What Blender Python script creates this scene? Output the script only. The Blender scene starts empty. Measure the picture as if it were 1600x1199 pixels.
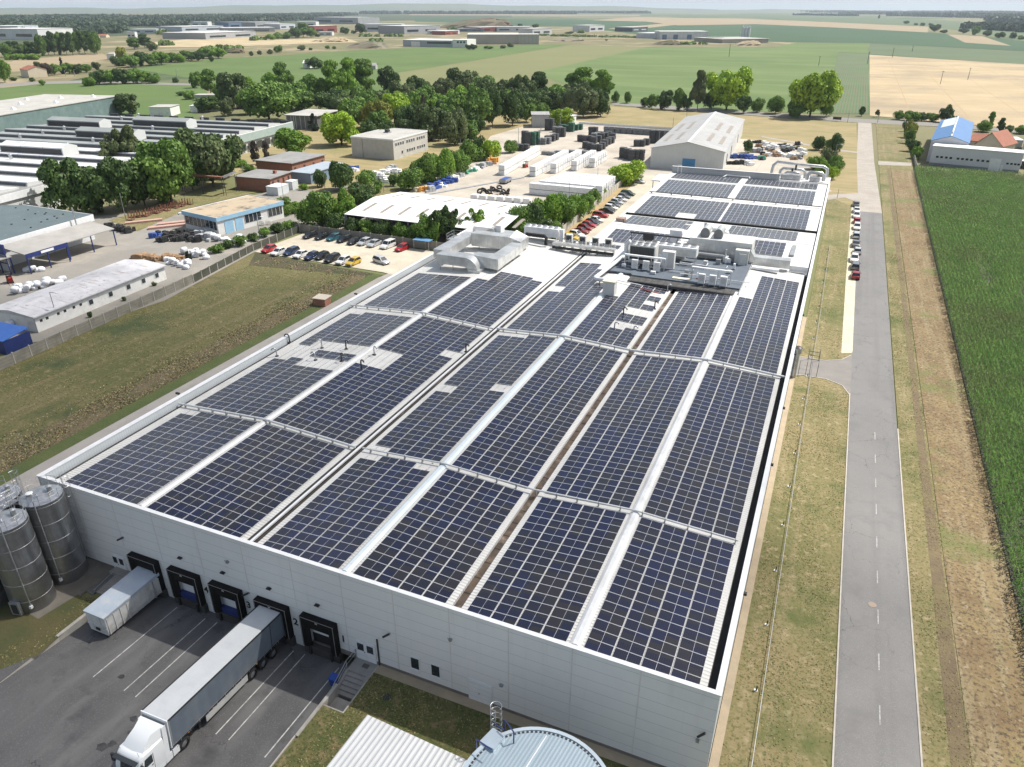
HAZE = 0.00006
EXPO = 0.36
import bpy, math, random
import numpy as np
from mathutils import Vector, Matrix
random.seed(7)
R = math.radians
scene = bpy.context.scene
C = scene.collection
# ---------------------------------------------------------------- survey helpers
# camera pose found from the building's right angles; pixels of the 1600 px photo give ground points
XC, YC, ZC, YAW, PIT, FPX = 49.686, -37.708, 50.797, -.4056, .4708, 1152.8
_cy, _sy, _cp, _sp = math.cos(YAW), math.sin(YAW), math.cos(PIT), math.sin(PIT)
AF = (_sy*_cp, _cy*_cp, -_sp); AR = (_cy, -_sy, 0.); AU = (_sy*_sp, _cy*_sp, _cp)
def G(u, v, z=0.):
    v = max(v, 16.5)
    a, b = (u-800)/FPX, -(v-599.5)/FPX
    d = [AF[i]+a*AR[i]+b*AU[i] for i in range(3)]
    t = (z-ZC)/d[2]
    return (XC+t*d[0], YC+t*d[1])
def pix(x, y, z=0.):
    q = (x-XC, y-YC, z-ZC)
    X, Y, Z = [sum(q[i]*A[i] for i in range(3)) for A in (AR, AU, AF)]
    return 800+FPX*X/Z, 599.5-FPX*Y/Z, Z
def hz(u, vb, vt):
    x, y = G(u, vb); lo, hi = 0, 120
    for _ in range(30):
        m = (lo+hi)/2
        if pix(x, y, m)[1] > vt: lo = m
        else: hi = m
    return lo
def mpp(u, v):                      # metres per photo pixel at that ground point
    x, y = G(u, v); return pix(x, y)[2]/FPX
# ---------------------------------------------------------------- materials
MATS = {}
def _n(nt, t, **k):
    n = nt.nodes.new(t)
    for a, b in k.items(): setattr(n, a, b)
    return n
def math_n(nt, op, a, b=None, c=None):
    n = _n(nt, 'ShaderNodeMath', operation=op)
    for i, v in enumerate((a, b, c)):
        if v is None: continue
        if isinstance(v, (int, float)): n.inputs[i].default_value = v
        else: nt.links.new(v, n.inputs[i])
    return n.outputs[0]
def mixc(nt, f, a, b):
    n = _n(nt, 'ShaderNodeMix', data_type='RGBA')
    for i, v in ((0, f), (6, a), (7, b)):
        if isinstance(v, (int, float)): n.inputs[i].default_value = v
        elif isinstance(v, tuple): n.inputs[i].default_value = (*v[:3], 1)
        else: nt.links.new(v, n.inputs[i])
    return n.outputs[2]
def noise(nt, vec, scale, detail=4, rough=.6, sx=1, sy=1, sz=1):
    if (sx, sy, sz) != (1, 1, 1):
        m = _n(nt, 'ShaderNodeMapping'); m.inputs[3].default_value = (sx, sy, sz)
        nt.links.new(vec, m.inputs[0]); vec = m.outputs[0]
    n = _n(nt, 'ShaderNodeTexNoise'); n.inputs['Scale'].default_value = scale
    n.inputs['Detail'].default_value = detail; n.inputs['Roughness'].default_value = rough
    nt.links.new(vec, n.inputs['Vector']); return n.outputs['Fac']
def ramp(nt, f, lo, hi):
    n = _n(nt, 'ShaderNodeMapRange'); n.inputs[1].default_value = lo; n.inputs[2].default_value = hi
    nt.links.new(f, n.inputs[0]); return n.outputs[0]
def M(name, col, col2=None, sc=.5, rough=.75, metal=0., bump=0., bsc=None, stripes=(), stretch=(1, 1, 1), contrast=(.35, .65),
      dirt=None, dsc=.15, dlo=.5, dhi=.75, ribs=None, spec=None, rand=0., trans=0., emit=None, detail=4, streak=None, world=False, coat=0., fine=None, fine2=None, cracks=None, stain=None):
    """procedural principled material: two mixed tones, optional dirt, ribs (axis,pitch,depth) and painted-on seams (axis,pitch,width,colour)"""
    if name in MATS: return MATS[name]
    m = bpy.data.materials.new(name); m.use_nodes = True; nt = m.node_tree
    b = nt.nodes['Principled BSDF']; tc = _n(nt, 'ShaderNodeTexCoord')
    if world:
        geo = _n(nt, 'ShaderNodeNewGeometry'); vec = geo.outputs['Position']
    else: vec = tc.outputs['Object']
    c = (*col, 1)
    out = None
    if col2 is None: col2 = tuple(x*.86 for x in col)
    f = ramp(nt, noise(nt, vec, sc, detail, .6, *stretch), *contrast)
    out = mixc(nt, f, col, col2)
    if streak:                       # (col, scale, sx, sy, sz, lo, hi)
        f = ramp(nt, noise(nt, vec, streak[1], 3, .55, *streak[2:5]), streak[5], streak[6])
        out = mixc(nt, f, out, streak[0])
    for fn in (fine, fine2):
        if fn: out = mixc(nt, ramp(nt, noise(nt, vec, fn[1], 3, .6), fn[2], fn[3]), out, fn[0])
    if dirt:
        f = ramp(nt, noise(nt, vec, dsc, 5, .65), dlo, dhi)
        out = mixc(nt, f, out, dirt)
    if stain:        # vertical run-off streaks
        out = mixc(nt, ramp(nt, noise(nt, vec, 1.6, 4, .7, 1, 1, .05), .56, .86), out, stain)
    if cracks:       # (scale, width, colour)
        wv = _n(nt, 'ShaderNodeTexNoise'); wv.inputs['Scale'].default_value = 1.3; nt.links.new(vec, wv.inputs['Vector'])
        va = _n(nt, 'ShaderNodeVectorMath', operation='MULTIPLY_ADD'); nt.links.new(wv.outputs['Color'], va.inputs[0]); va.inputs[1].default_value = (1.6, 1.6, 0); nt.links.new(vec, va.inputs[2])
        vo = _n(nt, 'ShaderNodeTexVoronoi', feature='DISTANCE_TO_EDGE', voronoi_dimensions='2D'); vo.inputs['Scale'].default_value = cracks[0]; nt.links.new(va.outputs[0], vo.inputs['Vector'])
        f = math_n(nt, 'MULTIPLY', math_n(nt, 'LESS_THAN', vo.outputs['Distance'], cracks[1]), ramp(nt, noise(nt, vec, .12, 2), .42, .6))
        out = mixc(nt, f, out, cracks[2])
    sep = None
    for ax, pitch, w, sc_ in stripes:
        if sep is None:
            sep = _n(nt, 'ShaderNodeSeparateXYZ'); nt.links.new(vec, sep.inputs[0])
        fr = math_n(nt, 'FRACT', math_n(nt, 'DIVIDE', sep.outputs[ax], pitch))
        out = mixc(nt, math_n(nt, 'LESS_THAN', fr, w/pitch), out, sc_)
    if rand:
        oi = _n(nt, 'ShaderNodeObjectInfo'); hs = _n(nt, 'ShaderNodeHueSaturation')
        hs.inputs['Value'].default_value = 1
        nt.links.new(math_n(nt, 'ADD', 1-rand/2, math_n(nt, 'MULTIPLY', oi.outputs['Random'], rand)), hs.inputs['Value'])
        nt.links.new(out, hs.inputs['Color']); out = hs.outputs[0]
    nt.links.new(out, b.inputs['Base Color'])
    b.inputs['Roughness'].default_value = rough; b.inputs['Metallic'].default_value = metal
    if spec is not None: b.inputs['Specular IOR Level'].default_value = spec
    if coat: b.inputs['Coat Weight'].default_value = coat; b.inputs['Coat Roughness'].default_value = .08
    if emit: b.inputs['Emission Color'].default_value = (*emit[:3], 1); b.inputs['Emission Strength'].default_value = emit[3]
    h = None
    if bump: h = math_n(nt, 'MULTIPLY', noise(nt, vec, bsc or sc*8, 4), bump)
    if ribs:
        if sep is None:
            sep = _n(nt, 'ShaderNodeSeparateXYZ'); nt.links.new(vec, sep.inputs[0])
        w = math_n(nt, 'MULTIPLY', math_n(nt, 'SINE', math_n(nt, 'MULTIPLY', sep.outputs[ribs[0]], 2*math.pi/ribs[1])), ribs[2])
        h = w if h is None else math_n(nt, 'ADD', h, w)
    if h is not None:
        bm = _n(nt, 'ShaderNodeBump'); bm.inputs['Strength'].default_value = 1; bm.inputs['Distance'].default_value = 1
        nt.links.new(h, bm.inputs['Height']); nt.links.new(bm.outputs[0], b.inputs['Normal'])
    if trans:
        tr = _n(nt, 'ShaderNodeBsdfTranslucent'); mx = _n(nt, 'ShaderNodeMixShader'); mx.inputs[0].default_value = trans
        nt.links.new(out, tr.inputs[0]); nt.links.new(b.outputs[0], mx.inputs[1]); nt.links.new(tr.outputs[0], mx.inputs[2])
        nt.links.new(mx.outputs[0], nt.nodes['Material Output'].inputs[0])
    MATS[name] = m
    return m
# ---------------------------------------------------------------- mesh builder
class MB:
    def __init__(s): s.v = []; s.f = []; s.m = []; s.mats = []
    def mi(s, m):
        if m not in s.mats: s.mats.append(m)
        return s.mats.index(m)
    def quad(s, pts, m):
        i = len(s.v); s.v += [tuple(p) for p in pts]; s.f.append(tuple(range(i, i+len(pts)))); s.m.append(s.mi(m)); return s
    def box(s, x0, x1, y0, y1, z0, z1, m, top=None):
        p = [(x0, y0, z0), (x1, y0, z0), (x1, y1, z0), (x0, y1, z0), (x0, y0, z1), (x1, y0, z1), (x1, y1, z1), (x0, y1, z1)]
        return s.hexa(p, m, top)
    def hexa(s, p, m, top=None):
        i = len(s.v); s.v += [tuple(q) for q in p]; k = s.mi(m); kt = s.mi(top) if top else k
        for f, mm in (((3, 2, 1, 0), k), ((4, 5, 6, 7), kt), ((0, 1, 5, 4), k), ((1, 2, 6, 5), k), ((2, 3, 7, 6), k), ((3, 0, 4, 7), k)):
            s.f.append(tuple(i+a for a in f)); s.m.append(mm)
        return s
    def bar(s, a, b, w, h, m):          # rectangular bar between points
        a, b = Vector(a), Vector(b); d = (b-a).normalized()
        up = Vector((0, 0, 1)) if abs(d.z) < .95 else Vector((0, 1, 0))
        x = d.cross(up).normalized()*w/2; y = x.cross(d).normalized()*h/2
        p = [a-x-y, a+x-y, b+x-y, b-x-y, a-x+y, a+x+y, b+x+y, b-x+y]
        return s.hexa([tuple(q) for q in p], m)
    def prism(s, poly, z0, z1, m, top=None):
        n = len(poly); i = len(s.v); k = s.mi(m); kt = s.mi(top) if top else k
        s.v += [(x, y, z0) for x, y in poly]+[(x, y, z1) for x, y in poly]
        s.f.append(tuple(i+n+j for j in range(n))); s.m.append(kt)
        s.f.append(tuple(i+n-1-j for j in range(n))); s.m.append(k)
        for j in range(n):
            q = (j+1) % n; s.f.append((i+j, i+q, i+n+q, i+n+j)); s.m.append(k)
        return s
    def loft(s, secs, m, caps=True, closed=True, capm=None):
        i = len(s.v); n = len(secs[0]); k = s.mi(m)
        for c in secs: s.v += [tuple(p) for p in c]
        for a in range(len(secs)-1):
            for j in range(n if closed else n-1):
                q = (j+1) % n
                s.f.append((i+a*n+j, i+a*n+q, i+(a+1)*n+q, i+(a+1)*n+j)); s.m.append(k)
        if caps:
            kc = s.mi(capm) if capm else k
            s.f.append(tuple(i+n-1-j for j in range(n))); s.m.append(kc)
            s.f.append(tuple(i+(len(secs)-1)*n+j for j in range(n))); s.m.append(kc)
        return s
    def cyl(s, a, b, r0, r1, m, n=12, caps=True, capm=None):
        a, b = Vector(a), Vector(b); d = (b-a).normalized()
        up = Vector((0, 0, 1)) if abs(d.z) < .95 else Vector((1, 0, 0))
        x = d.cross(up).normalized(); y = d.cross(x).normalized()
        secs = [[p+x*math.cos(-2*math.pi*j/n)*r+y*math.sin(-2*math.pi*j/n)*r for j in range(n)] for p, r in ((a, r0), (b, r1))]
        return s.loft(secs, m, caps, True, capm)
    def tube(s, pts, r, m, n=8, caps=True):
        P = [Vector(p) for p in pts]; secs = []
        x = None
        for i, p in enumerate(P):
            d = ((P[i+1]-p) if i < len(P)-1 else (p-P[i-1])).normalized()
            if 0 < i < len(P)-1: d = ((P[i+1]-p).normalized()+(p-P[i-1]).normalized()).normalized()
            if x is None:
                up = Vector((0, 0, 1)) if abs(d.z) < .9 else Vector((1, 0, 0)); x = d.cross(up).normalized()
            else: x = (x-d*x.dot(d)).normalized()
            y = d.cross(x); secs.append([p+x*math.cos(2*math.pi*j/n)*r+y*math.sin(2*math.pi*j/n)*r for j in range(n)])
        secs = [list(reversed(q)) for q in secs]
        return s.loft(secs, m, caps)
    def build(s, name, parent=None, smooth=None, loc=(0, 0, 0), bevel=0, **tags):
        me = bpy.data.meshes.new(name); me.from_pydata(s.v, [], s.f)
        for m in s.mats: me.materials.append(m)
        me.polygons.foreach_set('material_index', s.m)
        if smooth: me.polygons.foreach_set('use_smooth', [True]*len(s.f)); me.set_sharp_from_angle(angle=R(smooth))
        o = bpy.data.objects.new(name, me); o.location = loc; C.objects.link(o)
        if parent: o.parent = parent
        if bevel:
            b = o.modifiers.new('bevel', 'BEVEL'); b.width = bevel; b.segments = 2; b.limit_method = 'ANGLE'
        for k, v in tags.items():
            if v: o[k] = v
        return o
def thing(name, label, cat, loc=(0, 0, 0), rotz=0, group=None):
    o = bpy.data.objects.new(name, None); o.empty_display_size = .3; C.objects.link(o)
    o.location = (loc[0], loc[1], loc[2] if len(loc) > 2 else 0); o.rotation_euler = (0, 0, rotz)
    o['label'] = label; o['category'] = cat
    if group: o['group'] = group
    return o
def dup(root, loc, rotz, label, group=None, scale=None, z=0):
    r = root.copy(); C.objects.link(r); r.location = (loc[0], loc[1], loc[2] if len(loc) > 2 else z); r.rotation_euler = (0, 0, rotz)
    if scale: r.scale = scale
    r['label'] = label
    if group: r['group'] = group
    for ch in list(root.children):
        c = ch.copy(); C.objects.link(c); c.parent = r
        for g in ch.children:
            d = g.copy(); C.objects.link(d); d.parent = c
    return r
ORD = ['first', 'second', 'third', 'fourth', 'fifth', 'sixth', 'seventh', 'eighth', 'ninth', 'tenth', 'eleventh', 'twelfth', 'thirteenth',
       'fourteenth', 'fifteenth', 'sixteenth', 'seventeenth', 'eighteenth', 'nineteenth', 'twentieth']
def nth(i):
    if i < 20: return ORD[i]
    t = ['', '', 'twenty', 'thirty', 'forty', 'fifty', 'sixty', 'seventy', 'eighty', 'ninety'][(i+1)//10]
    return t+'-'+ORD[(i+1) % 10-1] if (i+1) % 10 else t[:-1]+'ieth'
# ---------------------------------------------------------------- common materials
white_metal = M('white_painted_metal', (.74, .75, .76), (.66, .67, .68), .8, .45)
grey_metal = M('grey_metal', (.33, .34, .35), (.25, .26, .27), 1.2, .45, .3)
galv = M('galvanised_sheet', (.55, .56, .57), (.38, .39, .4), 1.1, .38, .75, contrast=(.4, .6))
dark_metal = M('dark_metal', (.05, .05, .055), rough=.5, metal=.4)
black_rubber = M('black_rubber', (.016, .016, .017), (.03, .03, .03), 3, .85)
glass = M('dark_window_glass', (.02, .028, .035), (.035, .045, .055), 1, .08, spec=.8)
concrete = M('concrete', (.40, .38, .34), (.30, .29, .26), .9, .9, bump=.01, dirt=(.2, .19, .17), dsc=.5)
white_plaster = M('white_plaster', (.72, .72, .70), (.63, .63, .61), .7, .85, dirt=(.5, .49, .46), dsc=.35, dlo=.55, dhi=.8)
# ================================================================ GROUND, FIELDS, ROADS
SHN = [0]
def sheet(name, poly, z, mat, kind='structure', label=None):
    SHN[0] += 1; z += SHN[0]*.0011; mb = MB(); mb.quad([(x, y, z) for x, y in poly], mat); o = mb.build(name)
    o['kind'] = kind
    if label: o['label'] = label
    return o
def px(*pts): return [G(u, v) for u, v in pts]
def ccw(p):
    a = sum(p[i][0]*p[(i+1) % len(p)][1]-p[(i+1) % len(p)][0]*p[i][1] for i in range(len(p)))
    return p if a > 0 else p[::-1]
lawn = M('mown_dry_grass', (.225, .18, .088), (.15, .14, .052), .045, .95, fine=((.10, .105, .035), 3.2, .5, .66), fine2=((.30, .245, .14), 1.1, .56, .7), bump=.05, bsc=2.5, contrast=(.38, .62), detail=8,
         dirt=(.09, .105, .03), dsc=.12, dlo=.5, dhi=.66, streak=((.245, .195, .105), .9, 1, .035, 1, .5, .72))
lawn_left = M('dry_lawn', (.135, .118, .046), (.088, .09, .028), .05, .95, fine=((.06, .07, .02), 2.6, .5, .66), fine2=((.19, .15, .075), .8, .56, .7), bump=.06, bsc=2, detail=8, contrast=(.38, .6),
         dirt=(.042, .06, .018), dsc=.07, dlo=.52, dhi=.66, streak=((.165, .13, .065), .55, 1, .06, 1, .5, .68))
rough_mat = M('uncut_dead_weeds', (.115, .092, .044), (.135, .105, .056), .5, .95, fine=((.075, .062, .03), 2.2, .5, .68), fine2=((.20, .165, .11), 3.0, .58, .68), bump=.2, bsc=1.5, contrast=(.4, .6),
         dirt=(.05, .06, .02), dsc=.12, dlo=.5, dhi=.62, streak=((.19, .15, .10), 1.5, 1, 1, 1, .6, .7))
straw = M('straw_grass', (.30, .235, .12), (.22, .19, .085), .08, .95, bump=.04, bsc=2, detail=8, dirt=(.17, .175, .06), dsc=.03, streak=((.33, .26, .14), .5, .05, 1, 1, .5, .7))
farmland = M('far_farmland', (.12, .135, .05), (.19, .165, .09), .0022, .95, contrast=(.42, .56), detail=3, dirt=(.05, .085, .028), dsc=.0016, dlo=.5, dhi=.56)
asphalt = M('asphalt', (.165, .16, .155), (.13, .127, .125), .09, .62, cracks=(.22, .006, (.06, .06, .06)), fine=((.20, .195, .188), 12, .5, .68), fine2=((.125, .122, .12), .3, .54, .72), bump=.004, bsc=30, dirt=(.165, .158, .15), dsc=.35, dlo=.5, dhi=.8,
        streak=((.10, .098, .097), .5, 1, .02, 1, .52, .75))
old_road = M('sun_bleached_road', (.38, .345, .30), (.32, .29, .25), .3, .9, cracks=(.3, .008, (.2, .18, .16)), fine=((.28, .25, .22), 5, .5, .7), bump=.004, bsc=20, dirt=(.28, .25, .21), dsc=.1)
light_gravel = M('pale_gravel', (.50, .45, .36), (.42, .38, .30), .25, .95, bump=.02, bsc=5, dirt=(.34, .30, .24), dsc=.09)
yard_mat = M('yard_paving', (.47, .42, .35), (.38, .345, .29), .1, .92, bump=.01, bsc=5, dirt=(.29, .26, .22), dsc=.06, dlo=.48, dhi=.7,
        stripes=((0, 6, .12, (.3, .27, .23)), (1, 6, .12, (.3, .27, .23))))
soil = M('tilled_soil', (.175, .118, .06), (.235, .175, .085), .25, .95, fine=((.09, .065, .04), 2.8, .5, .64), fine2=((.30, .24, .15), 1.6, .58, .7), bump=.08, bsc=2, dirt=(.13, .145, .045), dsc=.07, dlo=.54, dhi=.66, streak=((.26, .21, .12), .9, 1, .05, 1, .5, .7))
BIG = 14000
base = MB()
xs = [-BIG, -2500, -700, -300, 0, 300, 700, 2500, BIG]; ys = [-400, -100, 0, 200, 500, 1000, 3000, BIG]
base.quad([(-BIG, -500, -1.6), (BIG, -500, -1.6), (BIG, BIG, -1.6), (-BIG, BIG, -1.6)], farmland)
# the farm plain, with its edge cut round the sunken loading yard
o = MB(); o.quad([(-BIG, 200, -.06), (BIG, 200, -.06), (BIG, BIG, -.06), (-BIG, BIG, -.06)], farmland)
o.quad([(-400, -90, -.06), (-7.4, -90, -.06), (-7.4, 200, -.06), (-400, 200, -.06)], farmland)
o.quad([(20.95, -90, -.06), (300, -90, -.06), (300, 200, -.06), (20.95, 200, -.06)], farmland)
o.quad([(18.6, -90, -.06), (20.95, -90, -.06), (20.95, -5.3, -.06), (18.6, -5.3, -.06)], farmland)
o.quad([(18.6, .3, -.06), (20.95, .3, -.06), (20.95, 200, -.06), (18.6, 200, -.06)], farmland)
o.quad([(-7.4, .3, -.06), (18.6, .3, -.06), (18.6, 200, -.06), (-7.4, 200, -.06)], farmland)
o.quad([(-7.4, -90, -.06), (18.6, -90, -.06), (18.6, -14.2, -.06), (-7.4, -14.2, -.06)], farmland)
o.build('ground')['kind'] = 'structure'
base.build('subsoil_plain')['kind'] = 'structure'
def crop(name, a, b, sc=.01, rows=None, **k):
    st = ()
    if rows: st = ((rows[0], rows[1], rows[2], rows[3]),)
    return M(name, a, b, sc, .95, detail=6, stripes=st, **k)
g1 = crop('young_green_crop', (.092, .148, .034), (.072, .12, .027), .012, dirt=(.115, .15, .045), dsc=.02, streak=((.08, .13, .03), .05, 1, .15, 1, .5, .7))
g2 = crop('green_wheat', (.108, .16, .045), (.08, .13, .033), .008, streak=((.13, .175, .056), .03, .25, 1, 1, .5, .66))
g3 = crop('olive_ripening_crop', (.165, .17, .068), (.145, .155, .06), .01)
g4 = crop('bluish_row_crop', (.085, .15, .055), (.062, .115, .045), .02, rows=(0, 1.6, .55, (.14, .125, .075)))
wheat = M('ripe_wheat_field', (.43, .335, .20), (.35, .275, .165), .02, .95, detail=6, contrast=(.3, .7), dirt=(.28, .225, .15), dsc=.012, dlo=.45, dhi=.62,
          stripes=((0, 27, .5, (.34, .25, .14)), (0, 27.01, .5, (.34, .25, .14))), streak=((.47, .37, .225), .06, .2, 1, 1, .5, .7))
dkg = crop('dark_green_maize_field', (.028, .072, .028), (.04, .09, .034), .006, dirt=(.022, .055, .025), dsc=.003)
palef = crop('fallow_field', (.30, .235, .145), (.26, .21, .13), .01)
greyg = crop('grey_green_field', (.09, .13, .06), (.078, .11, .055), .01)
scrub = M('scrubby_waste_ground', (.17, .145, .075), (.12, .125, .05), .02, .95, detail=8, dirt=(.30, .24, .15), dsc=.012, dlo=.5, dhi=.62)
SH = []
def fld(name, mat, z, *pts): SH.append(sheet(name, ccw(px(*pts)), z, mat))
fld('wooded_plain', M('distant_woodland_floor', (.035, .055, .025), (.06, .08, .03), .004, .95), .05, (-60, 75), (-60, 30), (200, 27), (420, 20), (640, 24), (800, 24), (800, 28), (560, 34), (420, 44), (240, 62), (150, 90))
fld('field_strip', dkg, .08, (640, 28), (1060, 33), (1215, 37), (1420, 48), (1620, 66), (1620, 82), (1358, 68), (1214, 66), (1040, 60), (900, 42), (650, 34))
fld('field_strip', palef, .12, (1180, 30), (1450, 42), (1450, 51), (1300, 43), (1180, 38), (990, 31), (990, 27))
fld('field_strip', palef, .12, (925, 32), (990, 27), (1180, 38), (1060, 40), (1010, 34))
fld('field_strip', palef, .12, (950, 45), (1060, 35), (1085, 36), (985, 47))
fld('field_strip', palef, .12, (1480, 54), (1535, 57), (1580, 72), (1508, 67))
fld('field_strip', palef, .12, (640, 22.5), (1000, 23.5), (1000, 25), (640, 24))
fld('field_strip', greyg, .10, (1000, 22), (1300, 24), (1620, 40), (1620, 64), (1450, 42), (1180, 29), (1000, 25.5))
fld('industrial_ground', scrub, .05, (120, 60), (400, 46), (640, 40), (900, 42), (1060, 52), (1250, 66), (1210, 74), (1010, 74), (900, 70), (790, 70), (600, 76), (420, 88), (330, 92), (240, 100), (100, 128), (-20, 140), (-60, 80))
fld('green_field', g1, .02, (-40, 260), (-40, 128), (60, 131), (120, 131), (240, 128), (310, 132), (330, 150), (300, 190), (205, 205))
fld('green_field', g1, .025, (208, 108), (330, 93), (420, 86), (600, 77), (700, 73), (905, 68), (620, 114), (660, 150), (400, 160), (330, 128))
fld('olive_field', g3, .03, (905, 68.5), (1015, 73), (835, 114), (770, 170), (640, 170), (622, 114))
fld('green_field', g2, .035, (1015, 73), (1214, 67), (1357, 68), (1357, 83.5), (1310, 82), (1285, 178), (1100, 172), (960, 161), (835, 114))
fld('row_crop_field', g4, .045, (1310, 82.5), (1357, 84), (1358, 178), (1285, 178))
fld('grey_green_field', greyg, .04, (1358, 68), (1620, 83), (1620, 102), (1358, 85))
fld('ripe_wheat_field', wheat, .05, (1358.5, 86), (1620, 102), (1640, 206), (1359, 181))
fld('straw_meadow', straw, .03, (740, 238), (770, 200), (950, 166), (1338, 193), (1344, 330), (1200, 262), (1000, 215), (900, 200))
fld('tan_meadow', palef, .07, (8, 113), (20, 95), (100, 88), (160, 84), (172, 92), (90, 104), (30, 112))
fld('bare_mounds_ground', M('bare_sandy_ground', (.46, .37, .23), (.34, .28, .16), .03, .95, detail=8), .09, (240, 66), (300, 61), (400, 57), (440, 62), (540, 60), (560, 66), (430, 70), (330, 74), (250, 74))
fld('country_lane', M('lane_asphalt', (.22, .21, .19), rough=.9), .06, (958, 160), (1130, 172), (1345, 186), (1480, 193), (1640, 208), (1640, 212), (1480, 199), (1340, 192), (1130, 178), (955, 164))
fld('country_lane', M('lane_asphalt', (.22, .21, .19), rough=.9), .06, (-30, 133), (60, 128), (130, 126), (300, 131), (300, 134), (130, 130.5), (60, 132), (-30, 138))
# ---- near ground
ZS = 0.0
sheet('lawn', [(-68, -40), (-35.1, -40), (-35.1, 90), (-62, 90), (-71, 92)], .0, lawn_left)
sheet('dead_weed_strip', [(-43.5, -40), (-37.5, -40), (-37.5, 88), (-41.5, 88)], .015, rough_mat)
sheet('verge', [(-37.5, -40), (-35.1, -40), (-35.1, 90), (-38, 90), (-38, 87), (-37.5, 86)], .02, M('green_verge', (.06, .085, .022), (.085, .10, .03), .3, .95, bump=.1, bsc=3))
sheet('dead_weed_strip', [(-66, 84), (-38, 88), (-37, 90), (-71, 92)], .024, M('dark_weeds', (.045, .052, .02), (.08, .06, .035), .3, .95, bump=.2, bsc=2))
path_m = M('path_paving', (.33, .31, .285), (.29, .27, .25), .15, .9, bump=.004, bsc=20, dirt=(.24, .225, .2), dsc=.2)
sheet('service_path', [(-35.1, -12), (-17.7, -8), (-17.7, 100), (-5, 108), (-6, 112), (-30, 109), (-33, 100), (-35.1, 88)], .012, path_m)
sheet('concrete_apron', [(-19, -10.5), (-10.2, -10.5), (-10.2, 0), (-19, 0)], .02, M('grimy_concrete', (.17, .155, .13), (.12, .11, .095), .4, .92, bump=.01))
sheet('parking_lot', [(-72, 92.5), (-36, 91.5), (-30, 90), (-19, 100), (-19, 109), (-71, 110.3)], .02, light_gravel)
sheet('lawn', [(-60, -60), (-7.4, -60), (-7.4, -14.2), (-7.4, -8), (-11, -8), (-30, -12), (-60, -12)], .006, M('dark_grass', (.06, .07, .024), (.10, .085, .035), .3, .95, bump=.08, bsc=3))  # darker green grass mixed with brown
sheet('grass_patch', ccw(px((-60, 1085), (0, 1049), (58, 1026), (106, 985), (146, 947), (122, 930), (60, 968), (0, 934), (-60, 900))), .03, MATS['dark_grass'])
grass_f = M('patchy_front_grass', (.135, .12, .045), (.08, .095, .028), .35, .95, fine=((.06, .075, .02), 4, .5, .64), bump=.08, bsc=3, detail=8, contrast=(.4, .6), streak=((.20, .155, .075), .8, 1, 1, 1, .52, .64))
sheet('grass_patch', ccw([(18.7, -60), (18.7, -14), (19.0, -8.6), (19.0, -5.35), (20.98, -5.35), (20.98, -.9), (52, -.9), (52, -60)]), .01, grass_f)
sheet('foundation_strip', [(20.98, -.9), (49.6, -.9), (49.6, 100), (48.9, 100), (48.9, 0), (20.98, 0)], .016, M('sandy_gravel_strip', (.40, .32, .22), (.33, .27, .19), .6, .95, bump=.02, bsc=8))
sheet('verge', [(49.6, -60), (57.4, -60), (57.4, 400), (47, 400), (40, 260), (48.9, 190), (49.6, 180)], .012, lawn)
sheet('verge', [(63.7, -60), (67, -60), (67.5, 400), (63.7, 400)], .012, lawn)
sheet('tilled_strip', [(67, -60), (72.3, -60), (74.5, 262), (67.5, 262)], .014, soil)
sheet('dry_meadow', [(67.4, 262), (75, 262), (76, 392), (67, 395)], .02, lawn)
# worn furrow beside the field
sheet('bare_strip', [(65.3, -60), (67.3, -60), (66.8, 60), (67.1, 262), (66.3, 262), (65.9, 60)], .022, M('bare_earth', (.13, .095, .058), (.17, .13, .07), .5, .95, bump=.1, bsc=3, dirt=(.17, .15, .06), dsc=.1))
# main road: near asphalt, far bleached concrete
kerb_m = M('kerb_concrete', (.46, .43, .38), (.38, .35, .31), .8, .9)
sheet('road', [(57.55, -60), (63.55, -60), (63.55, 190), (57.6, 190)], .02, asphalt)
sheet('old_road', [(57.6, 190), (63.6, 190), (62.2, 270), (61.6, 391), (55.6, 391), (56.2, 270)], .021, old_road)
mb = MB(); mb.box(57.4, 57.54, -60, 70.5, -.05, .14, kerb_m); mb.box(63.56, 63.7, -60, 62, -.05, .12, kerb_m)
mb.build('kerb')['kind'] = 'structure'
DZ = SHN[0]*.0011+.03
dash = M('road_paint', (.42, .41, .40), (.22, .215, .21), 4, .7)
mb = MB()
for y0, y1 in ((57.8, 59.8), (51.7, 53.8), (46, 48), (40.3, 42.4), (34, 36), (28.1, 30.1), (22.2, 24.2), (16.4, 18.4), (10.5, 12.5), (4.5, 6.5), (-1.5, .5)):
    mb.quad([(60.73, y0, DZ), (60.84, y0, DZ), (60.84, y1, DZ), (60.73, y1, DZ)], dash)
mb.build('road_marking')['kind'] = 'structure'
sheet('driveway', [(48.8, 73.6), (50.5, 74.4), (54, 74.4), (56.4, 73), (57.5, 70), (57.58, 70), (57.58, 87), (57.3, 85), (56, 82.6), (53.5, 81.2), (48.8, 81.2)], .03, M('drive_asphalt', (.22, .205, .19), (.185, .175, .165), .4, .9))
mb = MB()
for pts in ([(48.8, 73.5), (50.5, 74.3), (54, 74.3), (56.4, 72.9), (57.5, 69.9)], [(48.8, 81.3), (53.5, 81.3), (56, 82.7), (57.4, 85.2)]):
    for a, b in zip(pts, pts[1:]): mb.bar((*a, .04), (*b, .04), .13, .14, kerb_m)
mb.build('drive_kerb')['kind'] = 'structure'
sheet('layby', [(55.9, 85.5), (57.6, 86.2), (57.6, 200), (55.7, 198), (55.7, 126)], .028, M('pale_layby', (.56, .52, .40), (.47, .44, .33), .5, .95, bump=.02, bsc=6))
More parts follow.
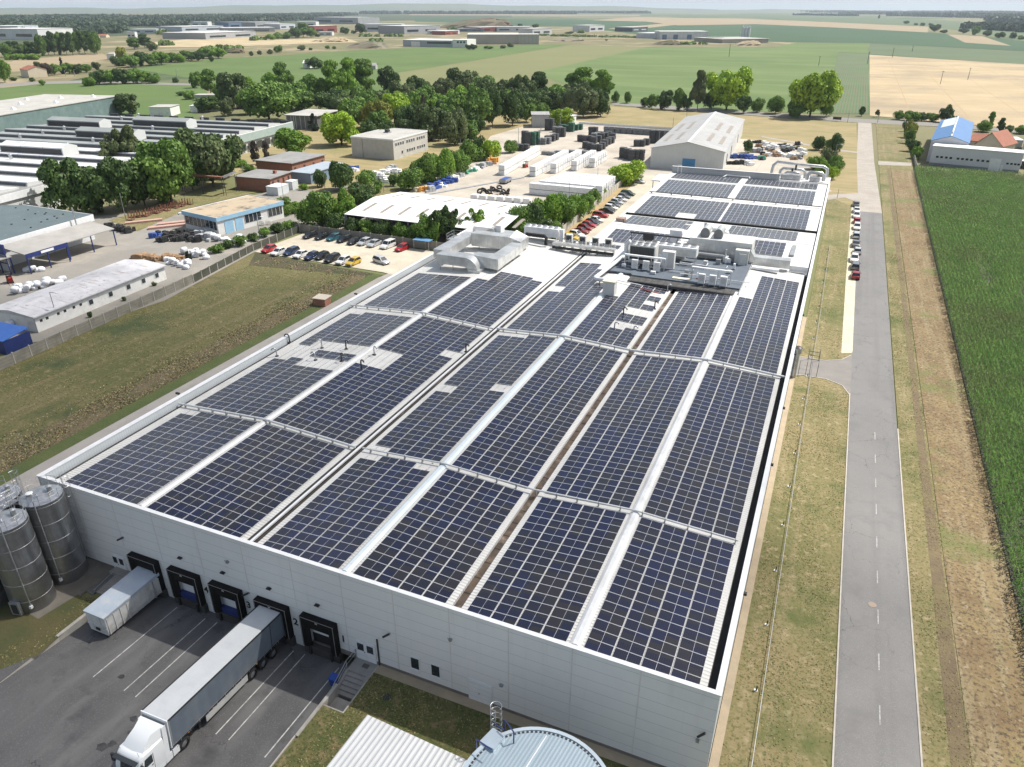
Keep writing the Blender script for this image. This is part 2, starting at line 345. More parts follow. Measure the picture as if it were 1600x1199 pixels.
sheet('side_path', px((1293, 305), (1340, 302), (1343, 318), (1320, 309), (1293, 313)), .03, old_road)
sheet('side_path', px((1372, 252), (1424, 255), (1424, 260), (1372, 258)), .03, old_road)
sheet('side_path', px((1190, 213), (1265, 226), (1265, 228.5), (1190, 215)), .045, old_road)
sheet('side_path', px((1310, 234), (1342, 238), (1342, 240), (1310, 236.5)), .03, old_road)
# manhole
mb = MB(); mb.cyl((60.3, 24.7, .0), (60.3, 24.7, DZ+.01), .38, .38, M('manhole_iron', (.30, .24, .19), rough=.8), 20)
mb.build('manhole_cover', label='round rusty manhole cover in the asphalt road', category='manhole cover')
# factory yards
sheet('factory_yard', px((500, 335), (640, 300), (700, 240), (760, 215), (860, 185), (960, 195), (1130, 215), (1240, 225), (1265, 262), (1300, 300), (1040, 300), (985, 290), (860, 370), (700, 392), (480, 360)), .013, yard_mat)
sheet('factory_yard', px((-60, 560), (-60, 400), (100, 340), (300, 330), (420, 300), (560, 290), (540, 330), (480, 350), (258, 470), (80, 530)), .009,
      M('worn_yard_asphalt', (.25, .235, .21), (.20, .19, .17), .06, .9, bump=.01, bsc=4, dirt=(.33, .3, .26), dsc=.08))
sheet('grass_patch', px((170, 345), (260, 318), (420, 285), (440, 292), (300, 325), (215, 362)), .03, lawn)
sheet('grass_patch', px((400, 262), (500, 228), (700, 215), (770, 208), (760, 222), (640, 262), (500, 300), (440, 290)), .03, straw)
sheet('grass_patch', px((440, 330), (500, 300), (600, 290), (640, 298), (600, 318), (500, 345)), .035, lawn)
sheet('meadow', px((190, 300), (350, 250), (460, 205), (560, 190), (800, 168), (960, 165), (950, 185), (760, 225), (700, 225), (540, 232), (400, 262), (200, 335)), .006, straw)
sheet('grass_strip', [(-12.7, 112), (-7.8, 112), (-9.8, 215), (-13, 215)], .03, M('tan_verge', (.36, .26, .13), (.28, .22, .10), .4, .95, bump=.05, bsc=3))
sheet('car_strip', [(-9, 108), (7, 108), (7, 216), (-12, 216)], .022, light_gravel)
# ---- sunken loading yard
def yz(y): return -1.15*(1+max(min(y, 0), -14)/14)
mb = MB(); ya = M('loading_yard_asphalt', (.112, .11, .11), (.08, .08, .082), .16, .8, bump=.006, bsc=14, detail=8, cracks=(.16, .004, (.045, .045, .045)), fine=((.15, .148, .145), 9, .55, .7), dirt=(.055, .055, .058), dsc=.28, dlo=.55, dhi=.72,
                streak=((.16, .158, .155), .3, 1, .25, 1, .5, .7))
N = 14
for i in range(N):
    y0, y1 = -14.2+i*14.2/N, -14.2+(i+1)*14.2/N
    mb.quad([(-7.4, y0, yz(y0)), (18.7, y0, yz(y0)), (18.7, y1, yz(y1)), (-7.4, y1, yz(y1))], ya)
mb.quad([(-9, -60, .03), (21, -60, .03), (18.7, -14.2, .03), (-7.4, -14.2, .03), (-9, -16, .03)], ya)
mb.quad([(-7.4, -14.3, .03), (18.7, -14.3, .03), (18.7, -14.19, 0), (-7.4, -14.19, 0)], ya)
mb.build('loading_yard')['kind'] = 'structure'
sheet('loading_yard', ccw([(-7.4, -14.2), (-7.4, -11.2), (-8.7, -13.4), (-12, -15.6), (-22, -20), (-60, -34), (-60, -60), (-8.8, -60), (-8.8, -20)]), .02, ya)
mb = MB()
for xa, ya0, xb, yb in ((-1.0, -10.6, -1.5, -.9), (2.6, -10.6, 2.1, -1), (4.0, -10.7, 3.5, -.9), (12.7, -10.8, 12.35, -.9), (14.0, -10.8, 13.55, -.8), (17.6, -10.9, 17.25, -.9)):
    for k in range(8):
        t0, t1 = k/8, (k+1)/8
        a = (xa+(xb-xa)*t0, ya0+(yb-ya0)*t0); b = (xa+(xb-xa)*t1, ya0+(yb-ya0)*t1)
        mb.quad([(a[0]-.05, a[1], yz(a[1])+.012), (a[0]+.05, a[1], yz(a[1])+.012), (b[0]+.05, b[1], yz(b[1])+.012), (b[0]-.05, b[1], yz(b[1])+.012)], M('worn_bay_paint', (.6, .59, .56), (.3, .3, .29), 2.5, .8))
mb.build('bay_marking')['kind'] = 'structure'
oil = M('oil_stain', (.03, .03, .032), (.06, .06, .06), 1.5, .6)
for i, (u, v, r) in enumerate(((188, 1053, .35), (160, 1168, .55), (175, 1163, .4), (208, 1122, .35), (202, 1144, .2))):
    x, y = G(u, v); mb = MB(); n = 14
    mb.quad([(x+math.cos(6.283*k/n)*r*random.uniform(.6, 1.1), y+math.sin(6.283*k/n)*r*random.uniform(.5, .9), max(yz(y), .0 if y < -14 else -9)+.04 if y < -14 else yz(y)+.045) for k in range(n)], oil)
    mb.build('oil_stain')['kind'] = 'structure'
mb = MB(); mb.box(18.7, 20.9, -5.3, -3.66, -1.3, -.86, concrete); mb.build('stair_forecourt')['kind'] = 'structure'
mb = MB(); mb.box(20.88, 21.0, -5.4, -.06, -1.4, .06, concrete); mb.box(18.7, 20.88, -5.4, -5.3, -1.4, .06, concrete); mb.build('retaining_wall', label='low concrete wall edging the foot of the entrance stairs', category='retaining wall')
mb = MB(); mb.box(-7.5, -7.38, -14.3, -8.8, -1.4, .045, kerb_m); mb.box(18.66, 18.78, -14.3, -8.6, -1.4, .08, kerb_m); mb.build('yard_kerb')['kind'] = 'structure'
# retaining walls
mb = MB(); mb.box(18.7, 19.0, -8.6, -3.2, -1.4, .12, concrete); mb.build('retaining_wall', label='low concrete retaining wall beside the stairs and the end loading bay', category='retaining wall')
mb = MB(); mb.box(-7.75, -7.4, -8.8, 0, -1.4, .12, concrete); mb.build('retaining_wall', label='low concrete retaining wall between the white container and the silos', category='retaining wall')
# ================================================================ THE MAIN FACTORY HALL WITH SOLAR ROOF
ZR, SL = 9.287, .059            # panel plane at the ridges, roof slope
sheet_roof = M('white_trapezoid_roof', (.66, .655, .63), (.58, .575, .55), .25, .5, ribs=(1, .33, .02), stripes=((1, .333, .06, (.42, .42, .41)),), dirt=(.46, .45, .42), dsc=.3, dlo=.55, dhi=.8)
sheet_roof_x = M('white_trapezoid_roof_across', (.72, .72, .70), (.66, .66, .64), .25, .45, ribs=(0, .33, .02), stripes=((0, .333, .05, (.5, .5, .49)),))
wall_panel = M('sandwich_panel_wall', (.76, .755, .745), (.73, .725, .715), .12, .5, stain=(.64, .63, .61), stripes=((2, 1.1, .035, (.44, .44, .45)),), dirt=(.70, .70, .70), dsc=.3)
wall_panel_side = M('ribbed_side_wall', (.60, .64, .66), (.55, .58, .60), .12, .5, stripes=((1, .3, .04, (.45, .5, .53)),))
seam_m = M('seam_strip', (.69, .66, .645), rough=.6)
coping = M('white_coping', (.74, .75, .76), (.66, .67, .68), 1, .4)
black_gutter = M('black_gutter_membrane', (.022, .022, .022), (.04, .04, .038), .8, .8)
rust = M('rusty_gutter', (.12, .085, .06), (.055, .042, .034), .9, .85, bump=.02, dirt=(.26, .21, .165), dsc=.35, dlo=.55, dhi=.65)
cap_m = M('ridge_cap_sheet', (.66, .67, .68), (.58, .59, .60), .8, .45, dirt=(.5, .5, .49), dsc=.7)
skylight = M('ridge_skylight', (.60, .66, .69), (.54, .61, .65), .3, .3, stripes=((1, 1.2, .05, (.5, .52, .54)),))
plinth = M('concrete_plinth', (.20, .18, .155), (.15, .135, .12), .8, .9)
hall = thing('factory_hall', 'long pale grey factory hall with the roof covered in rows of solar panels', 'factory building', (0, 0, 0))
def zr(x):                       # height of the roof sheet at x (front part)
    for r, a, b in ((-4.45, -17.4, 7.9), (18.3, 7.9, 28.3), (38.35, 28.3, 48.1)):
        if a <= x <= b: return ZR-.14-SL*abs(x-r)
    return 8.5
YE = 98.0                        # where the front part ends
mb = MB()
for a, r, b in ((-17.0, -4.45, 7.3), (8.5, 18.3, 27.9), (28.7, 38.35, 47.9)):
    for p, q in ((a, r), (r, b)):
        mb.hexa([(p, .25, 8.1), (q, .25, 8.1), (q, YE, 8.1), (p, YE, 8.1), (p, .25, zr(p)), (q, .25, zr(q)), (q, YE, zr(q)), (p, YE, zr(p))], sheet_roof)
# rear part with ridges across
def zb(y):
    pts = ((98, 8.75), (116, 9.42), (127.2, 8.86), (166.3, 9.62), (177.2, 9.2))
    for (a, za), (b, zb_) in zip(pts, pts[1:]):
        if a <= y <= b: return za+(zb_-za)*(y-a)/(b-a)-.14
    return 8.9
for p, q in ((98.0, 116), (116, 126.8), (128.0, 166.3), (166.3, 177.2)):
    mb.hexa([(7.2, p, 8.1), (48.3, p, 8.1), (48.3, q, 8.1), (7.2, q, 8.1), (7.2, p, zb(p)), (48.3, p, zb(p)), (48.3, q, zb(q)), (7.2, q, zb(q))], sheet_roof_x)
mb.build('roof', hall)
mb = MB()
# front wall built in strips round the openings
openings = [(-10.4, -8.6, -1.2, 1.85), (-6.6, -4.2, -.1, 2.6), (-1.5, .9, -.1, 2.6), (3.6, 6.1, -.1, 2.6), (8.9, 11.3, -.1, 2.6), (13.9, 16.4, -.1, 2.6)]
xs_ = [-17.75]; 
for a, b, z0, z1 in openings[1:]:
    mb.box(xs_[-1], a, 0, .25, -1.3, 9.25, wall_panel); mb.box(a, b, 0, .25, z1, 9.25, wall_panel); mb.box(a, b, 0, .25, -1.3, -.1, plinth); xs_.append(b)
mb.box(xs_[-1], 48.86, 0, .25, .35, 9.25, wall_panel)
mb.build('front_wall', hall)
mb = MB(); mb.box(16.4, 48.88, -.03, .24, -.2, .35, plinth); mb.build('plinth', hall); mb = MB(); mb.box(-17.75, -7.4, -.03, 0, -.2, .25, plinth)
mb.build('plinth', hall)
mb = MB()
for x in (-13.0, -8.0, -3.0, 2.2, 7.5, 12.8, 17.95, 23.0, 28.1, 33.2, 38.3, 43.4):
    mb.box(x-.05, x+.05, -.012, 0, (-.3 if x > 17 else 3.6 if x > -8.5 else .25), 9.2, seam_m); mb.build('wall_seam', hall); mb = MB()
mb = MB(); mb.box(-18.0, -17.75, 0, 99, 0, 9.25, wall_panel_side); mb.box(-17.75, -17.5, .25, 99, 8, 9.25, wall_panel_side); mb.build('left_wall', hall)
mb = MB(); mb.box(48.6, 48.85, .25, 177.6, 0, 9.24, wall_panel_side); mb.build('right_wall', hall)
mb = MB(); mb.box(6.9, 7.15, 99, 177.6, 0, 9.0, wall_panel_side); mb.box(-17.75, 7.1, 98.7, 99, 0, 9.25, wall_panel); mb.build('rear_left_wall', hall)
mb = MB(); mb.box(6.9, 36, 177.6, 178, 0, 10.75, M('grey_parapet_sheet', (.40, .41, .42), (.34, .35, .36), .3, .5, stripes=((0, .5, .05, (.28, .29, .3)),)))
mb.box(36, 48.85, 177.6, 178, 0, 9.3, wall_panel); mb.build('rear_wall', hall)
mb = MB()
mb.box(-18.05, 48.95, -.08, .3, 9.25, 9.33, coping); mb.box(-18.05, -17.45, .3, 99.1, 9.25, 9.33, coping); mb.box(48.5, 48.95, .3, 178, 9.25, 9.33, coping)
mb.box(6.8, 36.1, 177.5, 178.1, 10.75, 10.83, coping); mb.box(6.75, 7.25, 99.2, 177.5, 9.0, 9.1, coping)
mb.box(-17.45, 7.2, 98.6, 99.1, 9.25, 9.33, coping)
mb.build('coping', hall)
mb = MB()
mb.box(47.9, 48.6, .3, 98, 8.0, 8.15, black_gutter); mb.box(47.9, 47.96, .3, 98, 8.15, 8.5, black_gutter); mb.box(48.54, 48.6, .3, 98, 8.15, 8.95, black_gutter)
mb.build('edge_gutter', hall)
mb = MB(); mb.box(7.3, 8.5, .3, YE, 7.95, 8.1, rust); mb.box(7.3, 7.55, .3, YE, 8.1, 8.5, black_gutter); mb.box(7.62, 7.86, .3, YE, 8.35, 8.52, coping); mb.box(8.02, 8.4, .3, YE, 8.1, 8.3, black_gutter)
mb.build('valley_gutter', hall)
mb = MB(); mb.box(27.9, 28.7, .3, 80, 7.95, 8.25, rust)
for y in range(3, 80, 2): mb.box(27.92, 28.68, y, y+.12, 8.25, 8.3, rust)
mb.build('valley_gutter', hall)
mb = MB(); mb.box(7.2, 48.5, 126.8, 128.0, 8.3, 8.45, black_gutter); mb.box(7.0, 48.5, 127.75, 127.95, 8.45, 8.98, black_gutter)
mb.build('cross_gutter', hall)
mb = MB(); mb.box(-17.45, -17.05, .3, 98, 7.95, 8.3, black_gutter); mb.build('eave_gutter', hall)
for x, w, y1, mm in ((-4.45, .34, 71.5, cap_m), (18.3, .42, 88, skylight), (38.35, .42, 82, cap_m)):
    mb = MB(); z = zr(x)
    mb.loft([[(x-w, y, z-.1), (x-w, y, z+.08), (x-w*.4, y, z+.24), (x+w*.4, y, z+.24), (x+w, y, z+.08), (x+w, y, z-.1)] for y in (.32, y1)], mm)
    mb.build('ridge_cap', hall)
mb = MB(); mb.box(7.3, 48.3, 115.6, 116.4, 9.2, 9.36, coping); mb.build('ridge_cap', hall); mb = MB(); mb.box(7.3, 48.3, 165.9, 166.7, 9.4, 9.56, coping); mb.build('ridge_cap', hall); mb = MB(); mb.box(7.3, 48.3, 148.0, 149.2, 9.0, 9.2, sheet_roof_x)
mb.build('ridge_cap', hall)
mb = MB(); fast = M('roof_clamp', (.16, .16, .16), rough=.7)
for x0 in (17.0, 37.05, 46.9): # fasteners along the free margins
    y = 1.0
    while y < 78: mb.box(x0-.05+random.uniform(-.1, .1), x0+.05, y, y+.1, zr(x0), zr(x0)+.06, fast); y += random.uniform(.9, 1.5)
mb.build('roof_fastener', hall)['kind'] = 'stuff'
canopy = MB(); canopy.box(.5, 7.0, 180.5, 190, 5.6, 5.9, coping); 
for a, b in ((.8, 181), (.8, 189.5), (6.6, 181), (6.6, 189.5)): canopy.box(a, a+.2, b, b+.2, 0, 5.6, grey_metal)
o = canopy.build('canopy', label='flat white canopy at the far left corner of the hall', category='canopy')
# ---------------------------------------------------------------- solar panels
def cell_mat():
    m = bpy.data.materials.new('solar_cells'); m.use_nodes = True; nt = m.node_tree; b = nt.nodes['Principled BSDF']
    oi = _n(nt, 'ShaderNodeObjectInfo'); geo = _n(nt, 'ShaderNodeNewGeometry'); tc = _n(nt, 'ShaderNodeTexCoord')
    sn = _n(nt, 'ShaderNodeVectorMath', operation='SNAP'); sn.inputs[1].default_value = (1.0515, 1.0515, 90)
    nt.links.new(geo.outputs['Position'], sn.inputs[0])
    wn = _n(nt, 'ShaderNodeTexWhiteNoise'); nt.links.new(sn.outputs[0], wn.inputs['Vector'])
    n2 = noise(nt, geo.outputs['Position'], .09, 2)
    f = math_n(nt, 'ADD', math_n(nt, 'MULTIPLY', wn.outputs['Value'], .75), math_n(nt, 'MULTIPLY', ramp(nt, n2, .35, .65), .45))
    cr = _n(nt, 'ShaderNodeValToRGB'); nt.links.new(f, cr.inputs[0]); e = cr.color_ramp.elements
    e[0].position = 0; e[0].color = (.005, .010, .050, 1); e[1].position = 1.; e[1].color = (.020, .017, .018, 1)
    for p, c in ((.35, (.006, .009, .036, 1)), (.62, (.007, .008, .024, 1)), (.82, (.014, .014, .02, 1))):
        q = e.new(p); q.color = c
    sep = _n(nt, 'ShaderNodeSeparateXYZ'); nt.links.new(tc.outputs['Object'], sep.inputs[0]); out = cr.outputs[0]
    for ax in (0, 1):
        fr = math_n(nt, 'FRACT', math_n(nt, 'DIVIDE', math_n(nt, 'ADD', sep.outputs[ax], 50.0), .1655))
        out = mixc(nt, math_n(nt, 'LESS_THAN', fr, .07 if ax else .10), out, (.022, .027, .045))
    nt.links.new(out, b.inputs['Base Color']); b.inputs['Roughness'].default_value = .13; b.inputs['Specular IOR Level'].default_value = .5; b.inputs['Sheen Weight'].default_value = .32; b.inputs['Sheen Tint'].default_value = (1, .94, .86, 1); b.inputs['Sheen Roughness'].default_value = .35
    return m
cells = cell_mat()
frame_m = M('panel_frame_aluminium', (.74, .75, .77), rough=.45)
def add_panel(mb, x, y, w=2.03, h=1.022):
    x0, x1, y0, y1 = x-w/2, x+w/2, y-h/2, y+h/2; t = .017; z = 0
    mb.box(x0, x1, y0, y1, -.035, 0, frame_m)
    mb.quad([(x0+t, y0+t, .003), (x-.009, y0+t, .003), (x-.009, y1-t, .003), (x0+t, y1-t, .003)], cells)
    mb.quad([(x+.009, y0+t, .003), (x1-t, y0+t, .003), (x1-t, y1-t, .003), (x+.009, y1-t, .003)], cells)
mb = MB(); add_panel(mb, 0, 0); pan0 = mb.build('solar_panel'); pmesh = pan0.data; bpy.data.objects.remove(pan0)
rail_m = M('mounting_rail', (.6, .61, .62), rough=.4, metal=.6)
GRP_A = 'solar arrays on the roof of the long factory hall'
PX_, PY_ = 2.12, 1.0515
def array(label, x0, z0, y0, ncol, rows, tilt, rot=0, holes=(), order='near'):
    """ncol x rows grid; the empty sits at the lower left panel corner; tilt turns it about its own y (front part) or x (rear part)"""
    t = thing('solar_array', label, 'solar array', (x0, y0, z0), 0, GRP_A)
    if rot: t.rotation_euler = (tilt, 0, 0)
    else: t.rotation_euler = (0, tilt, 0)
    cellsxy = []
    for r in range(rows):
        for c in range(ncol):
            if any(a <= c <= b and p <= r <= q for a, b, p, q in holes): continue
            cellsxy.append(((c+.5)*PX_, (r+.5)*PY_) if not rot else ((c+.5)*PY_, (r+.5)*PX_))
    # rails below
    mb = MB(); W = ncol*(PY_ if rot else PX_); H = rows*(PX_ if rot else PY_)
    if rot:
        for r in range(rows):
            for f in (.28, .72): mb.box(.05, W-.05, (r+f)*PX_-.02, (r+f)*PX_+.02, -.09, -.036, rail_m)
    else:
        for c in range(ncol):
            for f in (.25, .75): mb.box((c+f)*PX_-.02, (c+f)*PX_+.02, .05, H-.05, -.09, -.036, rail_m)
    mb.build('mounting_rail', t)
    for i, (x, y) in enumerate(cellsxy[:99]):
        o = bpy.data.objects.new('solar_panel', pmesh); C.objects.link(o); o.parent = t; o.location = (x, y, 0)
        if rot: o.rotation_euler = (0, 0, math.pi/2)
    rest = cellsxy[99:]
    if rest:
        mb = MB()
        for x, y in rest:
            if rot:
                x0_, x1_, y0_, y1_ = x-.4975, x+.4975, y-1.0175, y+1.0175
                mb.box(x0_, x1_, y0_, y1_, -.035, 0, frame_m)
                for a, b in ((y0_+.018, y-.014), (y+.014, y1_-.018)):
                    mb.quad([(x0_+.018, a, .003), (x1_-.018, a, .003), (x1_-.018, b, .003), (x0_+.018, b, .003)], cells)
            else: add_panel(mb, x, y)
        o = mb.build('solar_panel', t); o['kind'] = 'stuff'; o['label'] = 'further rows of solar panels in this array'
    return t
AX = dict(A=(-15.60, 5, 1), B=(-3.90, 5, -1), C=(9.18, 4, 1), D=(18.97, 4, -1), E=(29.23, 4, 1), F=(38.96, 4, -1))
ph = dict(A='leftmost', B='second', C='third', D='fourth', E='fifth', F='rightmost')
def arr(L, y0, rows, seg, holes=(), dc=0, ncol=None):
    x0, n, up = AX[L]; w = n*PX_
    ang = -math.atan(SL) if up > 0 else math.atan(SL)
    z0 = ZR-SL*(w+1) if up > 0 else ZR-SL
    n2 = ncol or n
    seg_t = ('in the front row above the loading bays', 'in the long middle row', 'in the third row before the rooftop machinery')[seg]
    array(f'{ph[L]} array column of dark blue panels {seg_t}', x0+dc*PX_, z0+(SL*dc*PX_*up), y0, n2, rows, ang, 0, holes)
arr('A', .41, 16, 0, holes=((0, 0, 15, 15),)); arr('B', .41, 16, 0); arr('C', .41, 16, 0, holes=((0, 0, 15, 15), (3, 3, 15, 15)))
for L in 'DEF': arr(L, .41, 16, 0)
arr('A', 18.02, 32, 1, holes=((0, 0, 14, 16), (0, 1, 15, 18), (0, 0, 17, 18), (2, 4, 13, 15), (2, 4, 18, 20), (1, 1, 18, 20), (0, 0, 31, 31)))
arr('B', 18.02, 33, 1, holes=((0, 1, 16, 20), (4, 4, 23, 24)))
arr('C', 18.02, 33, 1, holes=((0, 0, 0, 0), (0, 0, 14, 15), (3, 3, 16, 17), (0, 1, 32, 32)))
for L in 'DEF': arr(L, 18.02, 33, 1)
arr('A', 54.0, 17, 2); arr('B', 54.0, 22, 2, holes=((0, 0, 17, 21), (4, 4, 21, 21)))
arr('C', 54.0, 33, 2, holes=((0, 0, 17, 19), (3, 3, 23, 32), (2, 2, 30, 32)))
arr('D', 54.0, 27, 2, holes=((0, 0, 18, 26), (3, 3, 21, 22), (2, 3, 12, 14), (2, 3, 7, 8), (3, 3, 17, 18), (2, 2, 6, 6)))
arr('E', 54.0, 25, 2); arr('F', 54.0, 37, 2, holes=((0, 0, 25, 36),))
def rarr(label, x0, y0, n, rows, holes=()):
    z0 = zb(y0)+.14; z1 = zb(y0+rows*PX_)+.14
    array(label, x0, z0, y0, n, rows, math.atan((z1-z0)/(rows*PX_)), 1, holes)
rarr('rear left array of upright panels behind the row of heat pumps', 9.2, 99.6, 17, 6, holes=((4, 16, 0, 0), (0, 16, 1, 1), (15, 16, 2, 3)))
rarr('small rear right array behind the rooftop duct house', 32.8, 106.3, 10, 4, holes=((0, 3, 0, 2), (0, 1, 3, 3)))
rarr('pale reflecting left array before the black cross gutter', 9.2, 117.3, 16, 4, holes=((12, 13, 2, 2),))
rarr('pale reflecting right array before the black cross gutter', 31.2, 117.3, 13, 4)
rarr('left array just behind the black cross gutter', 8.8, 128.9, 18, 8, holes=((9, 12, 0, 1),))
rarr('right array just behind the black cross gutter', 28.2, 128.9, 17, 8)
rarr('left array in the second last rear row', 8.6, 150.0, 17, 7)
rarr('right array in the second last rear row', 28.2, 150.0, 17, 7)
rarr('left array along the far grey parapet', 8.6, 167.6, 17, 4)
rarr('right array along the far silver ducts', 28.2, 167.6, 17, 4)
# ---------------------------------------------------------------- cross pipes over the roof
insul = M('pipe_insulation_sheet', (.66, .67, .67), (.56, .57, .57), .8, .5, .2)
band = M('pipe_band', (.2, .2, .2), rough=.6)
def roof_path(y, dz, x0, x1):
    xs = [x0]+[x for x in (-4.45, 7.9, 18.3, 28.3, 38.35) if x0 < x < x1]+[x1]
    return [(x, y, zr(x)+dz+(.12 if x in (7.9, 28.3) else 0)) for x in xs]
for y, x0, x1, lab, r in ((17.65, -17.3, 7.6, 'silver pipe crossing the roof from the left parapet to the first valley', .14), (17.6, 8.6, 47.6, 'cable tray pipe crossing the front part of the roof right of the first valley', .10),
                          (53.35, -17.3, 7.6, 'silver pipe crossing the left bay in the middle of the roof', .13), (53.35, 8.2, 48.5, 'silver pipe crossing the middle of the roof up to the right edge', .16)):
    t = thing('roof_pipe', lab, 'pipe', (0, 0, 0), 0, 'insulated pipes crossing the solar roof')
    P = roof_path(y, .38, x0, x1); mb = MB(); mb.tube(P, r, insul, 10); mb.build('pipe', t, smooth=40)
    mb = MB(); x = x0+1
    while x < x1:
        z = np.interp(x, [p[0] for p in P], [p[2] for p in P])
        mb.cyl((x-.02, y, z), (x+.02, y, z), r+.012, r+.012, band, 10); ms = MB(); ms.box(x-.04, x+.04, y-.14, y+.14, zr(x)-.02, z-r+.02, grey_metal); ms.build('support', t); mb.build('band', t); mb = MB(); x += 2.1
t = thing('roof_pipe', 'thin dark pipe on stands crossing the rear roof between panel rows', 'pipe'); mb = MB(); mb.tube([(7.4, 148.6, 9.55), (48.2, 148.6, 9.55)], .11, dark_metal); mb.build('pipe', t)
mb = MB(); [mb.box(x-.1, x+.1, 148.4, 148.8, 9.1, 9.6, dark_metal) for x in range(8, 48, 5)]; mb.build('support', t)
# goose-neck vents on the roof
def vent_proto(label, loc, rz, h=1.5, mat=galv):
    t = thing('roof_vent', label, 'roof vent', loc, rz, 'bent vent pipes standing on the solar roof')
    mb = MB(); mb.cyl((0, 0, 0), (0, 0, .12), .28, .2, dark_metal, 12); mb.build('flashing', t)
    mb = MB(); mb.tube([(0, 0, .05), (0, 0, h*.75)]+[(.32-.32*math.cos(a), 0, h*.75+.32*math.sin(a)) for a in (.6, 1.2, 1.8, 2.4, 3.0)], .095, mat, 8); mb.build('bent_pipe', t, smooth=50)
    return t
V = [(565, 578, 'tall dark vent pipe standing in the white gap of the second bay'), (585, 556, 'bent vent pipe at the rear edge of the white gap in the second bay'), (728, 545, 'vent pipe beside the small white gap near the first valley gutter'),
     (432, 552, 'vent pipe beside the left parapet, the nearer of the pair'), (452, 530, 'vent pipe beside the left parapet, the farther of the pair'), (503, 542, 'vent pipe in the left bay behind the short row of three panels'), (541, 546, 'vent pipe at the ridge behind the short row of three panels'),
     (493, 562, 'vent pipe in the left bay before the short row of three panels'), (534, 566, 'vent pipe at the ridge before the short row of three panels'),
     (960, 514, 'dark vent pipe between the white roof gaps, nearest'), (974, 491, 'curved silver vent hood above the upper white roof gap'), (990, 520, 'small black vent beside the rusty valley gutter'), (1023, 480, 'bent vent pipe at the rusty gutter near the machinery deck'), (1043, 452, 'short white vent pipe at the end of the rusty gutter')]
for i, (u, v, lab) in enumerate(V):
    x, y = G(u, v, 8.95); vent_proto(lab, (x, y, zr(x)), random.uniform(-.5, .5)+(math.pi if i in (3, 4, 5, 7) else 0), 1.1+random.uniform(0, .4), galv if i % 2 else dark_metal)
x, y = G(1238, 604, 0); 
t = thing('standpipe', 'stout grey-capped standpipe beside the drive at the right wall', 'pipe', (49.3, 73.0, 0)); mb = MB(); mb.cyl((0, 0, 0), (0, 0, 4.2), .38, .38, galv, 14); mb.build('shaft', t, smooth=40)
mb = MB(); mb.cyl((0, 0, 4.2), (0, 0, 5.0), .62, .62, galv, 14); mb.cyl((0, 0, 5.0), (0, 0, 5.25), .62, .3, dark_metal, 14); mb.build('cap', t, smooth=40)
# ================================================================ LOADING BAYS, DOORS, WALL FITTINGS (children of the hall)
dock_m = M('dock_shelter_black', (.009, .0085, .0085), (.015, .014, .0135), 1.5, .8, spec=.2)
trim_m = M('dock_trim', (.38, .36, .34), rough=.5)
door_w = M('sectional_door_white', (.78, .79, .80), (.72, .73, .74), .8, .5, stripes=((2, .5, .03, (.55, .55, .56)),))
blue_m = M('deep_blue_paint', (.018, .035, .16), (.015, .028, .12), 1, .5)
def text_mesh(name, body, size, mat, parent, loc, rot, ext=.006):
    cu = bpy.data.curves.new(name, 'FONT'); cu.body = body; cu.size = size; cu.extrude = ext; cu.align_x = 'CENTER'; cu.align_y = 'CENTER'; cu.resolution_u = 3; cu.offset = .028
    o = bpy.data.objects.new(name, cu); C.objects.link(o)
    bpy.context.view_layer.update(); dg = bpy.context.evaluated_depsgraph_get(); me = bpy.data.meshes.new_from_object(o.evaluated_get(dg))
    bpy.data.objects.remove(o); me.materials.clear(); me.materials.append(mat)
    o = bpy.data.objects.new(name, me); C.objects.link(o); o.parent = parent; o.location = loc; o.rotation_euler = rot; return o
docks = [(-7.15, -3.6, 'empty' if 0 else 'cont'), (-2.05, 1.55, 'door'), (3.05, 6.6, 'door'), (8.35, 11.9, 'truck'), (13.4, 17.0, 'half')]
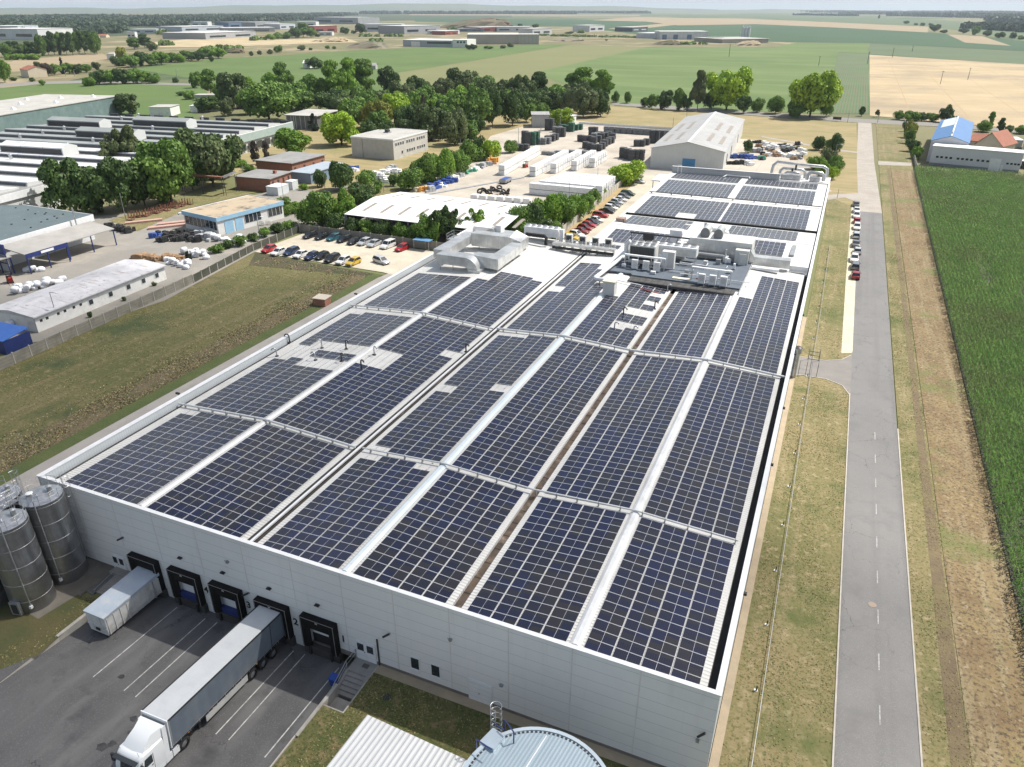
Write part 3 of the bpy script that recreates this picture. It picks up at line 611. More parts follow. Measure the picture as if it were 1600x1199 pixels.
for i, (x0, x1, kind) in enumerate(docks):
    t = MB(); d = -.62; zt, zb_ = 3.3, -.15
    t.box(x0, x0+.42, d, 0, zb_, zt, dock_m); t.box(x1-.42, x1, d, 0, zb_, zt, dock_m); t.box(x0+.42, x1-.42, d, 0, zt-.42, zt, dock_m)
    # sloping inner flaps
    t.hexa([(x0+.42, d+.02, zb_), (x0+.8, d+.25, zb_), (x0+.8, d+.3, zb_), (x0+.42, d+.07, zb_), (x0+.42, d+.02, 2.9), (x0+.8, d+.25, 2.9), (x0+.8, d+.3, 2.9), (x0+.42, d+.07, 2.9)], dock_m)
    t.hexa([(x1-.8, d+.25, zb_), (x1-.42, d+.02, zb_), (x1-.42, d+.07, zb_), (x1-.8, d+.3, zb_), (x1-.8, d+.25, 2.9), (x1-.42, d+.02, 2.9), (x1-.42, d+.07, 2.9), (x1-.8, d+.3, 2.9)], dock_m)
    t.box(x0+.42, x1-.42, d+.15, d+.2, 2.05, 2.9, dock_m)
    o = t.build('dock_shelter', hall)
    q = MB(); q.box(x0+.0, x1, d-.02, d, zt-.07, zt-.035, trim_m); q.box(x1-.1, x1-.065, d-.02, d, zb_, zt-.07, trim_m); q.box(x0+.06, x0+.09, d-.02, d, zb_, zt-.07, trim_m)
    if kind != 'cont': q.box((x0+x1)/2-.12, (x0+x1)/2+.12, d-.02, d, zt-.32, zt-.16, trim_m)
    q.build('edge_trim', o)
    xm = (x0+x1)/2; dz = {'cont': .2, 'door': .35, 'truck': 1.4, 'half': 1.05}[kind]
    q = MB(); q.box(xm-1.25, xm+1.25, .1, .16, dz if kind == 'half' else -.1, 2.6, door_w); dd = q.build('bay_door', hall)
    if kind == 'door': q = MB(); q.box(xm-1.2, xm+1.2, -.35, .09, -.12, .42, blue_m); q.build('dock_leveller', hall); 
    if kind == 'half': q = MB(); q.box(xm-1.2, xm+1.2, .17, .2, -.1, 1.05, M('dark_interior', (.02, .02, .022))); q.build('opening', hall)
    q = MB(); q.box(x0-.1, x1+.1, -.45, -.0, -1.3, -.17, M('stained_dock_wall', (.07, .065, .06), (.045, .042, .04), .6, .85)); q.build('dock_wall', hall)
    for bx in (x0+.55, x1-.75):
        q = MB(); q.box(bx, bx+.2, -.66, -.46, -1.0, -.2, black_rubber); q.build('bumper', hall)
blackp = M('black_lettering', (.012, .012, .014), rough=.6)
for n, x in (('4', 1.95), ('3', 7.02), ('2', 12.35), ('1', 17.45)): text_mesh('bay_number', n, 1.05, blackp, hall, (x, -.02, 1.62), (math.pi/2, 0, 0))
def wall_door(x0, x1, z0, z1, leaves=2, win=True):
    q = MB(); q.box(x0-.07, x1+.07, -.05, 0, z0, z1+.07, coping); o = q.build('door', hall)
    w = (x1-x0)/leaves
    for k in range(leaves):
        q = MB(); q.box(x0+k*w+.02, x0+(k+1)*w-.02, -.07, -.05, z0+.02, z1, door_w); q.build('leaf', o)
        if win: q = MB(); q.box(x0+k*w+.16, x0+(k+1)*w-.16, -.085, -.07, z0+1.1, z1-.2, glass); q.build('window', o)
    q = MB(); q.box(x0+w-.12, x0+w-.07, -.11, -.07, z0+.95, z0+1.05, dark_metal); q.build('handle', o)
wall_door(-10.35, -8.65, -.15, 1.9); wall_door(18.75, 20.7, 0, 2.1); wall_door(29.7, 31.7, 0, 2.25, 2, False)
for x0 in (24.2, 26.15):
    q = MB(); q.box(x0, x0+.92, -.05, 0, 1.12, 2.5, coping); o = q.build('window', hall); q = MB(); q.box(x0+.09, x0+.83, -.06, -.05, 1.22, 2.4, glass); q.build('pane', o)
    q = MB(); q.box(x0-.05, x0+.97, -.1, 0, 1.06, 1.12, coping); q.build('sill', o)
q = MB(); q.box(20.98, 21.1, -.1, 0, -.1, 3.1, dark_metal); q.build('conduit', hall)
for x in (-.4, 4.75, 10.0, 15.2):
    q = MB(); q.box(x-.22, x+.22, -.26, 0, 4.72, 4.84, dark_metal); q.box(x-.06, x+.06, -.3, -.1, 4.84, 4.92, dark_metal); q.build('wall_lamp', hall)
for x, z in ((-7.9, 4.75), (7.2, 3.2), (22.2, 4.2), (48.1, 5.2)):
    q = MB(); q.bar((x-.25, -.45, z-.12), (x+.2, -.1, z+.1), .13, .13, dark_metal); q.box(x+.12, x+.26, -.12, 0, z, z+.14, grey_metal); q.build('security_camera', hall)
for x, z in ((5.6, 6.3), (28.2, 6.0), (32.6, 2.9), (47.9, 4.3)):
    q = MB(); q.box(x-.12, x+.12, -.2, 0, z-.1, z+.12, grey_metal); q.bar((x, -.1, z), (x-.16, -.25, z+.25), .05, .05, galv); q.build('bracket_light', hall)
for y in (12.5, 47, 33.5, 64, 80):
    q = MB(); q.box(48.85, 49.2, y-.12, y+.12, 7.6, 7.85, dark_metal); q.build('side_lamp', hall)
for y in (19, 57):
    q = MB(); q.bar((-18.0, y, 8.7), (-18.8, y, 9.2), .08, .08, dark_metal); q.box(-19.0, -18.5, y-.12, y+.12, 9.1, 9.3, dark_metal); q.build('side_lamp', hall)
# stairs right
st_m = M('stair_concrete', (.30, .29, .27), (.24, .23, .215), .9, .9, bump=.006)
t = thing('entrance_stairs', 'concrete stairs with a landing and handrail below the white double door', 'stairs', (18.65, 0, 0))
mb = MB(); mb.box(0, 2.2, -1.5, -.03, -1.3, .0, st_m); mb.build('landing', t)
mb = MB()
for k in range(5): mb.box(.15, 1.95, -1.5-(k+1)*.38, -1.5-k*.38, -1.3, -.155*(k+1), st_m)
mb.build('step', t)
mb = MB(); mb.hexa([(1.95, -3.9, -1.3), (2.2, -3.9, -1.3), (2.2, -1.5, -1.3), (1.95, -1.5, -1.3), (1.95, -3.9, -.9), (2.2, -3.9, -.9), (2.2, -1.5, .02), (1.95, -1.5, .02)], st_m)
mb.hexa([(-.1, -3.9, -1.3), (.15, -3.9, -1.3), (.15, -1.5, -1.3), (-.1, -1.5, -1.3), (-.1, -3.9, -.9), (.15, -3.9, -.9), (.15, -1.5, .02), (-.1, -1.5, .02)], st_m); mb.build('stringer', t)
mb = MB(); mb.box(1.0, 1.6, -.8, -.35, .0, .012, M('door_mat', (.1, .095, .09))); mb.build('grate', t)
mb = MB(); rail = galv
for x in (.03,):
    mb.tube([(x, -.1, 1.0), (x, -1.5, 1.0), (x, -3.7, .1)], .03, rail, 6); mb.tube([(x, -.1, .55), (x, -1.5, .55), (x, -3.7, -.35)], .022, rail, 6)
    for y, z in ((-.1, 0), (-1.5, 0), (-3.7, -.95)): mb.cyl((x, y, z), (x, y, z+1.02), .03, .03, rail, 6)
mb.build('handrail', t)
# left loading pit / stairs
t = thing('side_steps', 'grimy concrete steps and grating between the silos and the white container', 'stairs', (-10.1, 0, 0))
mb = MB(); mb.box(0, 2.3, -.9, -.03, -.6, .42, st_m); mb.build('landing', t)
mb = MB()
for k in range(7): mb.box(.9, 2.2, -.9-(k+1)*.34, -.9-k*.34+.0, -.2, .40-.045*(k+1), st_m)
mb.build('step', t)
mb = MB(); mb.box(0, .9, -3.6, -.9, -.3, .12, M('steel_grating', (.12, .12, .12), (.08, .08, .08), 3, .6, .5, stripes=((1, .12, .04, (.3, .3, .3)),))); mb.build('grating', t)
mb = MB(); mb.tube([(.95, -1.1, .9), (.95, -3.5, .5)], .025, rail, 6); mb.build('handrail', t)
# blue bin
t = thing('waste_bin', 'small blue waste bin under the handrail of the right stairs', 'bin', (18.1, -2.7, yz(-2.7)))
mb = MB(); bl = M('blue_plastic', (.02, .07, .32), rough=.45)
mb.loft([[(-.24, -.22, .05), (.24, -.22, .05), (.24, .22, .05), (-.24, .22, .05)], [(-.3, -.3, .95), (.3, -.3, .95), (.3, .3, .95), (-.3, .3, .95)]], bl); mb.build('body', t)
mb = MB(); mb.hexa([(-.33, -.33, .95), (.33, -.33, .95), (.33, .34, .95), (-.33, .34, .95), (-.33, -.33, 1.0), (.33, -.33, 1.0), (.33, .34, 1.08), (-.33, .34, 1.08)], bl); mb.build('lid', t)
# ================================================================ ROLL-OFF CONTAINER
t = thing('roll_off_container', 'dirty white roll-off container with a grey lid backed into the leftmost loading bay', 'container', (-4.85, -3.5, yz(-5.6)))
dw = M('dirty_white_steel', (.62, .62, .60), (.50, .50, .49), .8, .6, dirt=(.36, .33, .28), dsc=.7, dlo=.55, dhi=.75)
L2, W2 = 3.15, 1.2
mb = MB(); mb.loft([[(-W2*.93, -L2, .35), (W2*.93, -L2, .35), (W2*.93, L2, .35), (-W2*.93, L2, .35)], [(-W2, -L2, .8), (W2, -L2, .8), (W2, L2, .8), (-W2, L2, .8)], [(-W2, -L2, 2.45), (W2, -L2, 2.45), (W2, L2, 2.45), (-W2, L2, 2.45)]], dw)
mb.build('hull', t)
mb = MB()
for y in np.linspace(-L2+.15, L2-.3, 9):
    for s in (-1, 1): mb.box(min(s*W2, s*(W2+.06)), max(s*W2, s*(W2+.06)), y, y+.1, .45, 2.3, dw)
mb.box(-W2-.05, W2+.05, -L2-.05, -L2, 1.1, 1.2, dw); mb.box(-.6, -.5, -L2-.05, -L2, .5, 2.4, dw); mb.box(.5, .6, -L2-.05, -L2, .5, 2.4, dw); mb.build('rib', t)
mb = MB(); lidm = M('container_lid', (.44, .50, .57), (.38, .44, .51), .5, .4, dirt=(.55, .56, .56), dsc=.8)
mb.hexa([(-W2-.08, -L2-.1, 2.45), (W2+.08, -L2-.1, 2.45), (W2+.08, L2, 2.45), (-W2-.08, L2, 2.45), (-W2-.08, -L2-.1, 2.62), (W2+.08, -L2-.1, 2.58), (W2+.08, L2, 2.78), (-W2-.08, L2, 2.85)], lidm); mb.build('lid', t)
mb = MB(); mb.box(W2+.1, W2+.16, L2-1.0, L2-.92, .4, 2.45, galv); mb.box(-.25, .25, -L2-.09, -L2-.05, .7, 1.0, dark_metal); mb.build('hook_bar', t)
for s in (-1, 1):
    for y in (-L2+.5, L2-.6):
        mb = MB(); mb.cyl((s*.8-.1, y, .18), (s*.8+.1, y, .18), .18, .18, dark_metal, 12); mb.build('roller', t)
mb = MB(); mb.box(-.9, -.75, -L2, L2, .2, .36, dark_metal); mb.box(.75, .9, -L2, L2, .2, .36, dark_metal); mb.build('skid', t)
# ================================================================ TRUCK
def wheel_mesh(r, w):
    mb = MB(); n = 20; prof = [(-w/2, r*.62), (-w/2, r*.93), (-w/2+.03, r), (w/2-.03, r), (w/2, r*.93), (w/2, r*.62)]
    mb.loft([[(x, rr*math.cos(2*math.pi*j/n), rr*math.sin(2*math.pi*j/n)) for j in range(n)] for x, rr in prof], black_rubber, caps=False)
    ty = mb; rb = MB(); rb.loft([[(x, rr*math.cos(2*math.pi*j/n), rr*math.sin(2*math.pi*j/n)) for j in range(n)] for x, rr in ((-w*.3, r*.62), (-w*.12, r*.3), (-w*.2, r*.1), (w*.2, r*.1), (w*.12, r*.3), (w*.3, r*.62))], galv)
    return ty, rb
def add_wheel(t, x, y, z, r, w, tym=None):
    ty, rb = wheel_mesh(r, w); o = ty.build('wheel', t, smooth=40, loc=(x, y, z)); rb.build('rim', o, smooth=30); return o
truck_white = M('truck_white_paint', (.80, .82, .83), (.76, .78, .79), .4, .28, coat=.4)
curtain = M('grey_blue_curtain', (.135, .165, .20), (.115, .14, .175), .6, .55, ribs=(1, .95, .012), dirt=(.17, .185, .2), dsc=.5, stripes=((1, .0, .0, (0, 0, 0)),) if 0 else (), bump=.01, bsc=2)
roof_tarp = M('trailer_roof_tarp', (.53, .55, .56), (.47, .49, .505), .6, .45, stripes=((1, 1.05, .05, (.52, .54, .56)),), dirt=(.55, .57, .58), dsc=.5)
chassis = M('truck_chassis', (.03, .032, .04), rough=.6)
trk = thing('semi_truck', 'white semi truck with a grey-blue curtain trailer reversed into loading bay two', 'truck', (10.12, -.35, -1.13), 0)
trk.rotation_euler = (-math.atan(1.15/14), 0, R(1.2))
TL = 13.6
mb = MB(); mb.box(-1.25, 1.25, -TL, 0, 1.2, 1.34, chassis); mb.box(-.5, .5, -TL+.5, -.3, .75, 1.2, chassis); mb.build('chassis', trk)
mb = MB(); mb.box(-1.27, 1.27, -TL+.05, -.05, 1.34, 3.86, curtain); mb.build('curtain', trk)
mb = MB(); mb.hexa([(-1.2, -TL, 3.9), (1.2, -TL, 3.9), (1.2, 0, 3.9), (-1.2, 0, 3.9), (-1.12, -TL, 3.99), (1.12, -TL, 3.99), (1.12, 0, 3.99), (-1.12, 0, 3.99)], roof_tarp); mb.build('roof', trk)
mb = MB()
for s in (-1, 1):
    mb.box(min(s*1.2, s*1.285), max(s*1.2, s*1.285), -TL, 0, 3.86, 3.96, dark_metal); mb.box(min(s*1.24, s*1.3), max(s*1.24, s*1.3), -TL, 0, 1.26, 1.38, chassis)
    mb.box(min(s*1.245, s*1.29), max(s*1.245, s*1.29), -TL, -TL+.12, 1.3, 3.9, grey_metal); mb.box(min(s*1.245, s*1.29), max(s*1.245, s*1.29), -2.2, -2.14, 1.3, 3.9, chassis)
mb.build('frame_rail', trk)
mb = MB(); mb.box(-1.27, 1.27, -TL-.09, -TL, 1.3, 3.98, truck_white); mb.box(-1.1, 1.1, -TL-.14, -TL-.09, 3.55, 3.9, roof_tarp); mb.build('front_board', trk)
mb = MB()
for y in np.arange(-TL+.8, -.4, .95):
    for s in (-1, 1): mb.box(min(s*1.28, s*1.31), max(s*1.28, s*1.31), y, y+.05, 1.2, 1.5, galv)
for s in (-1, 1): mb.box(min(s*1.285, s*1.3), max(s*1.285, s*1.3), -TL+.1, -.1, 1.43, 1.46, galv)
mb.build('buckle_strip', trk)
mb = MB(); side_w = M('side_guard', (.56, .56, .54), (.46, .46, .44), 1, .5)
for s in (-1, 1): mb.box(min(s*1.2, s*1.25), max(s*1.2, s*1.25), -TL+3.4, -TL+8.2, .5, 1.12, side_w)
mb.build('side_guard', trk)
mb = MB(); mb.box(-.9, -.75, -TL+2.9, -TL+3.1, .1, 1.2, chassis); mb.box(.75, .9, -TL+2.9, -TL+3.1, .1, 1.2, chassis); mb.build('landing_leg', trk)
for y in (-2.0, -3.35, -4.7):
    for s in (-1, 1): add_wheel(trk, s*1.05, y, .52, .52, .34)
yr = -TL+1.15
for s in (-1, 1): add_wheel(trk, s*.98, yr, .52, .52, .5)
yf = -TL-2.2
mb = MB(); mb.box(-.45, .45, yf-.6, -TL+2.0, .65, .98, chassis); mb.build('tractor_frame', trk)
for s in (-1, 1): add_wheel(trk, s*1.05, yf, .52, .52, .32)
mb = MB()
for s in (-1, 1):
    for k in range(3): mb = MB(); mb.box(min(s*.75, s*1.22), max(s*.75, s*1.22), yf+.85+k*.68, yf+1.45+k*.68, .35, 1.0, truck_white); mb.build('side_fairing', trk)
for s in (-1, 1):
    mb = MB(); mb.loft([[(s*.72, yr-.75+.0, .9), (s*1.24, yr-.75, .9), (s*1.24, yr-.7, .95), (s*.72, yr-.7, .95)], [(s*.72, yr-.3, 1.12), (s*1.24, yr-.3, 1.12), (s*1.24, yr-.3, 1.16), (s*.72, yr-.3, 1.16)], [(s*.72, yr+.3, 1.12), (s*1.24, yr+.3, 1.12), (s*1.24, yr+.3, 1.16), (s*.72, yr+.3, 1.16)]], chassis); mb.build('mudguard', trk)
# cab: lofted from the side profile
yb, yc = -TL-.62, -TL-2.98
prof = [(.32, yc+.02), (.95, yc-.08), (1.55, yc-.06), (1.62, yc-.03), (2.45, yc+.22), (2.7, yc+.42)]
def sec(z, yfr, w, yback=None, nose=.12):
    yback = yb if yback is None else yback
    return [(-w, yback, z), (-w, yfr+.25, z), (-w+.14, yfr+.06, z), (-w*.5, yfr-nose*.2, z), (0, yfr-nose*.3, z), (w*.5, yfr-nose*.2, z), (w-.14, yfr+.06, z), (w, yfr+.25, z), (w, yback, z)]
mb = MB(); S = [sec(.35, yc+.05, 1.18), sec(.9, yc-.05, 1.23), sec(1.5, yc-.04, 1.24), sec(1.75, yc, 1.24), sec(2.55, yc+.24, 1.2), sec(2.78, yc+.42, 1.16), sec(2.86, yc+.62, 1.08)]
mb.loft([list(reversed(q)) for q in S][::-1] if 0 else S, truck_white); cab = mb.build('cab', trk, smooth=35)
mb = MB()   # windscreen, follows the nose
A_ = sec(1.72, yc-.015, 1.08); B_ = sec(2.5, yc+.2, 1.05)
for j in range(2, 6): mb.quad([A_[j], A_[j+1], B_[j+1], B_[j]], glass)
mb.build('windscreen', cab)
mb = MB(); mb.box(-1.0, 1.0, yc-.17, yc-.05, .95, 1.5, M('grille_dark', (.05, .055, .06), rough=.5, stripes=((2, .13, .04, (.3, .3, .31)),))); mb.build('grille', cab)
mb = MB(); mb.box(-1.16, 1.16, yc-.22, yc+.2, .3, .72, truck_white); mb.build('bumper', cab)
mb = MB(); mb.box(-.26, .26, yc-.235, yc-.22, .42, .54, M('plate_white', (.7, .7, .68))); mb.build('number_plate', cab)
mb = MB(); mb.hexa([(-1.1, yc-.12, 2.52), (1.1, yc-.12, 2.52), (1.1, yc+.2, 2.62), (-1.1, yc+.2, 2.62), (-1.1, yc-.12, 2.55), (1.1, yc-.12, 2.55), (1.1, yc+.2, 2.65), (-1.1, yc+.2, 2.65)], M('sun_visor', (.04, .045, .05), rough=.3)); mb.build('sun_visor', cab)
for x in (-.5, .35): mb = MB(); mb.bar((x, yc-.13, 1.66), (x+.55, yc+.02, 2.1), .03, .03, black_rubber); mb.build('wiper', cab)
for x in (-.9, .9): mb = MB(); mb.cyl((x, yc+.5, 2.84), (x, yc+.4, 3.35), .015, .008, dark_metal, 5); mb.build('antenna', cab)
mb = MB()
for s in (-1, 1):
    for yy in (yc+.38, yc+1.32): mb.box(min(s*1.235, s*1.25), max(s*1.235, s*1.25), yy, yy+.025, 1.0, 2.5, M('seam_dark', (.12, .12, .12)))
    mb.box(min(s*1.24, s*1.26), max(s*1.24, s*1.26), yc+1.1, yc+1.24, 1.5, 1.56, dark_metal)
mb.build('door_seam', cab)
for s in (-1, 1):
    for k, yy in enumerate(np.arange(-TL+1.5, -.5, 2.6)): mb = MB(); mb.box(min(s*1.3, s*1.32), max(s*1.3, s*1.32), yy, yy+.12, 1.26, 1.33, M('amber_marker', (.6, .25, .03), rough=.3)); mb.build('marker_light', trk)
for s in (-1, 1):
    mb = MB(); mb.box(min(s*.72, s*1.12), max(s*.72, s*1.12), yc-.16, yc+.1, .74, .95, M('headlight_glass', (.6, .62, .64), rough=.15)); mb.build('headlight', cab)
    mb = MB(); mb.hexa([(s*1.236, yc+.45, 1.75), (s*1.25, yc+.45, 1.75), (s*1.25, yc+1.25, 1.75), (s*1.236, yc+1.25, 1.75), (s*1.19, yc+.62, 2.45), (s*1.215, yc+.62, 2.45), (s*1.215, yc+1.25, 2.45), (s*1.19, yc+1.25, 2.45)], glass); mb.build('side_window', cab)
    mb = MB(); mb.box(min(s*1.3, s*1.55), max(s*1.3, s*1.55), yc+.12, yc+.26, 1.75, 2.45, dark_metal); mb.bar((s*1.2, yc+.3, 2.4), (s*1.4, yc+.2, 2.4), .05, .05, dark_metal); mb.build('mirror', cab)
    mb = MB(); mb.box(min(s*.85, s*1.24), max(s*.85, s*1.24), yf-.62, yf+.62, .9, 1.04, truck_white); mb.build('step', cab)
mb = MB()   # air deflector with swept wings
mb.loft([[(-.98, yc+.75, 2.84), (0, yc+.66, 2.86), (.98, yc+.75, 2.84), (1.08, yb+.1, 2.84), (-1.08, yb+.1, 2.84)], [(-.88, yc+1.15, 3.25), (0, yc+1.05, 3.3), (.88, yc+1.15, 3.25), (1.1, yb+.2, 3.25), (-1.1, yb+.2, 3.25)],
         [(-.8, yc+1.75, 3.6), (0, yc+1.7, 3.68), (.8, yc+1.75, 3.6), (1.12, yb+.35, 3.74), (-1.12, yb+.35, 3.74)]], truck_white); mb.build('air_deflector', cab, smooth=30)
for s in (-1, 1):
    mb = MB(); mb.hexa([(s*1.2, yb-.05, .9), (s*1.24, yb-.05, .9), (s*1.24, yb+.35, .9), (s*1.2, yb+.35, .9), (s*1.1, yb+.1, 3.7), (s*1.14, yb+.1, 3.7), (s*1.14, yb+.5, 3.7), (s*1.1, yb+.5, 3.7)], truck_white); mb.build('side_flap', cab)
# ================================================================ SILOS
steel = M('weathered_steel', (.36, .365, .37), (.28, .283, .285), .35, .34, .85, stripes=(), dirt=(.21, .205, .195), dsc=.3, dlo=.45, dhi=.7, streak=((.42, .43, .45), 1.2, 1, 1, .08, .5, .7))  # grimy steel; lighter vertical streaks in the colour imitate reflections
def silo(x, y, r, h, label, lad=1.0):
    t = thing('storage_silo', label, 'silo', (x, y, 0), 0, 'steel silos at the left corner of the hall')
    mb = MB(); n = 40; secs = []
    for z, rr in ((0, r), (h, r)): secs.append([(rr*math.cos(-2*math.pi*j/n), rr*math.sin(-2*math.pi*j/n), z) for j in range(n)])
    mb.loft([list(reversed(s_)) for s_ in secs], steel); mb.build('shell', t, smooth=30)
    mb = MB(); mb.loft([[(rr*math.cos(2*math.pi*j/n), rr*math.sin(2*math.pi*j/n), z) for j in range(n)] for z, rr in ((h+.01, r), (h+.45, r*.25), (h+.5, .12))], galv); mb.build('roof', t, smooth=20)
    for z in np.arange(1.4, h, 1.95):
        mb = MB(); mb.loft([[((r+a)*math.cos(2*math.pi*j/n), (r+a)*math.sin(2*math.pi*j/n), z+b) for j in range(n)] for a, b in ((0, -.03), (.02, -.022), (.02, .022), (0, .03))], galv, caps=False); mb.build('hoop', t)
    mb = MB()
    for z in (h+.55, h+1.05): mb.tube([((r-.03)*math.cos(a), (r-.03)*math.sin(a), z) for a in np.linspace(lad+.4, lad+5.9, 28)], .022, galv, 5)
    for a in np.linspace(lad+.4, lad+5.9, 12): mb.cyl(((r-.03)*math.cos(a), (r-.03)*math.sin(a), h), ((r-.03)*math.cos(a), (r-.03)*math.sin(a), h+1.05), .02, .02, galv, 5)
    mb.build('guard_rail', t)
    mb = MB(); cx, cy = math.cos(-.9), math.sin(-.9); mb.tube([((r+.1)*cx, (r+.1)*cy, .8), ((r+.1)*cx, (r+.1)*cy, h+.7), (r*.8*cx, r*.8*cy, h+1.1), (r*.5*cx, r*.5*cy, h+.9), (r*.4*cx, r*.4*cy, h+.4)], .06, galv, 8)
    mb.build('fill_pipe', t, smooth=40)
    mb = MB(); mb.box((r+.1)*cx-.12, (r+.1)*cx+.12, (r+.1)*cy-.12, (r+.1)*cy+.12, .7, 1.0, coping); mb.build('coupling', t)
    mb = MB(); mb.cyl((-r*.3, -r*.35, h+.1), (-r*.3, -r*.35, h+.55), .3, .3, galv, 16); mb.cyl((-r*.3, -r*.35, h+.55), (-r*.3, -r*.35, h+.62), .34, .2, coping, 16); mb.build('hatch', t)
    mb = MB(); mb.cyl((r*.35, r*.3, h+.2), (r*.35, r*.3, h+.95), .22, .22, galv, 12); mb.cyl((r*.35, r*.3, h+.95), (r*.35, r*.3, h+1.05), .3, .1, galv, 12); mb.build('dust_filter', t)
    # ladder with cage
    lx, ly = math.cos(lad), math.sin(lad); tx, ty_ = -ly, lx; mb = MB()
    for s in (-.22, .22): mb.cyl(((r+.15)*lx+s*tx, (r+.15)*ly+s*ty_, 1), ((r+.15)*lx+s*tx, (r+.15)*ly+s*ty_, h+1.4), .025, .025, galv, 5)
    for z in np.arange(1, h+1.3, .35): mb.cyl(((r+.15)*lx-.22*tx, (r+.15)*ly-.22*ty_, z), ((r+.15)*lx+.22*tx, (r+.15)*ly+.22*ty_, z), .014, .014, galv, 4)
    mb.build('ladder', t)
    mb = MB()
    for z in np.arange(3, h+1.6, 1.1): mb.tube([((r+.15)*lx+.36*math.cos(a)*tx+.6*math.sin(a)*lx, (r+.15)*ly+.36*math.cos(a)*ty_+.6*math.sin(a)*ly, z) for a in np.linspace(0, math.pi, 9)], .016, galv, 4)
    for a in np.linspace(.3, 2.8, 5): mb.cyl(((r+.15)*lx+.36*math.cos(a)*tx+.6*math.sin(a)*lx, (r+.15)*ly+.36*math.cos(a)*ty_+.6*math.sin(a)*ly, 3), ((r+.15)*lx+.36*math.cos(a)*tx+.6*math.sin(a)*lx, (r+.15)*ly+.36*math.cos(a)*ty_+.6*math.sin(a)*ly, h+1.5), .012, .012, galv, 4)
    mb.build('ladder_cage', t)
    return t
SH_ = 9.5
s1 = silo(-13.7, -6.4, 1.85, SH_, 'steel silo nearest the camera with a hatch at its foot', 2.2)
mb = MB(); mb.box(-.5, .5, -2.12, -1.85, .15, 1.6, galv); mb.box(-.3, .3, -2.16, -2.12, .35, 1.4, dark_metal); mb.build('foot_hatch', s1)
s1.rotation_euler = (0, 0, R(12))
silo(-14.2, -2.4, 1.85, SH_, 'steel silo standing right against the hall corner', 1.2)
silo(-17.9, -3.9, 1.8, SH_, 'steel silo behind the nearer ones with its hatch ringed by railings', 1.8)
silo(-17.5, -8.3, 1.8, SH_, 'leftmost steel silo, mostly cut off by the photo edge', 2.6)
t = thing('walkway', 'steel railing walkway joining the silo tops', 'walkway', (-15.8, -5.0, SH_)); mb = MB(); mb.box(-.5, .5, -1.2, 1.2, .02, .08, galv); mb.build('deck', t)
mb = MB()
for x in (-.5, .5):
    for z in (.55, 1.05): mb.tube([(x, -1.2, z), (x, 1.2, z)], .025, galv, 5)
    for y in (-1.2, 0, 1.2): mb.cyl((x, y, 0), (x, y, 1.05), .02, .02, galv, 5)
mb.build('railing', t)
# ================================================================ LOW HALL AND ROUND TANK AT THE BOTTOM EDGE
low_roof = M('white_ribbed_low_roof', (.62, .63, .63), (.56, .57, .57), .3, .4, stripes=((0, .42, .05, (.40, .41, .42)),), ribs=(0, .42, .02))
t = thing('low_hall', 'low building with a bright white ribbed roof at the bottom edge', 'building', (0, 0, 0))
ang = 0
pts = [G(574, 1117, 3.6), G(738, 1192, 3.6)]
(xa, ya_), (xb, yb_) = pts
t.location = (xa, ya_, 0); t.rotation_euler = (0, 0, math.atan2(yb_-ya_, xb-xa)); Wd = math.dist(*pts)+.5
mb = MB(); mb.box(.15, Wd-.15, -14, -.15, 0, 3.5, wall_panel); mb.build('wall', t); mb = MB(); mb.hexa([(0, -14.2, 3.5), (Wd, -14.2, 3.5), (Wd, 0, 3.5), (0, 0, 3.5), (0, -14.2, 3.7), (Wd, -14.2, 3.7), (Wd, 0, 3.62), (0, 0, 3.62)], low_roof); mb.build('roof', t)
tank_roof = M('tank_roof_sheet', (.36, .44, .49), (.32, .40, .45), .3, .42, .25, stripes=((0, .26, .03, (.31, .385, .43)),), ribs=(0, .26, .004))
TZ = 6.4
cxp, cyp = G(858, 1138, TZ); tr = 5.1
t = thing('round_tank', 'round pale blue tank with a ribbed lid and caged ladder at the bottom edge', 'tank', (cxp+1.0, cyp-tr, 0))
t.rotation_euler = (0, 0, R(-8)); n = 64
mb = MB(); mb.loft([[(tr*.985*math.cos(2*math.pi*j/n), tr*.985*math.sin(2*math.pi*j/n), z) for j in range(n)] for z in (0, TZ-.05)], tank_roof, caps=False); mb.build('shell', t, smooth=30)
mb = MB(); mb.quad([(tr*.97*math.cos(2*math.pi*j/n), tr*.97*math.sin(2*math.pi*j/n), TZ) for j in range(n)], tank_roof); mb.build('roof', t)
mb = MB(); rim = M('tank_rim', (.50, .58, .64), rough=.4, metal=.3)
mb.loft([[(r_*math.cos(2*math.pi*j/n), r_*math.sin(2*math.pi*j/n), z) for j in range(n)] for r_, z in ((tr*.99, TZ-.12), (tr*1.01, TZ-.12), (tr*1.01, TZ+.07), (tr*.96, TZ+.07), (tr*.96, TZ+.0))], rim, caps=False); mb.build('rim', t, smooth=30)
mb = MB()
for j in range(0, 100): 
    a = 2*math.pi*j/100; mb.bar((tr*.925*math.cos(a), tr*.925*math.sin(a), TZ+.02), (tr*.95*math.cos(a)-.0, tr*.95*math.sin(a), TZ+.02), .16, .03, dark_metal)
mb.build('rim_slot', t)
mb = MB(); mb.box(-1.6, -1.52, -4.2, 4.3, TZ+.0, TZ+.035, coping); mb.box(.9, .95, -4.2, 2.3, TZ, TZ+.03, rim); mb.build('seam', t)
hx, hy = -tr*.86, tr*.42
mb = MB(); mb.hexa([(hx-.8, hy-.7, TZ-.3), (hx+.4, hy-.8, TZ-.3), (hx+.5, hy+.5, TZ-.3), (hx-.6, hy+.7, TZ-.3), (hx-.8, hy-.7, TZ+.15), (hx+.4, hy-.8, TZ+.35), (hx+.5, hy+.5, TZ+.35), (hx-.6, hy+.7, TZ+.15)], rim); mb.build('hatch_box', t)
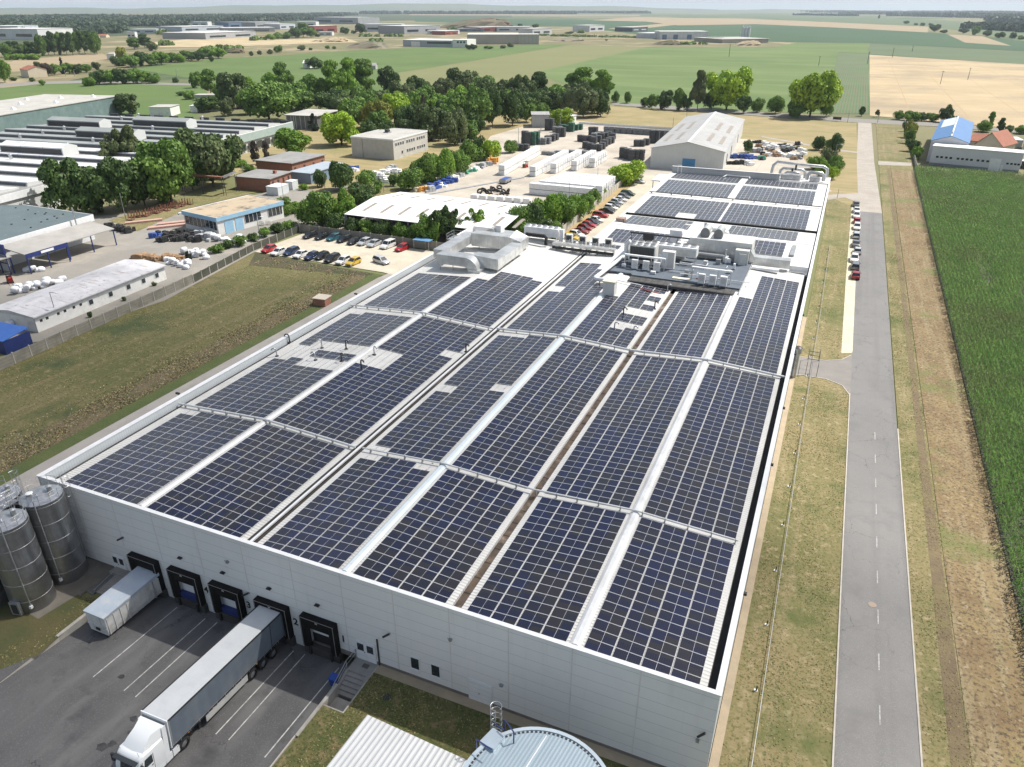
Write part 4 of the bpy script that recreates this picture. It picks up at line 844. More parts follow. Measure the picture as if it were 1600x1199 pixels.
mb = MB(); fr = blue_m
for a, b in (((hx+.2, hy+1.0, TZ), (hx+.2, hy+1.0, TZ+1.1)), ((hx+1.2, hy+.5, TZ), (hx+1.2, hy+.5, TZ+1.1)), ((hx+.2, hy+1.0, TZ+1.1), (hx+1.2, hy+.5, TZ+1.1)), ((hx-.8, hy+1.1, TZ), (hx+.2, hy+1.0, TZ)), ((hx-.7, hy-1.2, TZ), (hx-.7, hy-1.2, TZ+1.0)), ((hx-.7, hy-1.2, TZ+1), (hx+.6, hy-1.3, TZ+1))): mb.bar(a, b, .07, .07, fr)
mb.build('platform_frame', t)
mb = MB(); bx, by = hx-.9, hy+1.6
for z in np.arange(2.6, TZ+1.5, .55): mb.tube([(bx+.4*math.cos(a), by+.4*math.sin(a), z) for a in np.linspace(-.3, 5.2, 14)], .022, galv, 5)
for a in np.linspace(-.2, 5.1, 7): mb.cyl((bx+.4*math.cos(a), by+.4*math.sin(a), 2.6), (bx+.4*math.cos(a), by+.4*math.sin(a), TZ+1.2), .016, .016, galv, 4)
mb.build('ladder_cage', t)
mb = MB(); mb.cyl((bx-.2, by-.4, 0), (bx-.2, by-.4, TZ+1.2), .025, .025, galv, 5); mb.cyl((bx+.2, by-.4, 0), (bx+.2, by-.4, TZ+1.2), .025, .025, galv, 5)
for z in np.arange(.3, TZ+1, .35): mb.cyl((bx-.2, by-.4, z), (bx+.2, by-.4, z), .014, .014, galv, 4)
mb.build('ladder', t)
# drain in the grass
x, y = G(604, 1090); mb = MB(); mb.box(x-.7, x+.7, y-.5, y+.5, -.1, .035, M('drain_frame', (.09, .085, .07), (.06, .055, .045), 2)); mb.cyl((x, y, .035), (x, y, .06), .35, .35, dark_metal, 16)
mb.build('drain_cover', label='dark square drain cover in the shaded grass before the hall', category='drain cover')
# ================================================================ ROOFTOP MACHINERY
duct = M('silver_duct', (.60, .61, .60), (.46, .465, .46), .55, .34, .6, contrast=(.4, .6), stripes=((0, 1.2, .035, (.35, .355, .36)),))
duct_y = M('silver_duct_along', (.63, .64, .63), (.48, .485, .48), .55, .34, .6, contrast=(.4, .6), stripes=((1, 1.2, .035, (.35, .355, .36)),))
unit_w = M('plant_housing', (.60, .60, .58), (.52, .52, .50), .6, .5, dirt=(.42, .41, .39), dsc=.5)
deck_m = M('blue_grey_deck_felt', (.10, .125, .155), (.085, .105, .13), .4, .8, stripes=((0, 1.6, .04, (.14, .165, .19)),))
coil = M('coil_fins', (.03, .03, .032), (.045, .045, .046), 3, .6, stripes=((0, .28, .05, (.09, .09, .09)),))
fan_m = M('fan_opening', (.06, .06, .062), rough=.6)
def legs(t, x0, x1, y0, y1, z0, z1, n=2):
    for i in range(n):
        for y in (y0, y1):
            x = x0+(x1-x0)*i/(n-1); mb = MB(); mb.box(x-.05, x+.05, y-.05, y+.05, z0, z1, galv); mb.build('leg', t)
# deck
t = thing('machinery_deck', 'raised blue-grey deck carrying the rooftop machines', 'platform', (0, 0, 0))
mb = MB(); mb.prism([(15.2, 84), (20, 84), (20.5, 83.2), (38.7, 83.2), (38.7, 98), (15.2, 97.2)], 9.3, 9.55, deck_m); mb.build('deck', t)
grate = M('dark_grating', (.10, .10, .095), (.06, .06, .058), 1.2, .7, .3, stripes=((0, 1.1, .1, (.035, .035, .035)), (1, .9, .1, (.035, .035, .035))))
mb = MB(); mb.box(20.3, 38.6, 80.8, 83.15, 9.2, 9.32, grate); mb.build('grating', t)
mb = MB(); mb.box(20.3, 38.7, 80.6, 80.8, 8.9, 9.3, dark_metal); mb.box(38.7, 38.85, 80.8, 98, 8.9, 9.7, duct_y); mb.build('edge_beam', t)
# duct house
t = thing('duct_house', 'grey box housing with two round fans on its roof behind the blue deck', 'plant housing', (27.1, 98.2, 9.5))
mb = MB(); mb.box(0, 11.2, 0, 5.2, 0, 2.7, unit_w); mb.build('housing', t)
for x in (2.5, 4.9):
    mb = MB(); mb.cyl((x, 1.2, 3.2), (x, 4.6, 3.2), .85, .85, duct_y, 20, capm=M('mesh_cover', (.22, .22, .22), rough=.7)); mb.build('round_duct', t, smooth=40)
for x in (1.3, 3.4, 7.6):
    mb = MB(); mb.box(x, x+1.6, -.06, 0, .3, 2.1, duct); mb.build('door', t)
mb = MB(); mb.box(1, 6.6, -1.3, -.5, .7, .95, unit_w); [mb.box(x, x+.1, -1.25, -1.15, 0, .7, galv) for x in (1.2, 3.5, 6.2)]; mb.build('cable_tray', t)
mb = MB(); mb.box(8.6, 11.0, -1.7, -.1, 0, 2.0, unit_w); mb.box(9.4, 10.6, -2.1, -1.7, 0, 1.6, unit_w); mb.build('control_cabinet', t)
mb = MB(); mb.box(6.6, 7.5, -1.6, -.8, 0, .9, coping); mb.cyl((7, -1.2, .9), (7, -1.2, 1.8), .2, .2, galv, 10); mb.build('pump', t)
t = thing('oval_duct', 'large bulging pale duct elbow behind the duct house', 'duct', (29.3, 105.5, 9.2))
mb = MB(); mb.loft([[(x, y, z) for y, z in [(1.0*math.cos(a)*s, 1.7+1.45*math.sin(a)*s) for a in np.linspace(0, 2*math.pi, 17)[:-1]]] for x, s in ((-.9, .75), (-.2, 1), (2.9, 1), (3.7, .85), (4.1, .5))], duct); mb.build('elbow', t, smooth=50)
mb = MB(); mb.box(-.3, 2.8, -.8, .8, 0, .5, galv); mb.build('base', t)
t = thing('roof_duct', 'long white duct running back from the deck between the rear arrays', 'duct', (24.9, 98, 9.2))
mb = MB(); mb.box(0, 2.1, 0, 16.5, .6, 2.6, coping); mb.build('duct_run', t); legs(t, .2, 1.9, 1, 15.5, 0, .6)
mb = MB(); mb.hexa([(-1.2, -2.4, 0), (2.1, -2.4, 0), (2.1, 0, 0), (-1.2, 0, 0), (-1.2, -2.4, 1.8), (2.1, -2.4, 1.8), (2.1, 0, 2.6), (-.2, 0, 2.6)], unit_w); mb.build('transition', t)
t = thing('roof_duct', 'pale rectangular duct right of the duct house ending at the roof edge', 'duct', (38.4, 97.6, 9.1))
mb = MB(); mb.box(.6, 6.8, .3, 2.2, .2, 1.7, duct); mb.hexa([(-.2, .0, .2), (.6, .3, .2), (.6, 2.2, .2), (-.2, 3, .2), (-.2, .0, 2.9), (.6, .3, 1.7), (.6, 2.2, 1.7), (-.2, 3, 2.9)], duct); mb.build('duct_run', t)
mb = MB(); mb.box(6.8, 9.9, .8, 1.3, -.3, .75, wall_panel); mb.build('step_wall', t)
mb = MB(); mb.box(.6, 5.2, -1.9, -1.0, .1, .5, coping); mb.build('tray', t)
# big chiller
def chiller(label, x, y, w, d, h, nf, z=9.55):
    t = thing('chiller', label, 'chiller', (x, y, z), 0)
    mb = MB(); mb.box(0, w, 0, d, .35, h, unit_w); mb.build('housing', t)
    mb = MB(); mb.box(.2, w-.2, -.03, 0, .9, h-.2, coil); mb.build('coil', t)
    for i in range(nf):
        for j in range(2):
            mb = MB(); fx, fy = (i+.5)*w/nf, (j+.5)*d/2; mb.cyl((fx, fy, h), (fx, fy, h+.28), w/nf*.42, w/nf*.40, coping, 16, capm=fan_m); mb.build('fan', t)
    legs(t, .1, w-.1, .1, d-.1, 0, .35); return t
chiller('large chiller with eight roof fans and a black coil on the deck', 18.3, 88.4, 4.7, 2.6, 2.9, 4)
t = thing('dry_cooler', 'long white dry cooler on legs behind the chiller', 'dry cooler', (20.8, 93.2, 9.55))
mb = MB(); mb.box(0, 8.6, 0, 2.2, .9, 2.2, coping); mb.build('housing', t)
mb = MB(); mb.box(.2, 4.2, -.03, 0, 1.0, 1.9, unit_w); mb.box(4.4, 8.4, -.03, 0, 1.0, 1.9, unit_w); mb.build('coil', t)
for i in range(6): mb = MB(); mb.cyl((.75+i*1.42, 1.1, 2.2), (.75+i*1.42, 1.1, 2.5), .6, .56, coping, 16, capm=fan_m); mb.build('fan', t)
legs(t, .2, 8.4, .2, 2, 0, .9, 3)
t = thing('service_cabinet', 'tall pale service cabinet right of the chiller', 'cabinet', (24.2, 88.6, 9.55)); mb = MB(); mb.box(0, 2.2, 0, 1.3, 0, 2.4, unit_w); mb.build('housing', t); mb = MB(); mb.box(.1, 1.05, -.04, 0, .1, 2.3, coping); mb.build('door', t)
def ac_unit(label, x, y, z=9.35):
    t = thing('heat_pump_unit', label, 'heat pump', (x, y, z), 0, 'small outdoor heat pump units on the deck edge')
    mb = MB(); mb.box(-.55, .55, 0, .5, .25, 1.5, coping); mb.build('housing', t)
    mb = MB(); mb.cyl((0, -.0, .95), (0, -.03, .95), .4, .4, unit_w, 16); mb.build('fan_grille', t); legs(t, -.45, .45, .08, .42, 0, .25)
for i, x in enumerate((20.0, 22.0, 23.9)): ac_unit(('left', 'middle', 'right')[i]+' heat pump of the three below the chiller', x, 86.2)
for i, x in enumerate((32.3, 34.1, 35.9)): ac_unit(('left', 'middle', 'right')[i]+' heat pump of the three at the right end of the grating', x, 82.9)
for i, (x0, x1, y, lab) in enumerate(((17.9, 25.2, 86.9, 'white pipe tray above the left three heat pumps'), (30.3, 36.9, 84.4, 'white pipe tray above the right three heat pumps'))):
    t = thing('pipe_tray', lab, 'pipe tray', (x0, y, 9.4)); mb = MB(); mb.box(0, x1-x0, 0, .45, 1.75, 1.95, coping); mb.build('tray', t); legs(t, .1, x1-x0-.1, .1, .35, 0, 1.75, 4)
t = thing('pallet_board', 'cream board lying on the deck edge', 'board', (27.2, 84.0, 9.56)); mb = MB(); mb.box(0, 2.9, 0, .8, 0, .12, M('cream_board', (.72, .68, .52), (.6, .57, .44), 2)); mb.build('board', t)
# main white pipe loop in front of the chiller
t = thing('bent_white_pipe', 'thick white pipe descending left of the chiller and turning to a square shaft', 'pipe', (0, 0, 0))
P = [(13.9, 96.2, 10.9), (14.2, 95, 11.0), (14.6, 93.4, 10.2)]
a = G(930, 434, 10.0); b = G(978, 398, 10.3)
mb = MB(); mb.tube([(b[0], b[1], 10.3), (a[0], a[1], 10.0), (a[0]+.4, a[1]-.6, 10.0), (a[0]+3.6, a[1]-.6, 10.0)], .36, coping, 12); mb.build('pipe', t, smooth=50)
mb = MB(); mb.tube([(b[0], b[1], 9.0), (b[0], b[1], 12.2), (b[0]+.5, b[1], 12.8), (b[0]+1.0, b[1], 12.2), (b[0]+1.0, b[1], 9.4)], .45, coping, 12); mb.build('riser', t, smooth=50)
for q in ((a[0]+1, a[1]-.6), ((a[0]+b[0])/2, (a[1]+b[1])/2)): mb = MB(); mb.box(q[0]-.1, q[0]+.1, q[1]-.1, q[1]+.1, 8.9, 9.8, galv); mb.build('support', t)
x, y = G(950, 463, 9.0); t = thing('vent_shaft', 'square grey vent shaft with a cream lid at the ridge', 'vent shaft', (x-.9, y-.2, 8.9)); mb = MB(); mb.box(0, 1.9, 0, 1.7, 0, 1.9, unit_w); mb.build('shaft', t); mb = MB(); mb.box(-.12, 2.02, -.12, 1.82, 1.9, 2.05, M('cream_lid', (.66, .62, .48))); mb.build('lid', t)
t = thing('white_conduit', 'thin white conduit running along the ends of the fourth column array', 'pipe', (0, 0, 0)); a = G(958, 437, 9.4); b = G(1002, 446, 9.4); mb = MB(); mb.tube([(*a, 9.45), (*b, 9.4)], .1, coping, 8); mb.build('pipe', t)
# red hoses
for pts, lab in (([(1000, 445), (1012, 449), (1024, 452), (1034, 454)], 'faded red hose lying beside the fourth column array'), ([(1088, 435), (1094, 438), (1100, 436), (1103, 440)], 'red hose lying on the deck edge')):
    mb = MB(); mb.tube([(*G(u, v, 9.6), 9.0 if u < 1050 else 9.62) for u, v in pts], .08, M('red_hose', (.42, .06, .06), rough=.6), 6); mb.build('hose', label=lab, category='hose')
# pipe rack row with heat pumps (left of deck)
t = thing('pipe_rack', 'long low pipe rack between the left machinery and the deck', 'pipe rack', (0, 0, 0))
mb = MB(); mb.box(1.6, 14.0, 94.2, 95.4, 9.75, 10.2, duct); mb.build('tray', t)
mb = MB(); mb.box(1.6, 14.0, 94.0, 94.12, 9.1, 9.6, black_gutter); mb.build('dark_board', t)  # long black board in front of the rack legs
for x in np.arange(2.2, 14, 1.65): mb = MB(); mb.box(x, x+.12, 94.1, 95.4, 8.6, 9.75, galv); mb.build('leg', t)
for i, x in enumerate((4.2, 7.0, 9.6, 12.2)):
    t = thing('condenser_unit', f'{nth(i)} grey louvred condenser from the left on the pipe rack', 'condenser', (x, 96.2, 9.3), 0, 'condensers behind the pipe rack')
    mb = MB(); mb.box(-.65, .65, 0, .8, .3, 1.7, unit_w); mb.build('housing', t); mb = MB(); mb.box(-.5, .5, -.03, 0, .9, 1.55, coil); mb.build('louvre', t)
    mb = MB(); mb.cyl((1.1, .3, 0), (1.1, .3, .9), .28, .28, galv, 10); mb.build('receiver', t)
t = thing('dry_cooler', 'white dry cooler with a row of fans at the far left of the rack', 'dry cooler', (-5.6, 97.2, 9.6)); mb = MB(); mb.box(0, 7.2, 0, 1.8, .5, 1.8, coping); mb.build('housing', t)
for i in range(6): mb = MB(); mb.cyl((.6+i*1.2, .9, 1.8), (.6+i*1.2, .9, 2.1), .5, .46, coping, 14, capm=fan_m); mb.build('fan', t)
legs(t, .2, 7, .2, 1.6, 0, .5, 3)
mb = MB(); mb.box(1.9, 2.7, 97.2, 98.0, 9.2, 12.0, coping); mb.build('vent_stack', label='slim white vent stack beside the left dry cooler', category='vent stack')
# black pipe
t = thing('black_duct', 'black insulated duct bent down behind the silver ducts', 'duct'); mb = MB(); mb.tube([(-4.5, 95.5, 10.9), (-.6, 95.5, 10.9), (-.1, 95.3, 10.6), (-.1, 95.1, 9.2)], .35, black_rubber, 10); mb.build('duct_run', t, smooth=50)
# black lattice behind the chiller
t = thing('cable_bridge', 'black steel cable bridge with a switch box behind the dry cooler', 'cable bridge', (15.5, 99.6, 9.2)); mb = MB(); mb.box(0, 12.8, 0, .3, 2.3, 2.5, dark_metal); mb.build('beam', t)
for x in (.2, 8.4, 9.6, 12.4): mb = MB(); mb.bar((x, .15, 0), (x+(.8 if x == 8.4 else 0), .15, 2.3), .1, .1, dark_metal); mb.build('leg', t)
mb = MB(); mb.box(2.6, 4.6, -.3, .5, .2, 2.6, dark_metal); mb.build('switch_box', t)
t = thing('roof_hatch', 'white roof unit with steps between rear array and duct', 'roof hatch', (24.0, 103.2, 9.2)); mb = MB(); mb.box(-1.4, .4, 0, 2.0, 0, 1.6, coping); mb.build('housing', t); mb = MB(); mb.box(-1.8, .6, .8, 2.4, 1.6, 2.5, coping); mb.build('upper_box', t)
for o in C.objects:
    if o.parent is None and o.name.split('.')[0] in ('duct_house', 'chiller', 'dry_cooler', 'service_cabinet', 'heat_pump_unit', 'oval_duct', 'pipe_tray', 'condenser_unit', 'cable_bridge', 'roof_hatch', 'vent_shaft'): o.scale = (1, 1, 1.3)
# deck clutter: cable runs, small boxes and pipes between the machines
rg = random.Random(9)
for i in range(16):
    x, y = rg.uniform(16.5, 37.5), rg.uniform(84.5, 96.5); q = rg.choice((coping, unit_w, grey_metal, galv)); mb = MB(); w_, h_ = rg.uniform(.3, .9), rg.uniform(.3, 1.4); mb.box(-w_/2, w_/2, -.25, .25, .15, h_+.15, q); mb.box(-w_/2-.05, w_/2+.05, -.3, .3, 0, .15, grey_metal)
    mb.build('switch_cabinet', loc=(x, y, 9.55), label=f'small service box on the blue deck, {nth(i)} of the scattered ones', category='cabinet', group='small service boxes on the machinery deck')
for i in range(14):
    x, y = rg.uniform(16, 36), rg.choice((85.6, 87.4, 91.6, 92.6)); L_ = rg.uniform(2, 7); mb = MB(); z = 9.7+rg.uniform(0, .5); mb.tube([(x, y, 9.55), (x, y, z), (x+L_, y+rg.uniform(-.5, .5), z), (x+L_, y+1.2, z), (x+L_, y+1.2, 9.55)], rg.uniform(.05, .11), rg.choice((coping, galv, dark_metal, insul)), 6)
    mb.build('service_pipe', label=f'thin pipe run between machines on the deck, {nth(i)} of many', category='pipe', group='thin pipe runs on the machinery deck')
for i in range(9):
    x = 1.8+i*1.35; mb = MB(); mb.tube([(x, 95.4, 10.2), (x, 96.0, 10.7), (x+.3, 96.6, 10.3), (x+.3, 96.8, 9.3)], .08, galv, 6); mb.build('service_pipe', label=f'bent pipe rising from the pipe rack, {nth(i)} from the left', category='pipe', group='bent pipes behind the pipe rack')
# ---- left silver duct complex
def Z(u, v, z): return G(u, v, z)
t = thing('silver_duct_system', 'big silver duct ring with a curved elbow at the far left of the roof', 'duct', (0, 0, 0))
y0 = 73.5
# front-left run with elbow
mb = MB(); mb.box(-13.3, -7.7, 74.6, 77.4, 9.9, 11.6, duct); mb.build('front_duct', t)
secs = []
for a in np.linspace(0, 1.35, 8):
    r0, r1 = .9, 2.6; cx0, cz0 = -7.7, 9.0
    secs.append([(cx0+r0*math.sin(a), 74.6, cz0+r0*math.cos(a)), (cx0+r1*math.sin(a), 74.6, cz0+r1*math.cos(a)), (cx0+r1*math.sin(a), 77.4, cz0+r1*math.cos(a)), (cx0+r0*math.sin(a), 77.4, cz0+r0*math.cos(a))])
mb = MB(); mb.loft(secs, duct_y); mb.build('elbow', t, smooth=35)
mb = MB(); mb.box(-7.0, -4.6, 74.4, 77.6, 8.7, 9.6, duct); mb.build('roof_collar', t)
mb = MB(); mb.box(-15.4, -13.0, 77.4, 90.5, 9.9, 11.5, duct_y); mb.build('left_duct', t)
mb = MB(); mb.box(-13.0, -4.9, 88.2, 90.6, 9.5, 12.0, duct); mb.build('rear_duct', t)
mb = MB(); mb.hexa([(-4.9, 88.2, 9.5), (-2.6, 87.8, 9.5), (-2.6, 92.2, 9.5), (-4.9, 91.6, 9.5), (-4.9, 88.2, 12.0), (-2.6, 88.2, 11.4), (-2.6, 92.2, 11.4), (-4.9, 91.6, 12.6)], duct); mb.build('right_hood', t)
mb = MB(); mb.box(-4.3, -1.9, 78.4, 87.9, 9.7, 11.3, duct_y); mb.build('right_duct', t)
mb = MB(); mb.hexa([(-8.6, 76.8, 9.6), (-1.9, 76.2, 9.6), (-1.9, 78.4, 9.6), (-8.2, 79.2, 9.6), (-7.6, 77.0, 11.5), (-1.9, 76.2, 11.5), (-1.9, 78.4, 11.5), (-7.2, 79.2, 11.5)], duct); mb.build('middle_duct', t)
for x, y in ((-12.8, 75), (-10.2, 75), (-6.5, 77), (-4.2, 76.6), (-2.2, 76.6), (-2.2, 84), (-13.4, 84), (-15.2, 84), (-12, 89.6), (-7, 89.6)): mb = MB(); mb.box(x-.06, x+.06, y-.06, y+.06, 8.4, 9.95, galv); mb.build('leg', t)
t = thing('air_intake_hood', 'curved silver intake hood with a bright box behind the duct ring', 'intake hood', (-12.4, 93.2, 9.2))
secs = [[(-.2+3.2*k/7, 0, z) for z in (0,)] for k in range(2)]
mb = MB(); mb.loft([[(0+1.6-1.9*math.cos(a), y, .9+1.7*math.sin(a)) for a in np.linspace(.15, 1.7, 8)]+[(2.6, y, .9), (.8, y, .3)] for y in (0, 2.4)], duct); mb.build('hood', t, smooth=40)
mb = MB(); mb.box(2.4, 6.4, .3, 2.6, .6, 1.9, duct); mb.build('box', t); mb = MB(); mb.box(2.0, 3.2, .6, 2.4, 1.9, 3.2, coping); mb.build('outlet', t)
t = thing('roof_parapet_box', 'low white walled enclosure at the far left roof corner', 'parapet', (-17.4, 90.5, 8.6)); mb = MB(); mb.box(0, 5.4, 7.2, 7.5, 0, 2.0, wall_panel); mb.box(0, .3, 0, 7.2, 0, 2.0, wall_panel); mb.build('wall', t)
t = thing('fire_escape', 'grey steel platform with railings outside the left wall', 'fire escape', (-21.2, 93.5, 0)); mb = MB(); mb.box(0, 3.1, 0, 3.2, 8.4, 8.5, galv); mb.build('deck', t)
mb = MB()
for x in (0, 1.5, 3.0):
    for y in (0, 3.2): mb.box(x-.04, x+.04, y-.04, y+.04, 0, 9.6, galv)
for z in (9.0, 9.6):
    mb.bar((0, 0, z), (3, 0, z), .05, .05, galv); mb.bar((0, 3.2, z), (3, 3.2, z), .05, .05, galv); mb.bar((0, 0, z), (0, 3.2, z), .05, .05, galv)
mb.build('frame', t)
t = thing('wall_box', 'small white box hut outside the left wall', 'box', (-20.0, 73.0, 0)); mb = MB(); mb.box(-.9, .9, 0, 2.0, 0, 5.2, unit_w); mb.build('housing', t); mb = MB(); mb.box(-1, 1, -.1, 2.1, 5.2, 5.35, coping); mb.build('lid', t)
# ---- far right silver duct loops
t = thing('rear_duct_loops', 'tangle of shiny silver duct loops at the far right roof corner', 'duct', (0, 0, 0)); z0 = 9.2
def loop(y, pts, r, nm='duct_loop'):
    mb = MB(); mb.tube([(x, y, z) for x, z in pts], r, duct, 12); mb.build(nm, t, smooth=50)
loop(185.5, [(33.2, 9.4), (33.4, 11.6), (34.4, 12.6), (40, 12.3), (46.4, 12.2), (47.5, 11.6), (47.7, 9.4)], .42)
loop(182.4, [(35.6, 9.4), (35.7, 10.9), (36.4, 11.6), (41.2, 11.5), (42.1, 10.9), (42.2, 9.4)], .4)
loop(180.2, [(42.9, 9.4), (43, 10.8), (43.6, 11.4), (46.3, 11.4), (47.0, 10.8), (47.1, 9.4)], .45)
loop(181.2, [(37.0, 9.4), (37.1, 10.4), (37.6, 10.9), (40.4, 10.8), (41, 10.3), (41, 9.4)], .32)
mb = MB(); mb.box(36.2, 41.2, 178.6, 180.6, 9.0, 10.6, galv); mb.box(43.6, 46.2, 178.4, 180.2, 9.0, 10.5, galv); mb.build('fan_housing', t)
mb = MB(); mb.box(33.4, 48.8, 178.1, 187.5, 8.8, 9.05, sheet_roof_x); mb.build('platform', t); mb = MB(); [mb.box(x, x+.2, y, y+.2, 0, 8.8, galv) for x in (33.6, 41, 48.5) for y in (178.4, 187)]; mb.build('column', t)
for x, z in ((39.6, 12.9), (38.8, 11.9), (45.6, 11.9)): mb = MB(); mb.cyl((x, 181.3, z-1.3), (x, 181.3, z), .25, .25, dark_metal, 10); mb.build('valve_stack', t)
t = thing('rear_wall_pipe', 'white pipe frame standing on the left of the far parapet', 'pipe'); mb = MB(); mb.tube([(8.6, 176.9, 9.2), (8.6, 176.9, 11.3), (9.6, 176.9, 11.3), (9.6, 176.9, 9.2)], .1, coping, 6); mb.build('frame', t)
t = thing('rear_wall_pipe', 'white conduit loop on the roof before the middle of the far parapet', 'pipe'); mb = MB(); mb.tube([(21.6, 174.6, 9.5), (22.2, 176.4, 9.7), (28.4, 176.4, 9.7), (28.6, 175.0, 9.5)], .14, coping, 6); mb.build('frame', t)
mb = MB(); mb.box(7.4, 9.3, 118.3, 120.0, 9.2, 9.9, M('red_brown_box', (.28, .14, .09), (.35, .3, .27), 2)); mb.build('roof_box', label='small red-brown box at the left edge of the rear roof', category='box')
mb = MB(); [mb.box(47.2-.1*k, 47.8-.1*k, 104+k*1.3, 104.6+k*1.3, 8.9, 9.3, coping) for k in range(0)]; mb.box(44.5, 45.3, 107, 114, 8.95, 9.35, grey_metal); mb.build('roof_kerb', label='dark grey raised kerb right of the small rear array', category='kerb')
# ================================================================ CARS
tyre_w = black_rubber
def paint(name, c, metal=.25): return M('car_paint_'+name, c, tuple(x*.92 for x in c), .8, .3, metal, coat=.5)
PAINTS = dict(red=(.42, .02, .025), darkred=(.26, .015, .02), white=(.78, .78, .77), navy=(.02, .035, .10), black=(.018, .018, .02), grey=(.16, .17, .18), silver=(.48, .50, .52), yellow=(.62, .42, .05), teal=(.03, .12, .16), darkgreen=(.03, .07, .055))
car_glass = M('car_glass', (.025, .03, .035), rough=.06, spec=.9)
lamp_m = M('car_headlight', (.65, .66, .68), rough=.15); tail_m = M('car_tail_light', (.30, .01, .01), rough=.25)
CARS = {}
def car_proto(kind, col):
    L, W, H = dict(hatch=(4.0, 1.74, 1.5), sedan=(4.5, 1.78, 1.45), estate=(4.5, 1.78, 1.52), van=(4.4, 1.82, 1.8))[kind]
    P = paint(col, PAINTS[col]); t = thing('parked_car', '', 'car', (0, 0, 0))
    # body: stations along y (front = -y)
    hl = L/2; hood = .78 if kind != 'van' else .95; belt = .92 if kind != 'van' else 1.05
    st = [(-hl, .45, .62, .80), (-hl+.12, .30, .72, .92), (-hl+.9, .24, hood+.02, 1.0), (-hl+1.25, .24, belt, 1.0), (0, .22, belt+.02, 1.0), (hl-.9, .24, belt+.03, 1.0), (hl-.15, .28, belt, .95), (hl, .42, belt-.12, .88)]
    secs = []
    for y, z0, z1, f in st:
        w = W/2*f; secs.append([(-w, y, z0), (-w, y, z0+(z1-z0)*.55), (-w*.96, y, z1-.04), (-w*.82, y, z1), (w*.82, y, z1), (w*.96, y, z1-.04), (w, y, z0+(z1-z0)*.55), (w, y, z0)])
    mb = MB(); mb.loft(secs, P); mb.build('body', t, smooth=40)
    # greenhouse
    a0 = -hl+1.15; a1 = {'hatch': hl-.12, 'sedan': hl-.75, 'estate': hl-.08, 'van': hl-.06}[kind]; r0 = -hl+1.95 if kind != 'van' else -hl+1.7; r1 = {'hatch': hl-.5, 'sedan': hl-1.45, 'estate': hl-.4, 'van': hl-.2}[kind]
    w0, w1 = W/2*.9, W/2*.72 if kind != 'van' else W/2*.8; zb_, zt = belt-.02, H-.03
    mb = MB(); mb.hexa([(-w0, a0, zb_), (w0, a0, zb_), (w0, a1, zb_), (-w0, a1, zb_), (-w1, r0, zt), (w1, r0, zt), (w1, r1, zt), (-w1, r1, zt)], car_glass); mb.build('window', t)
    mb = MB(); mb.hexa([(-w1-.02, r0-.06, zt-.03), (w1+.02, r0-.06, zt-.03), (w1+.02, r1+.06, zt-.03), (-w1-.02, r1+.06, zt-.03), (-w1*.9, r0+.08, zt+.04), (w1*.9, r0+.08, zt+.04), (w1*.9, r1-.05, zt+.04), (-w1*.9, r1-.05, zt+.04)], P)
    for s in (-1, 1):
        for yb0, yt0 in ((a0-.03, r0-.03), (.1, .12), (a1-.02, r1+.0)): mb.bar((s*w0*1.0, yb0, zb_), (s*w1*1.01, yt0, zt), .07, .05, P)
    mb.build('roof', t)
    for s in (-1, 1):
        for y in (-hl+.82, hl-.8):
            ty, rb = wheel_mesh(.31, .2); ty.build('wheel', t, loc=(s*(W/2-.09), y, .31))
        mb = MB(); mb.box(min(s*.45, s*.78), max(s*.45, s*.78), -hl-.01, -hl+.1, .58, .72, lamp_m); mb.build('headlight', t)
        mb = MB(); mb.box(min(s*.6, s*.8), max(s*.6, s*.8), hl-.06, hl+.01, belt-.3, belt-.1, tail_m); mb.build('tail_light', t)
        mb = MB(); mb.box(min(s*W/2, s*(W/2+.16)), max(s*W/2, s*(W/2+.16)), a0+.3, a0+.42, belt, belt+.13, P); mb.build('mirror', t)
    return t
used_car = {}
def car(kind, col, x, y, rz, label, group, z=.02):
    k = (kind, col)
    if k not in used_car:
        t = car_proto(kind, col); used_car[k] = t; t.location = (x, y, z); t.rotation_euler = (0, 0, rz); t['label'] = label; t['group'] = group
    else: dup(used_car[k], (x, y, z), rz, label, group)
GL = 'cars in the gravel lot at the corner of the lawn'
row1 = [(420, 390, 'hatch', 'red'), (436, 394, 'sedan', 'white'), (455, 394, 'estate', 'navy'), (471, 398, 'sedan', 'white'), (487, 401, 'hatch', 'navy'), (503, 401, 'hatch', 'black'), (519, 404.5, 'estate', 'black'), (536, 408, 'hatch', 'white'), (552, 410, 'hatch', 'yellow')]
for i, (u, v, k, c) in enumerate(row1):
    x, y = G(u, v, .5); car(k, c, x, y, R(-3+random.uniform(-2, 2)), f'{c} car, {nth(i)} from the left in the front row of the gravel lot', GL)
row2 = [(484, 368.5, 'hatch', 'black'), (504, 370, 'sedan', 'black'), (521, 372, 'hatch', 'teal'), (537, 374.5, 'hatch', 'black'), (554, 377.5, 'sedan', 'black'), (569, 379, 'hatch', 'silver'), (585, 381, 'sedan', 'silver'), (606, 384, 'van', 'white'), (628, 388, 'hatch', 'red')]
for i, (u, v, k, c) in enumerate(row2):
    x, y = G(u, v, .5); car(k, c, x, y, R(-6+random.uniform(-3, 3)), f'{c} car, {nth(i)} from the left in the back row by the hedge wall', GL)
x, y = G(596, 408, .5); car('estate', 'silver', x, y, R(70), 'silver estate car standing alone across the gravel lot exit', GL)
GS = 'cars along the strip beside the white hall roofs'
